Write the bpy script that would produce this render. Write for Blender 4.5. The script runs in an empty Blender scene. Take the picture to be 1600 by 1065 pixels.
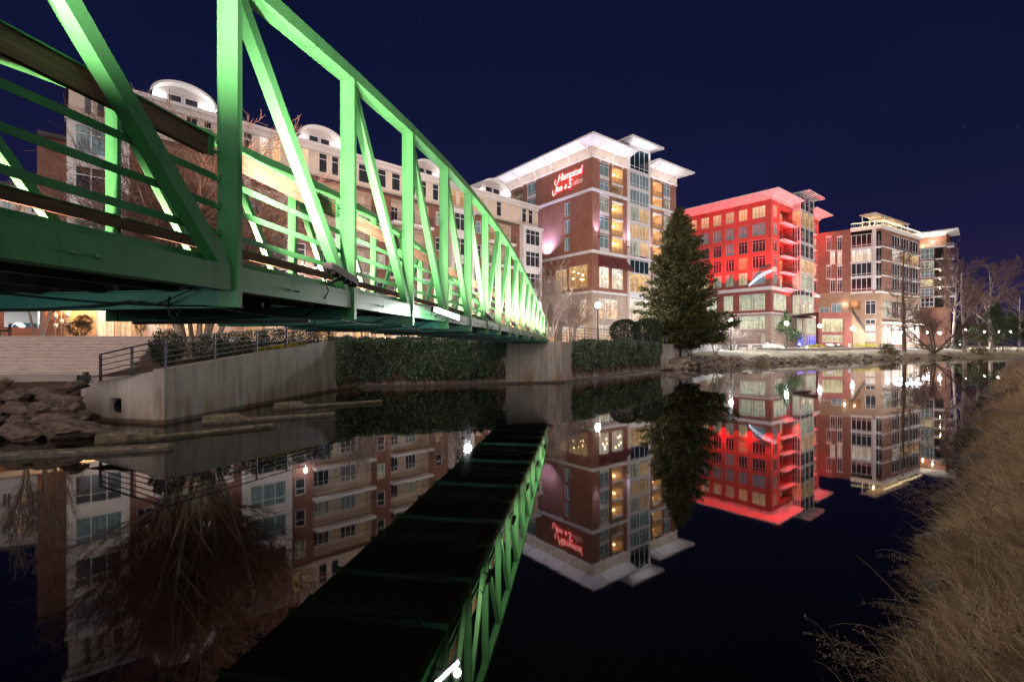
import bpy, math, random
import numpy as np
from mathutils import Vector, Matrix, noise
R = math.radians
scn = bpy.context.scene
COL = scn.collection

# ---------------------------------------------------------------- camera
F_PX = 752.0            # focal length in photo pixels (1600 wide)
CAM_Z = 2.53
HOR = 540.0             # horizon row in the photo
cd = bpy.data.cameras.new('camera')
cam = bpy.data.objects.new('camera', cd)
COL.objects.link(cam)
cam.location = (0, 0, CAM_Z)
cam.rotation_euler = (R(90), 0, 0)
cd.sensor_width = 36.0
cd.lens = 36.0 * F_PX / 1600.0
cd.shift_y = (HOR - 532.5) / 1600.0
cd.clip_start = 0.05
cd.clip_end = 3000
scn.camera = cam

# ---------------------------------------------------------------- night sky
w = bpy.data.worlds.new('World')
scn.world = w
w.use_nodes = True
nt = w.node_tree
nt.nodes.clear()
wo = nt.nodes.new('ShaderNodeOutputWorld')
bg = nt.nodes.new('ShaderNodeBackground')
tc = nt.nodes.new('ShaderNodeTexCoord')
sep = nt.nodes.new('ShaderNodeSeparateXYZ')
cr = nt.nodes.new('ShaderNodeValToRGB')
cr.color_ramp.elements[0].position = 0.0
cr.color_ramp.elements[0].color = (0.030, 0.021, 0.066, 1)
cr.color_ramp.elements[1].position = 0.75
cr.color_ramp.elements[1].color = (0.0022, 0.0045, 0.022, 1)
e = cr.color_ramp.elements.new(0.18); e.color = (0.0105, 0.0105, 0.050, 1)
e = cr.color_ramp.elements.new(0.42); e.color = (0.0048, 0.0075, 0.036, 1)
nt.links.new(tc.outputs['Generated'], sep.inputs[0])
nt.links.new(sep.outputs['Z'], cr.inputs[0])
vor = nt.nodes.new('ShaderNodeTexVoronoi'); vor.inputs['Scale'].default_value = 42
mth = nt.nodes.new('ShaderNodeMath'); mth.operation = 'LESS_THAN'; mth.inputs[1].default_value = 0.017
nt.links.new(tc.outputs['Generated'], vor.inputs['Vector'])
nt.links.new(vor.outputs['Distance'], mth.inputs[0])
sm = nt.nodes.new('ShaderNodeMix'); sm.data_type = 'RGBA'; sm.blend_type = 'ADD'
st = nt.nodes.new('ShaderNodeMath'); st.operation = 'MULTIPLY'; st.inputs[1].default_value = 0.35
nt.links.new(mth.outputs[0], st.inputs[0])
nt.links.new(st.outputs[0], sm.inputs['Factor'])
cn = nt.nodes.new('ShaderNodeTexNoise'); cn.inputs['Scale'].default_value = 2.2; cn.inputs['Detail'].default_value = 5
cm_ = nt.nodes.new('ShaderNodeMapping'); cm_.inputs['Scale'].default_value = (1, 1, 3)
nt.links.new(tc.outputs['Generated'], cm_.inputs[0]); nt.links.new(cm_.outputs[0], cn.inputs['Vector'])
cr2 = nt.nodes.new('ShaderNodeValToRGB')          # thin uneven veil in the night air
cr2.color_ramp.elements[0].position = 0.3; cr2.color_ramp.elements[0].color = (0.86, 0.86, 0.88, 1)
cr2.color_ramp.elements[1].position = 0.7; cr2.color_ramp.elements[1].color = (1.16, 1.12, 1.1, 1)
nt.links.new(cn.outputs['Fac'], cr2.inputs[0])
mm = nt.nodes.new('ShaderNodeMix'); mm.data_type = 'RGBA'; mm.blend_type = 'MULTIPLY'; mm.inputs['Factor'].default_value = 1.0
nt.links.new(cr.outputs[0], mm.inputs['A']); nt.links.new(cr2.outputs[0], mm.inputs['B'])
nt.links.new(mm.outputs['Result'], sm.inputs['A'])
sm.inputs['B'].default_value = (0.35, 0.35, 0.5, 1)
nt.links.new(sm.outputs['Result'], bg.inputs['Color'])
bg.inputs['Strength'].default_value = 1.0
nt.links.new(bg.outputs[0], wo.inputs[0])

# ---------------------------------------------------------------- soft glow of the city at night (sun lamp turned far down)
sd = bpy.data.lights.new('city_glow', 'SUN')
sd.energy = 1.85
sd.angle = R(80)
sd.color = (1.0, 0.86, 0.80)
so = bpy.data.objects.new('city_glow', sd)
COL.objects.link(so)
so.rotation_euler = Vector((0.035, -0.86, 0.44)).to_track_quat('Z', 'Y').to_euler()

scn.view_settings.view_transform = 'Standard'
scn.view_settings.look = 'None'
scn.view_settings.exposure = 0.0
scn.view_settings.gamma = 1.0
cy = scn.cycles
cy.use_denoising = True
cy.max_bounces = 7
cy.diffuse_bounces = 3
cy.glossy_bounces = 4
cy.transmission_bounces = 3
cy.transparent_max_bounces = 6
cy.sample_clamp_indirect = 4.0
cy.caustics_reflective = False
cy.caustics_refractive = False

# ================================================================ helpers
def px(x, y, d):
    """world point seen at photo pixel (x, y) at depth d"""
    return Vector(((x - 800) / F_PX * d, d, CAM_Z + (HOR - y) / F_PX * d))

def tag(o, label=None, cat=None, group=None, kind=None):
    if label: o['label'] = label
    if cat: o['category'] = cat
    if group: o['group'] = group
    if kind: o['kind'] = kind
    return o

def thing(name, label, cat, loc=(0, 0, 0), group=None):
    o = bpy.data.objects.new(name, None)
    o.empty_display_size = 0.3
    COL.objects.link(o)
    o.location = loc
    return tag(o, label, cat, group)

def hang(o, parent):
    """parent o, built in world space, under parent"""
    if parent is not None:
        o.parent = parent
        if parent.type == 'EMPTY' and parent.parent is None:
            o.matrix_parent_inverse = Matrix.Translation(-Vector(parent.location))
    return o

def dup(root, loc, rz=0.0, sc=None, label=None, group=None):
    r = root.copy(); COL.objects.link(r)
    r.location = loc; r.rotation_euler = (0, 0, rz)
    if sc is not None: r.scale = sc if hasattr(sc, '__len__') else (sc, sc, sc)
    if label: r['label'] = label
    if group: r['group'] = group
    for ch in list(root.children):
        c = ch.copy(); COL.objects.link(c); c.parent = r
        for g in list(ch.children):
            k = g.copy(); COL.objects.link(k); k.parent = c
    return r

class MB:
    def __init__(s):
        s.v = []; s.f = []; s.m = []; s.uv = {}; s.sm = []
    def add(s, vs, fs, mi=0, smooth=False):
        b = len(s.v)
        s.v.extend([tuple(p) for p in vs])
        for f in fs:
            s.f.append(tuple(i + b for i in f)); s.m.append(mi); s.sm.append(smooth)
    def quad(s, a, b, c, d, mi=0, uv01=False):
        if uv01: s.uv[len(s.f)] = ((0, 0), (1, 0), (1, 1), (0, 1))
        s.add((a, b, c, d), ((0, 1, 2, 3),), mi)
    def obox(s, o, a, b, c, mi=0):
        o, a, b, c = Vector(o), Vector(a), Vector(b), Vector(c)
        vs = [o, o + a, o + a + b, o + b, o + c, o + a + c, o + a + b + c, o + b + c]
        fs = [(0, 3, 2, 1), (4, 5, 6, 7), (0, 1, 5, 4), (1, 2, 6, 5), (2, 3, 7, 6), (3, 0, 4, 7)]
        if a.cross(b).dot(c) < 0: fs = [f[::-1] for f in fs]
        s.add(vs, fs, mi)
    def box(s, x0, x1, y0, y1, z0, z1, mi=0):
        s.obox((x0, y0, z0), (x1 - x0, 0, 0), (0, y1 - y0, 0), (0, 0, z1 - z0), mi)
    def beam(s, p0, p1, wd, h, side=None, mi=0):
        p0, p1 = Vector(p0), Vector(p1)
        d = (p1 - p0).normalized()
        if side is None:
            side = d.cross(Vector((0, 0, 1)))
            if side.length < 1e-4: side = Vector((1, 0, 0))
        side = Vector(side); side = (side - d * side.dot(d)).normalized()
        up = side.cross(d).normalized()
        s.obox(p0 - side * wd / 2 - up * h / 2, side * wd, p1 - p0, up * h, mi)
    def tube(s, pts, rads, n=8, mi=0, cap=True, smooth=True):
        pts = [Vector(p) for p in pts]
        if not hasattr(rads, '__len__'): rads = [rads] * len(pts)
        d0 = (pts[1] - pts[0]).normalized()
        a = d0.orthogonal().normalized()
        b0 = len(s.v)
        for i, p in enumerate(pts):
            if i == 0: d = d0
            elif i == len(pts) - 1: d = (pts[i] - pts[i - 1]).normalized()
            else: d = (pts[i + 1] - pts[i - 1]).normalized()
            a = a - d * a.dot(d)
            if a.length < 1e-6: a = d.orthogonal()
            a.normalize(); b = d.cross(a)
            r = rads[i]
            for k in range(n):
                t = 2 * math.pi * k / n
                q = p + a * (math.cos(t) * r) + b * (math.sin(t) * r)
                s.v.append((q.x, q.y, q.z))
        for i in range(len(pts) - 1):
            for k in range(n):
                k2 = (k + 1) % n
                s.f.append((b0 + i * n + k, b0 + i * n + k2, b0 + (i + 1) * n + k2, b0 + (i + 1) * n + k))
                s.m.append(mi); s.sm.append(smooth)
        if cap:
            s.f.append(tuple(b0 + k for k in range(n))[::-1]); s.m.append(mi); s.sm.append(False)
            e0 = b0 + (len(pts) - 1) * n
            s.f.append(tuple(e0 + k for k in range(n))); s.m.append(mi); s.sm.append(False)
    def prism(s, poly, z0, z1, mi=0):
        n = len(poly)
        ar = sum(poly[i][0] * poly[(i + 1) % n][1] - poly[(i + 1) % n][0] * poly[i][1] for i in range(n))
        if ar < 0: poly = poly[::-1]
        vs = [(p[0], p[1], z0) for p in poly] + [(p[0], p[1], z1) for p in poly]
        fs = [tuple(range(n))[::-1], tuple(range(n, 2 * n))]
        fs += [(i, (i + 1) % n, n + (i + 1) % n, n + i) for i in range(n)]
        s.add(vs, fs, mi)
    def lathe(s, prof, c=(0, 0, 0), n=12, mi=0, smooth=True):
        vs = []; fs = []
        for r, z in prof:
            for k in range(n):
                t = 2 * math.pi * k / n
                vs.append((c[0] + r * math.cos(t), c[1] + r * math.sin(t), c[2] + z))
        for i in range(len(prof) - 1):
            for k in range(n):
                k2 = (k + 1) % n
                fs.append((i * n + k, i * n + k2, (i + 1) * n + k2, (i + 1) * n + k))
        s.add(vs, fs, mi, smooth)
    def build(s, name, mat, parent=None, uv=True):
        me = bpy.data.meshes.new(name)
        me.from_pydata(s.v, [], s.f)
        mats = mat if isinstance(mat, (list, tuple)) else [mat]
        for m in mats: me.materials.append(m)
        if len(mats) > 1: me.polygons.foreach_set('material_index', s.m)
        me.polygons.foreach_set('use_smooth', s.sm)
        if uv:
            ul = me.uv_layers.new(name='uv').data
            for p in me.polygons:
                own = s.uv.get(p.index)
                if own:
                    for k, li in enumerate(p.loop_indices): ul[li].uv = own[k]
                    continue
                n = p.normal
                if abs(n.z) > 0.7:
                    for li in p.loop_indices:
                        c = me.vertices[me.loops[li].vertex_index].co; ul[li].uv = (c.x, c.y)
                else:
                    l = math.hypot(n.x, n.y) or 1
                    tx, ty = -n.y / l, n.x / l
                    for li in p.loop_indices:
                        c = me.vertices[me.loops[li].vertex_index].co; ul[li].uv = (c.x * tx + c.y * ty, c.z)
        me.update()
        o = bpy.data.objects.new(name, me)
        COL.objects.link(o)
        return hang(o, parent)

def np_mesh(name, V, Q, mat, parent=None, smooth=False):
    """mesh from numpy verts (N,3) and faces (M,k)"""
    me = bpy.data.meshes.new(name)
    V = np.asarray(V, dtype=np.float32); Q = np.asarray(Q, dtype=np.int32)
    M, k = Q.shape
    me.vertices.add(len(V)); me.vertices.foreach_set('co', V.ravel())
    me.loops.add(M * k); me.loops.foreach_set('vertex_index', Q.ravel())
    me.polygons.add(M)
    me.polygons.foreach_set('loop_start', np.arange(0, M * k, k, dtype=np.int32))
    me.polygons.foreach_set('loop_total', np.full(M, k, dtype=np.int32))
    if smooth: me.polygons.foreach_set('use_smooth', np.ones(M, dtype=bool))
    me.update(calc_edges=True)
    me.validate()
    me.materials.append(mat)
    o = bpy.data.objects.new(name, me); COL.objects.link(o)
    return hang(o, parent)

def leaves(C, D, L, W, rng, fold=0.25):
    """leaf quads: centres C, directions D, lengths L, widths W -> verts, quads"""
    n = len(C)
    D = D / (np.linalg.norm(D, axis=1, keepdims=True) + 1e-9)
    rnd = rng.normal(size=(n, 3))
    S = np.cross(D, rnd); S /= (np.linalg.norm(S, axis=1, keepdims=True) + 1e-9)
    U = np.cross(S, D)
    L = np.broadcast_to(np.asarray(L), (n,))[:, None]; W = np.broadcast_to(np.asarray(W), (n,))[:, None]
    a = C - D * L * 0.5
    b = C + S * W * 0.5 + U * W * fold
    c = C + D * L * 0.5
    d = C - S * W * 0.5 + U * W * fold
    V = np.stack([a, b, c, d], axis=1).reshape(-1, 3)
    Q = np.arange(4 * n).reshape(n, 4)
    return V, Q

def lamp(name, typ, loc, energy, color=(1, 1, 1), target=None, size=0.1, size_y=None, angle=None, blend=0.5, parent=None, spread=None):
    l = bpy.data.lights.new(name, typ)
    l.energy = energy; l.color = color
    if typ == 'AREA':
        l.shape = 'RECTANGLE' if size_y else 'SQUARE'
        l.size = size
        if size_y: l.size_y = size_y
        if spread: l.spread = spread
    else:
        l.shadow_soft_size = size
    if typ == 'SPOT':
        l.spot_size = angle; l.spot_blend = blend
    o = bpy.data.objects.new(name, l); COL.objects.link(o)
    o.location = loc
    if target is not None:
        o.rotation_euler = (Vector(target) - Vector(loc)).to_track_quat('-Z', 'Y').to_euler()
    return hang(o, parent)

# ---------------------------------------------------------------- materials
def new_mat(name):
    m = bpy.data.materials.new(name); m.use_nodes = True
    n = m.node_tree; b = n.nodes['Principled BSDF']
    return m, n, b

def mixc(n, fac, a, b, blend='MIX'):
    x = n.nodes.new('ShaderNodeMix'); x.data_type = 'RGBA'; x.blend_type = blend
    for key, v in (('Factor', fac), ('A', a), ('B', b)):
        i = x.inputs[key]
        if hasattr(v, 'links') or hasattr(v, 'is_linked'): n.links.new(v, i)
        elif key == 'Factor': i.default_value = v
        else: i.default_value = (*v, 1) if len(v) == 3 else v
    return x.outputs['Result']

def coords(n, kind='Object', scale=(1, 1, 1)):
    t = n.nodes.new('ShaderNodeTexCoord')
    m = n.nodes.new('ShaderNodeMapping'); m.inputs['Scale'].default_value = scale
    n.links.new(t.outputs[kind], m.inputs[0])
    return m.outputs[0]

def noise_tex(n, vec, scale, detail=4, rough=0.55):
    t = n.nodes.new('ShaderNodeTexNoise'); t.inputs['Scale'].default_value = scale
    t.inputs['Detail'].default_value = detail; t.inputs['Roughness'].default_value = rough
    n.links.new(vec, t.inputs['Vector'])
    return t.outputs['Fac']

def ramp(n, src, stops):
    r = n.nodes.new('ShaderNodeValToRGB')
    el = r.color_ramp.elements
    while len(el) < len(stops): el.new(0.5)
    for e_, (p, c) in zip(el, stops):
        e_.position = p; e_.color = (*c, 1) if len(c) == 3 else c
    n.links.new(src, r.inputs[0])
    return r.outputs[0]

def bump(n, b, src, strength=0.3, dist=0.02):
    k = n.nodes.new('ShaderNodeBump'); k.inputs['Strength'].default_value = strength; k.inputs['Distance'].default_value = dist
    n.links.new(src, k.inputs['Height']); n.links.new(k.outputs[0], b.inputs['Normal'])

def mat_noise(name, c1, c2, scale=3.0, rough=0.7, spec=0.5, metal=0.0, bmp=0.0, stretch=(1, 1, 1), lo=0.35, hi=0.65, bscale=None, detail=5):
    m, n, b = new_mat(name)
    v = coords(n, 'Object', stretch)
    f = noise_tex(n, v, scale, detail)
    c = ramp(n, f, [(lo, c1), (hi, c2)])
    n.links.new(c, b.inputs['Base Color'])
    b.inputs['Roughness'].default_value = rough
    b.inputs['Specular IOR Level'].default_value = spec
    b.inputs['Metallic'].default_value = metal
    if bmp:
        g = noise_tex(n, v, bscale or scale * 5, 4)
        bump(n, b, g, bmp)
    return m

def mat_brick(name, c1, c2, mortar, scale=1.0, var=0.6, row=0.075, bw=0.22):
    m, n, b = new_mat(name)
    v = coords(n, 'UV')
    t = n.nodes.new('ShaderNodeTexBrick')
    t.inputs['Color1'].default_value = (*c1, 1); t.inputs['Color2'].default_value = (*c2, 1)
    t.inputs['Mortar'].default_value = (*mortar, 1)
    t.inputs['Scale'].default_value = scale
    t.inputs['Mortar Size'].default_value = 0.008
    t.inputs['Brick Width'].default_value = bw; t.inputs['Row Height'].default_value = row
    n.links.new(v, t.inputs['Vector'])
    f = noise_tex(n, v, 0.45, 6, 0.7)
    g = noise_tex(n, coords(n, 'UV', (0.8, 6, 1)), 1.6, 3)
    c = mixc(n, 1.0, t.outputs['Color'], ramp(n, f, [(0.3, (0.72, 0.72, 0.74)), (0.7, (1.15, 1.1, 1.08))]), 'MULTIPLY')
    c = mixc(n, var, c, ramp(n, g, [(0.35, (0.8, 0.8, 0.8)), (0.65, (1.12, 1.1, 1.1))]), 'MULTIPLY')
    n.links.new(c, b.inputs['Base Color'])
    b.inputs['Roughness'].default_value = 0.85
    bump(n, b, t.outputs['Fac'], -0.4, 0.01)
    return m

def mat_emit(name, col, strength):
    m, n, b = new_mat(name)
    b.inputs['Base Color'].default_value = (*[min(1, c) * 0.5 for c in col], 1)
    b.inputs['Emission Color'].default_value = (*col, 1)
    b.inputs['Emission Strength'].default_value = strength
    return m

def mat_pane(name, base, e_top=None, e_bot=None, strength=0.0, curtain=0.0, clutter=0.0, rough=0.06, streak=9.0, mid=0.45):
    """window glass with what stands behind it; pane UV runs 0..1"""
    m, n, b = new_mat(name)
    uv = coords(n, 'UV')
    oi = n.nodes.new('ShaderNodeObjectInfo')
    ad = n.nodes.new('ShaderNodeVectorMath'); ad.operation = 'MULTIPLY_ADD'
    cx = n.nodes.new('ShaderNodeCombineXYZ')
    for k in range(3): n.links.new(oi.outputs['Random'], cx.inputs[k])
    n.links.new(cx.outputs[0], ad.inputs[0]); ad.inputs[1].default_value = (37, 53, 11)
    n.links.new(uv, ad.inputs[2])
    vec = ad.outputs[0]
    b.inputs['Roughness'].default_value = rough
    b.inputs['Specular IOR Level'].default_value = 0.6
    # folds of curtains as stripes
    mp = n.nodes.new('ShaderNodeMapping'); mp.inputs['Scale'].default_value = (streak, 0.25, 1)
    n.links.new(vec, mp.inputs[0])
    fold = noise_tex(n, mp.outputs[0], 2.2, 2)
    foldc = ramp(n, fold, [(0.34, (1 - curtain,) * 3), (0.62, (1, 1, 1))])
    blk = n.nodes.new('ShaderNodeTexNoise'); blk.inputs['Scale'].default_value = 6.5; blk.inputs['Detail'].default_value = 3
    n.links.new(vec, blk.inputs['Vector'])
    clut = ramp(n, blk.outputs['Fac'], [(0.42, (1 - clutter,) * 3), (0.56, (1, 1, 1))])
    n.links.new(mixc(n, 1.0, foldc, base, 'MULTIPLY'), b.inputs['Base Color'])
    if strength:
        sp = n.nodes.new('ShaderNodeSeparateXYZ'); n.links.new(uv, sp.inputs[0])
        c = ramp(n, sp.outputs['Y'], [(0.0, e_bot), (mid, e_bot), (min(.97, mid + .5), e_top)])
        c = mixc(n, 1.0, c, foldc, 'MULTIPLY')
        c = mixc(n, 1.0, c, clut, 'MULTIPLY')
        n.links.new(c, b.inputs['Emission Color'])
        # every room has its own brightness
        mr = n.nodes.new('ShaderNodeMapRange'); mr.inputs['To Min'].default_value = strength * 0.55; mr.inputs['To Max'].default_value = strength * 1.25
        n.links.new(oi.outputs['Random'], mr.inputs['Value'])
        n.links.new(mr.outputs[0], b.inputs['Emission Strength'])
    return m

def mat_leaf(name, c1, c2, c3, rough=0.6, trans=0.0):
    m, n, b = new_mat(name)
    g = n.nodes.new('ShaderNodeNewGeometry')
    c = ramp(n, g.outputs['Random Per Island'], [(0.0, c1), (0.5, c2), (1.0, c3)])
    f = noise_tex(n, coords(n, 'Object'), .75, 4, .6)
    c = mixc(n, 1.0, c, ramp(n, f, [(.32, (.5, .5, .5)), (.5, (.95, .95, .92)), (.68, (1.45, 1.4, 1.3))]), 'MULTIPLY')
    n.links.new(c, b.inputs['Base Color'])
    b.inputs['Roughness'].default_value = rough
    b.inputs['Specular IOR Level'].default_value = 0.3
    return m

M = {}
# painted steel of the bridge
def mat_paint():
    m, n, b = new_mat('green_paint')
    v = coords(n, 'Object')
    f = noise_tex(n, v, 1.3, 5)
    g = noise_tex(n, v, 38, 3)
    c = ramp(n, f, [(0.3, (0.033, 0.185, 0.062)), (0.7, (0.046, 0.22, 0.077))])
    chips = ramp(n, g, [(0.265, (0.25, 0.24, 0.2)), (0.285, (1, 1, 1))])
    c = mixc(n, 1.0, c, chips, 'MULTIPLY')
    gr = noise_tex(n, coords(n, 'Object', (2.2, 2.2, .5)), 2.6, 6, .7)
    c = mixc(n, 1.0, c, ramp(n, gr, [(.30, (.62, .6, .56)), (.48, (1, 1, 1))]), 'MULTIPLY')
    n.links.new(c, b.inputs['Base Color'])
    b.inputs['Roughness'].default_value = 0.42
    bump(n, b, noise_tex(n, v, 90, 2), 0.06, 0.004)
    return m
M['paint'] = mat_paint()
M['teal_steel'] = mat_noise('teal_steel', (0.035, 0.17, 0.13), (0.06, 0.24, 0.19), 2.0, 0.5, bmp=0.05)
M['deck_dark'] = mat_noise('deck_underside', (0.03, 0.026, 0.022), (0.075, 0.06, 0.05), 2.0, 0.9, bmp=0.3, stretch=(1, 6, 1))
M['black_metal'] = mat_noise('black_metal', (0.012, 0.012, 0.014), (0.03, 0.03, 0.034), 4, 0.45)
M['rail_metal'] = mat_noise('rail_metal', (0.04, 0.042, 0.06), (0.085, 0.085, 0.11), 5, 0.42, metal=0.3)
M['cable'] = mat_noise('cable_rubber', (0.012, 0.02, 0.02), (0.02, 0.03, 0.03), 5, 0.5)
def mat_wood(name, c1, c2, c3):
    m, n, b = new_mat(name)
    v = coords(n, 'UV', (0.55, 14, 1))
    f = noise_tex(n, v, 3.0, 6, 0.65)
    c = ramp(n, f, [(0.28, c1), (0.5, c2), (0.75, c3)])
    n.links.new(c, b.inputs['Base Color']); b.inputs['Roughness'].default_value = 0.75
    bump(n, b, f, 0.35, 0.01)
    return m
M['wood'] = mat_wood('rail_wood', (0.045, 0.028, 0.018), (0.11, 0.072, 0.045), (0.20, 0.135, 0.088))
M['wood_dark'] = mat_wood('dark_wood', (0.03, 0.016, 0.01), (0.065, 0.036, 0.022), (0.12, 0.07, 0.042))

def mat_concrete(name, base, stain, dark, rust=1.0):
    m, n, b = new_mat(name)
    v = coords(n, 'UV')
    f = noise_tex(n, v, 0.9, 7, 0.65)
    streak = noise_tex(n, coords(n, 'UV', (3.2, 0.22, 1)), 1.6, 5, 0.6)
    c = ramp(n, f, [(0.25, tuple(x * 0.72 for x in base)), (0.75, tuple(x * 1.2 for x in base))])
    c = mixc(n, ramp(n, streak, [(0.52, (0, 0, 0)), (0.72, (0.75, 0.75, 0.75))]), c, dark)
    rs = noise_tex(n, coords(n, 'UV', (1.7, 0.35, 1)), 1.1, 4)
    # iron stains rise from the water line
    sp = n.nodes.new('ShaderNodeSeparateXYZ'); n.links.new(coords(n, 'Object'), sp.inputs[0])
    low = ramp(n, sp.outputs['Z'], [(0.05, (1, 1, 1)), (0.6, (.55, .55, .55)), (1.0, (0.15, 0.15, 0.15))])
    mk = mixc(n, 1.0, low, ramp(n, rs, [(0.4, (0, 0, 0)), (0.62, (rust, rust, rust))]), 'MULTIPLY')
    c = mixc(n, mk, c, stain)
    wet = ramp(n, sp.outputs['Z'], [(0.10, (0.35, 0.3, 0.25)), (0.17, (1, 1, 1))])
    c = mixc(n, 1.0, c, wet, 'MULTIPLY')
    n.links.new(c, b.inputs['Base Color']); b.inputs['Roughness'].default_value = 0.85
    bump(n, b, noise_tex(n, v, 22, 4), 0.25, 0.01)
    return m
M['concrete'] = mat_concrete('stained_concrete', (0.44, 0.395, 0.345), (0.27, 0.15, 0.07), (0.13, 0.125, 0.125))
M['concrete_pale'] = mat_concrete('pale_concrete', (0.52, 0.48, 0.43), (0.36, 0.23, 0.13), (0.30, 0.28, 0.26), 0.9)
M['slab'] = mat_noise('weir_concrete', (0.08, 0.058, 0.036), (0.27, 0.21, 0.14), 6.5, 0.8, bmp=0.7, bscale=40)
M['slab_wet'] = mat_noise('wet_concrete', (0.035, 0.025, 0.016), (0.10, 0.075, 0.05), 6, 0.35, bmp=0.5, bscale=40)
M['step'] = mat_noise('step_concrete', (0.40, 0.315, 0.27), (0.60, 0.49, 0.43), 4, 0.85, bmp=0.2, stretch=(0.4, 0.4, 3))
M['step_nose'] = mat_noise('step_nosing', (0.64, 0.54, 0.48), (0.8, 0.69, 0.62), 6, 0.8)
M['paving'] = mat_noise('paving', (0.42, 0.37, 0.34), (0.55, 0.50, 0.46), 0.8, 0.8, bmp=0.1)
M['mulch'] = mat_noise('mulch', (0.035, 0.016, 0.012), (0.115, 0.055, 0.04), 9, 0.95, bmp=1.0, bscale=45)
M['soil'] = mat_noise('soil', (0.04, 0.03, 0.02), (0.09, 0.065, 0.04), 3, 0.95, bmp=0.8)
M['thatch'] = mat_noise('dry_thatch', (0.10, 0.068, 0.042), (0.26, 0.185, 0.12), 4, 0.95, bmp=0.8, bscale=30)
M['lawn'] = mat_noise('winter_lawn', (0.20, 0.17, 0.085), (0.42, 0.35, 0.22), 0.35, 0.95, bmp=0.6, bscale=14)
M['rock'] = mat_noise('boulder', (0.05, 0.034, 0.026), (0.22, 0.155, 0.12), 2.4, 0.8, bmp=0.9, bscale=9, lo=0.3, hi=0.72)
M['rock_pale'] = mat_noise('pale_boulder', (0.14, 0.10, 0.075), (0.40, 0.33, 0.27), 1.6, 0.8, bmp=0.8, bscale=6)
M['bark'] = mat_noise('bark', (0.06, 0.04, 0.03), (0.14, 0.10, 0.08), 6, 0.9, bmp=0.5, stretch=(1, 1, 0.25))
M['bark_smooth'] = mat_noise('smooth_bark', (0.30, 0.215, 0.15), (0.60, 0.48, 0.37), 3.5, 0.7, bmp=0.15, stretch=(1, 1, 0.15))
M['bark_pale'] = mat_noise('pale_bark', (0.17, 0.125, 0.10), (0.44, 0.36, 0.31), 1.5, 0.8, stretch=(1, 1, 0.3))
M['twig'] = mat_noise('twig', (0.19, 0.105, 0.08), (0.38, 0.23, 0.18), 2, 0.9)
M['twig_far'] = mat_noise('dark_twig', (0.10, 0.056, 0.045), (0.21, 0.125, 0.10), 2, 0.9)
M['twig_pale'] = mat_noise('pale_twig', (0.20, 0.15, 0.125), (0.36, 0.28, 0.24), 2, 0.9)
# buildings
M['brick_condo'] = mat_brick('dark_red_brick', (0.21, 0.075, 0.05), (0.27, 0.10, 0.065), (0.30, 0.22, 0.18))
M['brick_hotel'] = mat_brick('hotel_brick', (0.30, 0.115, 0.075), (0.36, 0.145, 0.095), (0.34, 0.2, 0.15))
M['brick_red'] = mat_brick('office_brick', (0.31, 0.082, 0.062), (0.37, 0.105, 0.08), (0.36, 0.17, 0.135))
M['brick_brown'] = mat_brick('brown_brick', (0.24, 0.10, 0.07), (0.29, 0.13, 0.088), (0.28, 0.17, 0.125), var=0.35)
M['tan'] = mat_noise('tan_stone', (0.30, 0.19, 0.12), (0.37, 0.245, 0.16), 0.5, 0.85, bmp=0.1)
M['stone'] = mat_brick('pale_stone', (0.50, 0.40, 0.32), (0.58, 0.47, 0.38), (0.38, 0.30, 0.24), row=0.45, bw=1.1, var=0.2)
M['cream'] = mat_noise('cream_stucco', (0.66, 0.54, 0.44), (0.75, 0.63, 0.52), 0.6, 0.85, bmp=0.05)
M['white_panel'] = mat_noise('white_panel', (0.66, 0.62, 0.61), (0.76, 0.72, 0.70), 0.5, 0.6)
M['white'] = mat_noise('white_paint', (0.76, 0.73, 0.72), (0.84, 0.81, 0.80), 0.8, 0.5)
M['frame_white'] = mat_noise('window_frame_white', (0.72, 0.69, 0.68), (0.8, 0.77, 0.76), 2, 0.4)
M['frame_grey'] = mat_noise('window_frame_grey', (0.45, 0.43, 0.43), (0.56, 0.53, 0.53), 2, 0.4, metal=0.3)
M['roof_dark'] = mat_noise('roofing', (0.05, 0.045, 0.045), (0.1, 0.09, 0.085), 1.2, 0.9)
M['awning'] = mat_noise('maroon_canvas', (0.10, 0.018, 0.022), (0.15, 0.03, 0.035), 1.5, 0.85, bmp=0.1)
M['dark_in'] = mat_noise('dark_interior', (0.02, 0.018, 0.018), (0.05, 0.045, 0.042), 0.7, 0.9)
M['warm_in'] = mat_noise('warm_interior', (0.62, 0.46, 0.30), (0.72, 0.55, 0.38), 0.7, 0.9)
# glass and what stands behind it
M['p_teal'] = mat_pane('teal_curtained_glass', (0.20, 0.27, 0.28), (0.07, 0.125, 0.14), (0.09, 0.155, 0.17), 0.62, curtain=0.5)
M['p_dark'] = mat_pane('dark_glass', (0.05, 0.055, 0.065), curtain=0.6)
M['p_sky'] = mat_pane('blue_black_glass', (0.012, 0.03, 0.045), rough=0.04)
M['p_warm'] = mat_pane('warm_lit_glass', (0.3, 0.22, 0.12), (1.0, 0.66, 0.34), (0.80, 0.42, 0.17), 0.9, curtain=0.45, clutter=0.25)
M['p_glow'] = mat_pane('bright_warm_glass', (0.3, 0.22, 0.12), (1.0, 0.76, 0.44), (1.0, 0.60, 0.26), 1.9, curtain=0.35, clutter=0.2)
M['p_amber'] = mat_pane('amber_lit_glass', (0.3, 0.2, 0.1), (1.0, 0.66, 0.28), (0.55, 0.28, 0.09), 0.9, curtain=0.3, clutter=0.5)
M['p_half'] = mat_pane('half_drawn_glass', (0.16, 0.2, 0.19), (0.85, 0.75, 0.48), (0.62, 0.60, 0.42), 0.6, curtain=0.85, streak=4.0)
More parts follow.
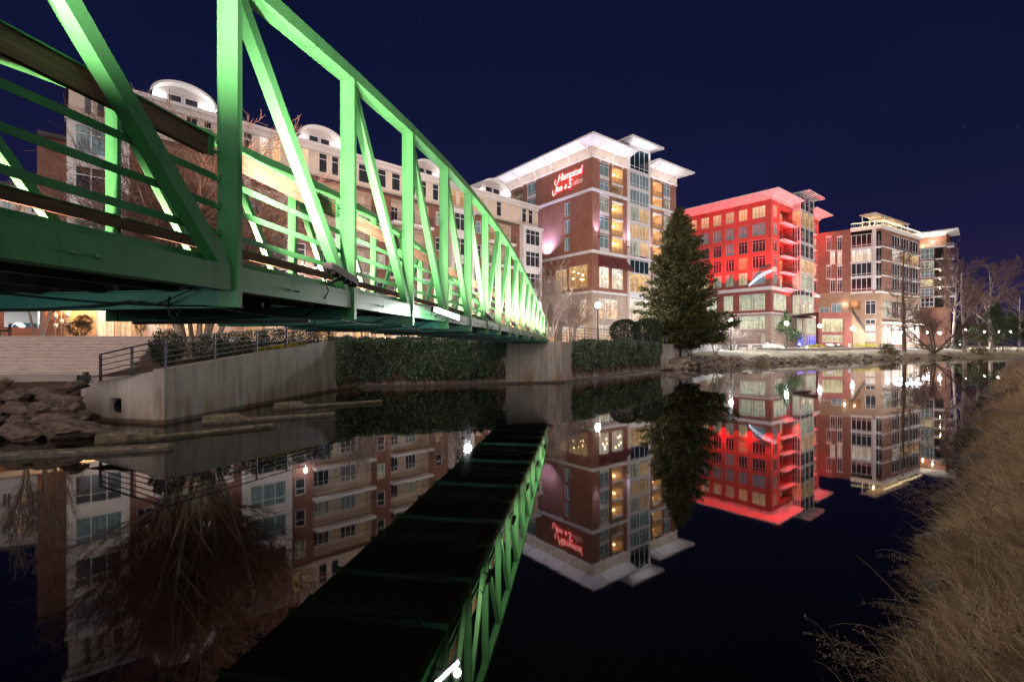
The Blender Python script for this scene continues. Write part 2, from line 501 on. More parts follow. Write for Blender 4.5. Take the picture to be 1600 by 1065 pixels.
M['p_office'] = mat_pane('office_lit_glass', (0.3, 0.3, 0.2), (1.0, 0.86, 0.50), (0.62, 0.46, 0.22), 1.0, curtain=0.45, clutter=0.3)
M['p_green'] = mat_pane('pale_green_lit_glass', (0.2, 0.25, 0.2), (0.62, 0.70, 0.52), (0.88, 0.85, 0.58), 0.95, curtain=0.6, clutter=0.3, streak=11)
M['p_white'] = mat_pane('white_lit_glass', (0.4, 0.4, 0.4), (1.0, 0.93, 0.82), (0.80, 0.60, 0.36), 1.1, curtain=0.55, clutter=0.3, streak=7)
M['p_shop'] = mat_pane('shop_lit_glass', (0.4, 0.35, 0.3), (1.0, 0.90, 0.74), (0.85, 0.48, 0.22), 1.0, curtain=0.5, clutter=0.5)
M['p_blue'] = mat_pane('blue_lit_glass', (0.1, 0.1, 0.3), (0.35, 0.25, 1.0), (0.10, 0.14, 1.0), 1.8, curtain=0.7, clutter=0.3)
M['p_redin'] = mat_pane('red_lit_glass', (0.05, 0.03, 0.03), (0.0, 0.0, 0.0), (0.60, 0.02, 0.03), 0.75, curtain=0.5, clutter=0.85, mid=0.02)
# lights
M['globe'] = mat_emit('lamp_globe', (1.0, 0.90, 0.82), 1500)
M['globe_cool'] = mat_emit('lamp_globe_cool', (0.86, 0.92, 1.0), 1500)
M['bollard_lens'] = mat_emit('bollard_lens', (0.9, 0.94, 1.0), 260)
M['led'] = mat_emit('floodlight_lens', (0.95, 1.0, 0.98), 260)
M['bulb_warm'] = mat_emit('warm_bulb', (1.0, 0.62, 0.25), 45)
M['bulb_string'] = mat_emit('string_bulb', (1.0, 0.80, 0.45), 7.5)
M['uplight'] = mat_emit('uplight_lens', (0.86, 0.82, 1.0), 60)
M['neon_red'] = mat_emit('red_neon', (1.0, 0.02, 0.05), 2.4)
M['neon_pink'] = mat_emit('pale_neon', (1.0, 0.66, 0.55), 2.2)
M['arc_white'] = mat_emit('white_neon_arc', (0.72, 0.80, 1.0), 1.9)
M['arc_ball'] = mat_emit('rose_disc_sign', (1.0, 0.40, 0.36), 1.05)

# ================================================================ water and ground
def mat_water():
    m, n, b = new_mat('river_water')
    b.inputs['Base Color'].default_value = (0.0036, 0.0028, 0.0017, 1)
    b.inputs['Roughness'].default_value = 0.022
    b.inputs['IOR'].default_value = 1.33
    v = coords(n, 'Object', (1, 1, 1))
    f = noise_tex(n, v, 0.55, 2, 0.4)
    g = noise_tex(n, v, 3.0, 2, 0.5)
    a = n.nodes.new('ShaderNodeMath'); a.operation = 'MULTIPLY_ADD'; a.inputs[1].default_value = 0.22
    n.links.new(g, a.inputs[0]); n.links.new(f, a.inputs[2])
    k = n.nodes.new('ShaderNodeBump'); k.inputs['Strength'].default_value = 0.022; k.inputs['Distance'].default_value = 0.05
    n.links.new(a.outputs[0], k.inputs['Height']); n.links.new(k.outputs[0], b.inputs['Normal'])
    return m
M['water'] = mat_water()
mb = MB(); mb.quad((-90, -40, 0), (260, -40, 0), (260, 260, 0), (-90, 260, 0))
tag(mb.build('water', M['water']), 'calm dark river mirroring the lit buildings and bridge', 'water', kind='structure')
mb = MB(); mb.quad((-400, -60, -1.4), (600, -60, -1.4), (600, 700, -1.4), (-400, 700, -1.4))
tag(mb.build('riverbed', M['soil']), 'dark bed under the river', 'ground', kind='structure')

# abutment wall corners (x, y) on the river face
WA, WB, WC = Vector((-14.6, 16.3)), Vector((-11.2, 15.5)), Vector((-10.05, 27.2))
WD, WE, WF = Vector((-9.3, 29.5)), Vector((3.4, 33.1)), Vector((16.6, 50.9))
PLZ = 2.72
# plaza behind the abutment
mb = MB()
mb.prism([(WC.x - .2, WC.y + .3), (WD.x - .2, WD.y + .3), (WE.x - .25, WE.y + .35), (WF.x - .35, WF.y + .2), (20.5, 58), (27, 70), (46, 96), (62, 140), (20, 150), (-70, 90), (-50, 52), (-22, 33.6), (-17.8, 30.2), (-11, 30)], 1.0, PLZ)
tag(mb.build('plaza', M['paving']), 'pale paved plaza in front of the hotel and apartments', 'plaza', kind='structure')
# upper terrace at the head of the stairs
TRZ = 3.13
mb = MB(); mb.prism([(-75, 30.0), (-20.6, 30.0), (-20.2, 33), (-21.0, 44.5), (-30, 52), (-75, 30.4)], 1.0, TRZ)
mb.prism([(-75, 30.4), (-30, 50), (-40, 60), (-75, 60)], 1.0, TRZ - 0.004)
tag(mb.build('terrace', M['paving']), 'raised paved terrace at the head of the wide steps', 'terrace', kind='structure')
# lower path, mulch bed, planted slope
mb = MB(); mb.prism([(-70, 20.4), (-15.2, 18.2), (-14.6, 26), (-70, 26.0)], 0.2, 1.0)
tag(mb.build('path', M['paving']), 'pale concrete path at the foot of the wide steps', 'path', kind='structure')

def sheet(name, mat, x0, x1, y0, y1, nx, ny, fz, label, cat, skip=None):
    vs = []; fs = []
    for j in range(ny + 1):
        for i in range(nx + 1):
            x = x0 + (x1 - x0) * i / nx; y = y0 + (y1 - y0) * j / ny
            vs.append((x, y, fz(x, y)))
    for j in range(ny):
        for i in range(nx):
            a = j * (nx + 1) + i
            q = (a, a + 1, a + nx + 2, a + nx + 1)
            if skip and skip(sum(vs[k][0] for k in q) / 4, sum(vs[k][1] for k in q) / 4): continue
            fs.append(q)
    m_ = MB(); m_.add(vs, fs, 0, True)
    return tag(m_.build(name, mat), label, cat, kind='structure')

def n2(x, y, s, k=0.0): return noise.noise(Vector((x * s, y * s, k)))
def z_mulch(x, y):
    t = min(1, max(0, (y - 14.7) / 3.0))
    return 0.72 + 0.33 * t + 0.06 * n2(x, y, 1.3) + 0.03 * n2(x, y, 5)
sheet('mulch_bed', M['mulch'], -40, -14.72, 14.9, 20.6, 110, 30, lambda x, y: z_mulch(x, y) + 0.0 if y < 19.9 else 0.93,
      'reddish brown mulch bed above the boulder wall', 'mulch bed')
def z_slope(x, y):
    t = (y - 15.8) / (27.5 - 15.8)
    return 1.62 + 1.1 * min(1.05, max(0, t)) + 0.05 * n2(x, y, 1.1) - 0.3 * max(0, min(1, (-11.3 - x - 0.0) / 6)) * (1 - max(0, min(1, t)))
sheet('planting_bed', M['mulch'], -19.6, -10.2, 15.7, 31, 40, 50, z_slope, 'mulched planting slope behind the concrete ramp wall', 'planting bed',
      skip=lambda x, y: x > -11.35 + (y - 15.5) * 0.098 or (x < -14.3 and y < 18.6) or x < -14.0 - max(0, (y - 17.5)) * 0.65)

# far bank: profile swept along the water line
BANK = [Vector(p) for p in ((16.2, 50.6), (19.2, 54.2), (24.5, 59.0), (32.3, 65.2), (41.5, 72.0), (52.9, 79.3), (66, 87.0), (80, 94.5), (98, 104), (117, 113), (150, 128), (230, 150))]
def bank_pt(k, t):
    return BANK[k].lerp(BANK[k + 1], t)
offs = [-1.2, -0.3, 0.25, 0.9, 1.8, 3.2, 5.0, 7.5, 9.0, 13, 18, 26, 40, 70, 130, 300]
zs = [-1.0, -0.25, 0.22, 0.62, 0.92, 1.2, 1.45, 1.68, 1.74, 1.78, 1.85, 2.0, 2.2, 2.6, 4.0, 9.0]
def z_bank(o, x=0, y=0):
    z = float(np.interp(o, offs, zs))
    if 0.2 < o < 7: z += 0.13 * n2(x, y, 0.5) + 0.07 * n2(x, y, 1.7)
    return z
def bank_frame(s):
    """s in segment units -> point, inward normal (away from the river)"""
    k = min(len(BANK) - 2, int(s)); p = bank_pt(k, s - k)
    def nrm(k_):
        k_ = max(0, min(len(BANK) - 2, k_)); d = (BANK[k_ + 1] - BANK[k_]).normalized(); return Vector((-d.y, d.x))
    f = s - k
    nn = nrm(k) if f < 0.5 and k == 0 else (nrm(k - 1).lerp(nrm(k), f + 0.5) if f < 0.5 else nrm(k).lerp(nrm(k + 1), f - 0.5))
    return p, nn.normalized()
vs = []; fs = []; nO = len(offs); steps = 16
rows = [i / steps for i in range((len(BANK) - 1) * steps + 1)]
for s in rows:
    p, nn = bank_frame(s)
    for o in offs:
        q = p + nn * o
        vs.append((q.x, q.y, z_bank(o, q.x, q.y)))
for j in range(len(rows) - 1):
    for i in range(nO - 1):
        a = j * nO + i
        fs.append((a, a + nO, a + nO + 1, a + 1))
mb = MB(); mb.add(vs, fs, 0, True)
tag(mb.build('riverbank', M['lawn']), 'sloping winter lawn of the far river bank', 'river bank', kind='structure')
# footpath along the far bank
vs = []; fs = []
for s in rows:
    p, nn = bank_frame(s)
    for o in (7.6, 11.6):
        q = p + nn * o
        vs.append((q.x, q.y, z_bank(o) + 0.035))
fs = [(2 * j, 2 * j + 2, 2 * j + 3, 2 * j + 1) for j in range(len(rows) - 1)]
mb = MB(); mb.add(vs, fs, 0, True)
tag(mb.build('footpath', M['paving']), 'pale riverside footpath lined with street lamps', 'footpath', kind='structure')
# paved forecourt in front of the office buildings
mb = MB(); mb.prism([(46, 84), (58, 90), (74, 101), (95, 117), (120, 128), (140, 150), (100, 160), (60, 150)], 1.5, 2.16)
tag(mb.build('forecourt', M['paving']), 'pale paved forecourt before the red lit office building', 'forecourt', kind='structure')

# ================================================================ footbridge
DIR = Vector((0.3151, 1.975, 0)).normalized()
LFT = Vector((-DIR.y, DIR.x, 0))
UP = Vector((0, 0, 1))
BW = 3.40
BS_ = 0.945          # panel module: 1.89 m
def zz(z): return CAM_Z + BS_ * (z - CAM_Z)
def camber(i): return 0.0016 * (16 - (i - 5) ** 2)
def ztop(i):
    u2 = (i - 5) ** 2
    return 6.45 - 0.033 * u2 + 0.00011 * u2 * u2
def bp(i, wv, z, cam_=True):
    s = 2.02 + i
    return Vector(((0.3151 * s - 2.8916) * BS_, 1.975 * s * BS_, 0)) + LFT * wv + UP * zz(z + (camber(i) if cam_ else 0))
I0, I1 = -5, 15
bridge = thing('footbridge', 'bright green arched steel truss footbridge crossing the river', 'footbridge', bp(5, BW / 2, 2.86))
PW, PT = 0.178, 0.053
for side in (0, 1):
    wc = PW / 2 if side == 0 else BW - PW / 2
    inner = 1 if side == 0 else -1
    # posts
    for i in range(I0, I1 + 1):
        mb = MB()
        zb = zz(2.86 + camber(i)); zt = zz(ztop(i)) - 0.02
        c = bp(i, wc, 0, False); c.z = 0
        mb.obox(c - LFT * PW / 2 - DIR * PT / 2 + UP * zb, LFT * PW, DIR * PT, UP * (zt - zb))
        # clip plates that carry the rails
        for zr in (3.94, 3.71, 3.49, 3.26):
            mb.obox(c + LFT * inner * (PW / 2 - 0.035) - DIR * (PT / 2 + 0.012) + UP * (zz(zr + camber(i)) - 0.028), LFT * inner * 0.075, DIR * 0.009, UP * 0.036)
            mb.tube([c + LFT * inner * (PW / 2 - 0.032) - DIR * (PT / 2 + 0.010) + UP * (zz(zr + camber(i)) + 0.008 + k * 0.012) for k in (0, 1)], 0.006, 5)
        mb.build('post', M['paint'], bridge)
    # top chord, panel by panel, one part per side
    mb = MB()
    for i in range(I0, I1):
        a = bp(i, wc, ztop(i) - 0.065, False); b = bp(i + 1, wc, ztop(i + 1) - 0.065, False)
        e_ = (b - a).normalized() * 0.004
        mb.beam(a - e_, b + e_, PW + 0.006, 0.13, side=LFT)
    mb.build('top_chord', M['paint'], bridge)
    # bottom chord
    mb = MB()
    for i in range(I0, I1):
        a = bp(i, wc, 3.10) + DIR * PT / 2; b = bp(i + 1, wc, 3.10) - DIR * PT / 2
        mb.beam(a, b, PW - 0.05, 0.195, side=LFT)
    for i in range(I0, I1):          # small bolts on the chord
        for k in (0.35, 0.42):
            c = bp(i + k, wc - inner * (PW / 2 - 0.025), 3.08)
            mb.tube([c, c - LFT * inner * 0.03], 0.010, 6)
    mb.build('bottom_chord', M['paint'], bridge)
    # diagonals, falling towards the middle in the near half and rising in the far half
    for i in range(I0, I1):
        if i < 5: a, b = bp(i, wc, ztop(i) - 0.10, False), bp(i + 1, wc, 3.08)
        else: a, b = bp(i + 1, wc, ztop(i + 1) - 0.10, False), bp(i, wc, 3.08)
        dd = (b - a).normalized()
        mb = MB()
        mb.beam(a + dd * 0.03, b - dd * 0.02, 0.105, 0.105, side=LFT)
        for k in range(7):
            q = a.lerp(b, 0.55 + 0.06 * k) - LFT * inner * 0.0525
            mb.tube([q, q - LFT * inner * 0.008], 0.007, 6)
        mb.build('diagonal', M['paint'], bridge)
    # rails: angle section on the walkway side
    wr = PW + 0.006 if side == 0 else BW - PW - 0.006
    for zr in (3.94, 3.71, 3.49, 3.26):
        mb = MB()
        for i in range(I0, I1):
            a, b = bp(i, wr, zr), bp(i + 1, wr, zr)
            a = a + DIR * 0.035; b = b - DIR * 0.035
            L = b - a
            mb.obox(a + UP * -0.028, LFT * inner * 0.006, L, UP * 0.052)
            mb.obox(a + LFT * inner * 0.0065 + UP * 0.018, LFT * inner * 0.045, L, UP * 0.006)
        mb.build('rail', M['paint'], bridge)
    mb = MB()
    for i in range(I0, I1):
        a, b = bp(i, wr + inner * 0.03, 4.18), bp(i + 1, wr + inner * 0.03, 4.18)
        mb.beam(a + DIR * (0.10 if side == 0 else 0.02), b - DIR * (0.10 if side == 0 else 0.02), 0.044, 0.142, side=LFT)
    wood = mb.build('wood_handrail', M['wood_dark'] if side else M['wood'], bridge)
    mb = MB()
    for i in range(I0, I1 + 1):
        for s_ in (-1, 1):
            c = bp(i, wr + inner * 0.004, 4.18) + DIR * s_ * 0.075
            mb.beam(c - UP * 0.07, c + UP * 0.07, 0.012, 0.05, side=LFT)
            mb.beam(c - UP * 0.03 - DIR * s_ * 0.05, c - UP * 0.03 + DIR * s_ * 0.03, 0.02, 0.02, side=LFT)
    for i in range(I0, I1):          # thin steel cap above the timber
        a, b = bp(i, wr + inner * 0.03, 4.262), bp(i + 1, wr + inner * 0.03, 4.262)
        mb.beam(a + DIR * 0.04, b - DIR * 0.04, 0.07, 0.012, side=LFT)
    mb.build('handrail_bracket', M['paint'], wood)
# floor beams under the deck
for i in range(I0, I1 + 1):
    a, b = bp(i, PW + 0.002, 2.935), bp(i, BW - PW - 0.002, 2.935)
    mb = MB()
    mb.beam(a, b, 0.012, 0.145, side=DIR)
    mb.beam(a + UP * 0.068, b + UP * 0.068, 0.10, 0.012, side=DIR)
    mb.beam(a - UP * 0.0685, b - UP * 0.0685, 0.10, 0.012, side=DIR)
    mb.build('floor_beam', M['teal_steel'], bridge)
for k, wv in enumerate((0.55, 1.2, 1.8, 2.4, 3.05)):
    mb = MB()
    for i in range(I0, I1):
        mb.beam(bp(i, wv, 3.045) + DIR * 0.06, bp(i + 1, wv, 3.045) - DIR * 0.06, 0.06, 0.09, side=LFT)
    mb.build('stringer', M['deck_dark'], bridge)
mb = MB()
for i in range(I0, I1):
    for q in range(12):
        a = bp(i + q / 12, BW / 2, 3.115) + DIR * 0.004; b = bp(i + (q + 1) / 12, BW / 2, 3.115) - DIR * 0.004
        mb.beam(a, b, BW - 2 * PW - 0.02, 0.045, side=LFT)
mb.beam(bp(15, BW / 2, 3.06) + DIR * .06, bp(15.9, BW / 2, 3.06), BW - .02, 0.12, side=LFT)
mb.build('deck', M['deck_dark'], bridge)
# wiring slung under the floor beams
def sag(pts, r, n=6, drop=0.0):
    out = []
    for a, b in zip(pts[:-1], pts[1:]):
        for k in range(n):
            t = k / n
            out.append(a.lerp(b, t) - UP * drop * 4 * t * (1 - t))
    out.append(pts[-1])
    return out
rng = random.Random(4)
mb = MB()
for i in range(-1, 12):
    a = bp(i, 2.6, 2.885) - DIR * 0.02; b = bp(i, 0.9, 2.92) - DIR * 0.08; c = bp(i, 0.55, 2.93) - DIR * 0.08
    mb.tube(sag([a - DIR * 0.06, b, c], 0, 8, 0.035), 0.009, 6)
    mb.tube([c + UP * 0.02, c - UP * 0.05 + LFT * 0.02, c - UP * 0.13 - LFT * 0.01, c - UP * 0.16 - LFT * 0.05, c - UP * 0.07 - LFT * 0.10], 0.008, 6)
    mb.tube([c, c - LFT * 0.16 + UP * 0.06, c - LFT * 0.28 + UP * 0.10], 0.006, 5)
    d = bp(i + 0.5, 0.3, 2.98)
    mb.tube(sag([bp(i, 0.3, 2.88), bp(i + 1, 0.3, 2.88)], 0, 10, 0.04), 0.007, 5)
mb.build('wiring', M['cable'], bridge)

# ---- light fittings bolted to the truss
def bridge_light(i, wv, z, lit, watts, tgt_i, tgt_w, tgt_z, length=0.55):
    """long flood housing beside the chord; lit lens faces along the bridge and upwards"""
    c = bp(i, wv, z)
    along = (DIR * 0.985 - UP * 0.16).normalized()
    mb = MB()
    mb.beam(c - along * length / 2, c + along * length / 2, 0.10, 0.07, side=LFT)
    for k in range(5):
        q = c + along * (length * (-0.4 + 0.2 * k)) - UP * 0.05
        mb.beam(q - LFT * 0.045, q + LFT * 0.045, 0.012, 0.035, side=along)
    iw = 1 if wv < BW / 2 else -1
    mb.beam(c - UP * 0.03, c + LFT * iw * 0.16 - UP * 0.10, 0.03, 0.02)
    if i > 2: mb.tube(sag([c - along * length / 2, c - along * (length / 2 + 0.18) - UP * 0.02, c - along * (length / 2 + 0.42) + UP * 0.01, c - along * (length / 2 + 0.5) - UP * 0.16 + LFT * iw * 0.06], 0, 5, 0.03), 0.011, 6)
    mb.tube([c - along * length / 2 - UP * 0.02, c - along * (length / 2 + 0.05) - UP * 0.14, c - along * (length / 2 - 0.02) - UP * 0.24, c - along * (length / 2 + 0.06) - UP * 0.33], 0.009, 6)
    h = mb.build('floodlight', M['black_metal'], bridge)
    return h
GL = []
for i, watts in ((-2.2, 5200), (0.62, 3000), (4.5, 2600), (6.6, 1900), (8.6, 1900), (10.6, 1900), (12.6, 1500)):
    bridge_light(i, -0.22, 3.30, True, watts, 0, 0, 0)
for i, watts in ((-0.8, 7500), (1.5, 6500), (3.5, 5500), (5.5, 4200), (7.5, 3500), (9.5, 3000), (11.5, 2500)):
    bridge_light(i, BW + 0.22, 3.30, True, watts, 0, 0, 0)
# one beam per panel, starting just past each post and rising to the next ones
for i in range(-4, 14):
    k = {0: .85, 1: .5, 2: .2, 3: .42}.get(i, 1.0) * (1.0 if i < 8 else .8)
    lp = bp(i + .07, -0.36, 3.40)
    if i == -2: lamp('flood_beam', 'SPOT', lp, 9000, (1.3, .90, .70), lp + DIR * .74 + UP * .67 + LFT * .03, size=.06, angle=R(58), blend=.9, parent=bridge)
    elif i >= 0: lamp('flood_beam', 'SPOT', lp, 2100 * k, (1.35, .90, .74), lp + DIR * .67 + UP * .74 + LFT * .05, size=.06, angle=R(112), blend=1.0, parent=bridge)
    lp = bp(i + .07, BW + .15, 3.30)
    lamp('flood_beam', 'SPOT', lp, (700 if i < -1 else 1500 if i < 2 else 3000) * (1.0 if i < 8 else .8), (1.35, .90, .66), lp + DIR * .67 + UP * .74 + LFT * (.16 if i > -2 else .4), size=.06, angle=R(84), blend=1.0, parent=bridge)
for i, watts in ((-1, 11), (1, 9), (3, 9), (5, 11), (7, 12), (9, 14), (11, 14)):  # added fill lamps with made-up bar housings, to brighten the floor beams
    mb = MB(); mb.beam(bp(i, 0.6, 2.838), bp(i, 3.0, 2.838), 0.05, 0.04, side=DIR); mb.build('added_underdeck_bar', M['black_metal'], bridge)
    lamp('added_underdeck_fill', 'AREA', bp(i + .02, 1.8, 2.835), watts, (0.80, 1.0, 0.96), bp(i + 2, 1.8, 2.835), size=2.4, size_y=0.05, parent=bridge)
# the flood whose bare lens faces the camera
c = bp(2.45, -0.26, 3.10)
mb = MB()
al = (DIR * 0.80 - UP * 0.22 - LFT * 0.52).normalized()
nf = al.cross(UP).normalized()
mb.beam(c - al * 0.30, c + al * 0.30, 0.07, 0.09, side=nf)
mb.beam(c - nf * 0.04, c + LFT * 0.20 - UP * 0.05, 0.03, 0.03)
h = mb.build('floodlight', M['black_metal'], bridge)
mb = MB(); mb.beam(c - al * 0.27 + nf * 0.040, c + al * 0.27 + nf * 0.040, 0.008, 0.07, side=nf)
mb.build('lens', M['led'], h)
lamp('flood_beam', 'POINT', c + nf * 0.30 - UP * 0.12, 60, (0.92, 1.0, 0.98), size=0.06, parent=h)

# ================================================================ abutment, ramp wall, weirs, steps
def wall_prism(mb, pts, tops, th, zb=-0.8, side=1, mi=0):
    """thick wall along pts (river face), sloping top; thickness to the left of the direction of travel * side"""
    n = len(pts)
    off = []
    for k in range(n):
        d1 = (pts[k] - pts[max(0, k - 1)]) if k else (pts[1] - pts[0])
        d2 = (pts[min(n - 1, k + 1)] - pts[k]) if k < n - 1 else d1
        d1, d2 = d1.normalized(), d2.normalized()
        n1 = Vector((-d1.y, d1.x)); n2_ = Vector((-d2.y, d2.x))
        m = (n1 + n2_).normalized(); m = m / max(0.4, m.dot(n1))
        off.append(pts[k] + m * th * side)
    for k in range(n - 1):
        a, b = pts[k], pts[k + 1]; a2, b2 = off[k], off[k + 1]
        vs = [(a.x, a.y, zb), (b.x, b.y, zb), (b2.x, b2.y, zb), (a2.x, a2.y, zb), (a.x, a.y, tops[k]), (b.x, b.y, tops[k + 1]), (b2.x, b2.y, tops[k + 1]), (a2.x, a2.y, tops[k])]
        fs = [(0, 1, 5, 4), (2, 3, 7, 6), (4, 5, 6, 7)]
        if k == 0: fs.append((3, 0, 4, 7))
        if k == n - 2: fs.append((1, 2, 6, 5))
        if side < 0: fs = [f[::-1] for f in fs]
        mb.add(vs, fs, mi)
    return off

# ramp wall: pale end panel with a drain opening, then the long stained panel
t = thing('ramp_wall', 'sloping concrete ramp wall with a square drain opening by the boulders', 'wall', (-11.2, 15.5, 0))
mb = MB()
d = (WB - WA); L = d.length; dn = d.normalized(); nrm = Vector((dn.y, -dn.x))      # river side
def wp(s, z, o=0.0): q = WA + dn * s + nrm * o; return (q.x, q.y, z)
def ztopA(s): return 1.21 + (1.77 - 1.21) * s / L
# opening 0.42 wide
o0, o1, oz0, oz1 = L * 0.365, L * 0.365 + 0.47, 0.30, 0.80
cuts = [0, o0, o1, L]
for k in range(3):
    a, b = cuts[k], cuts[k + 1]
    if k == 1:
        mb.quad(wp(a, -0.8), wp(b, -0.8), wp(b, oz0), wp(a, oz0)); mb.quad(wp(a, oz1), wp(b, oz1), wp(b, ztopA(b)), wp(a, ztopA(a)))
    else:
        mb.quad(wp(a, -0.8), wp(b, -0.8), wp(b, ztopA(b)), wp(a, ztopA(a)))
for p_, q_ in (((o0, oz0), (o0, oz1)), ((o0, oz1), (o1, oz1)), ((o1, oz1), (o1, oz0)), ((o1, oz0), (o0, oz0))):
    mb.quad(wp(p_[0], p_[1]), wp(q_[0], q_[1]), wp(q_[0], q_[1], -0.4), wp(p_[0], p_[1], -0.4))
mb.quad(wp(o0, oz0, -0.4), wp(o1, oz0, -0.4), wp(o1, oz1, -0.4), wp(o0, oz1, -0.4))
mb.quad(wp(0, ztopA(0)), wp(L, ztopA(L)), wp(L, ztopA(L), -0.4), wp(0, ztopA(0), -0.4))
mb.quad(wp(0, -0.8, -0.4), wp(0, -0.8), wp(0, ztopA(0)), wp(0, ztopA(0), -0.4))
mb.build('end_panel', M['concrete_pale'], t)
mb = MB()
wall_prism(mb, [WB, WC], [1.77, 2.86], 0.38)
mb.build('long_panel', M['concrete'], t)
mb = MB()
cpt = Vector(wp((o0 + o1) / 2, (oz0 + oz1) / 2 - 0.02, -0.20)); ax = Vector((nrm.x, nrm.y, 0))
def ring(mb, c, ax, r0, r1, l0, l1, n=20):
    a = ax.orthogonal().normalized(); b = ax.cross(a)
    vs = []
    for (r, l) in ((r0, l0), (r1, l0), (r1, l1), (r0, l1)):
        for k in range(n):
            th = 2 * math.pi * k / n
            vs.append(c + ax * l + a * r * math.cos(th) + b * r * math.sin(th))
    fs = []
    for j in range(4):
        for k in range(n):
            k2 = (k + 1) % n; j2 = (j + 1) % 4
            fs.append((j * n + k, j * n + k2, j2 * n + k2, j2 * n + k))
    mb.add(vs, fs, 0, False)
for k in range(5): ring(mb, cpt, ax, 0.165, 0.20 + 0.015 * (k % 2), -0.18 + k * 0.06, -0.12 + k * 0.06)
mb.build('drain_pipe', M['black_metal'], t)

t = thing('bridge_abutment', 'tall concrete bridge abutment wall with ivy trailing over its sides', 'wall', (3.4, 33.1, 0))
mb = MB(); wall_prism(mb, [WC + Vector((0.0, 0.02)), WD, WE], [2.86, 2.83, 2.80], 0.42)
mb.build('front_panel', M['concrete'], t)
mb = MB(); wall_prism(mb, [WE + Vector((0.006, 0.012)), WF], [2.80, 2.50], 0.42)
mb.build('side_panel', M['concrete'], t)
mb = MB(); wall_prism(mb, [WF + Vector((-0.02, 0.02)), WF + Vector((-0.9, 1.6))], [2.498, 2.45], 0.42)
mb.build('end_panel', M['concrete'], t)
mb = MB()
dW = (WE - WD).normalized(); nW = Vector((dW.y, -dW.x))
wall_prism(mb, [WD + nW * 0.16 - dW * 0.2, WE + nW * 0.16 + dW * 0.1], [0.075, 0.075], 0.158)
d2 = (WF - WE).normalized(); n2W = Vector((d2.y, -d2.x))
wall_prism(mb, [WE + n2W * 0.14 + d2 * .1, WF + n2W * 0.14], [0.075, 0.075], 0.138)
mb.build('footing', M['slab_wet'], t)

# weirs: a raised block on the left, an S-shaped step, then a low lip running out over the water
def weir(name, label, y_l, x0, xb, x1, y0, y1, hb, hl, wdt):
    t = thing(name, label, 'weir', (x0, y0, 0), group=None)
    mb = MB()
    n = 40
    up = []; lo = []
    def yy(x): return y0 + (y1 - y0) * (x - x0) / (x1 - x0)
    def section(x):
        f = min(1, max(0, (x - xb) / 0.42)); f = f * f * (3 - 2 * f)
        return hb + (hl - hb) * f, wdt * (1 + 0.5 * (1 - f))
    vs = []; fs = []
    for k in range(n + 1):
        x = x0 + (x1 - x0) * k / n
        h, wv = section(x); y = yy(x)
        en = 1.0 if k < n - 2 else (0.85 if k < n else 0.55)
        h2 = h + 0.012 * n2(x, y, 3)
        for (dy, z) in ((0.03, -0.6), (-0.005, h2 - 0.05), (0.03, h2), (wv * en, h2 + 0.004), (wv * en + 0.04, -0.6)):
            vs.append((x, y + dy, z))
    for k in range(n):
        for j in range(4):
            a = k * 5 + j
            fs.append((a, a + 5, a + 6, a + 1))
    fs.append((0, 1, 2, 3, 4)); b_ = n * 5; fs.append((b_ + 4, b_ + 3, b_ + 2, b_ + 1, b_))
    mb.add(vs, fs, 0, False)
    mb.build('lip', M['slab'], t)
    mb = MB()
    # dark waterline band
    m_ = 30
    for k in range(m_):
        xa = x0 + (x1 - x0) * k / m_; xb_ = x0 + (x1 - x0) * (k + 1) / m_
        z = 0.075 + 0.03 * n2(xa, 3, 2)
        mb.quad((xa, yy(xa) - 0.010, -0.3), (xb_, yy(xb_) - 0.010, -0.3), (xb_, yy(xb_) - 0.010, 0.075 + 0.03 * n2(xb_, 3, 2)), (xa, yy(xa) - 0.010, z))
    mb.build('waterline_band', M['slab_wet'], t)
    return t
P_ = lambda x, y, z=0.0: ((x - 800) / F_PX * (F_PX * (CAM_Z - z) / (y - HOR)), F_PX * (CAM_Z - z) / (y - HOR))
def weir_px(label, xl, yl, xblk, xr, yr, hb, hl, wdt):
    a = P_(xl, yl); b = P_(xr, yr)
    xb = a[0] + (b[0] - a[0]) * (xblk - xl) / (xr - xl) * 0.95
    return weir('weir', label, 0, a[0], xb, b[0], a[1], b[1], hb, hl, wdt)
weir_px('low concrete weir lip closest to the boulders, running off the left edge', -120, 726, -110, 262, 703, 0.13, 0.12, 0.34)
weir_px('longest concrete weir step with raised block just below the drain opening', 148, 698, 200, 425, 668, 0.30, 0.11, 0.34)
weir_px('concrete weir step with raised block before the long ramp wall', 316, 664, 352, 520, 650, 0.28, 0.11, 0.34)
weir_px('smallest concrete weir step, in front of the ivy covered wall', 427, 641, 455, 596, 629, 0.27, 0.11, 0.36)

# wide steps
t = thing('stairs', 'wide concrete outdoor steps climbing from the path to the lit terrace', 'stairs', (-25, 25.6, 1.0))
mb = MB(); mn = MB()
N = 11; rise = (TRZ - 1.0) / N; run = 0.40
xs0 = -62; xs1 = -20.62
for k in range(N):
    y0 = 25.6 + k * run
    x1 = xs1 + 0.0
    mb.box(xs0, x1, y0, 30.02 + 0.003 * k, 0.4, 1.0 + (k + 1) * rise - 0.04)
    mn.box(xs0, x1 + 0.004, y0 - 0.025, y0 + run + 0.02, 1.0 + (k + 1) * rise - 0.04, 1.0 + (k + 1) * rise - 0.0005 * k)
mb.build('risers', M['step'], t); mn.build('treads', M['step_nose'], t)

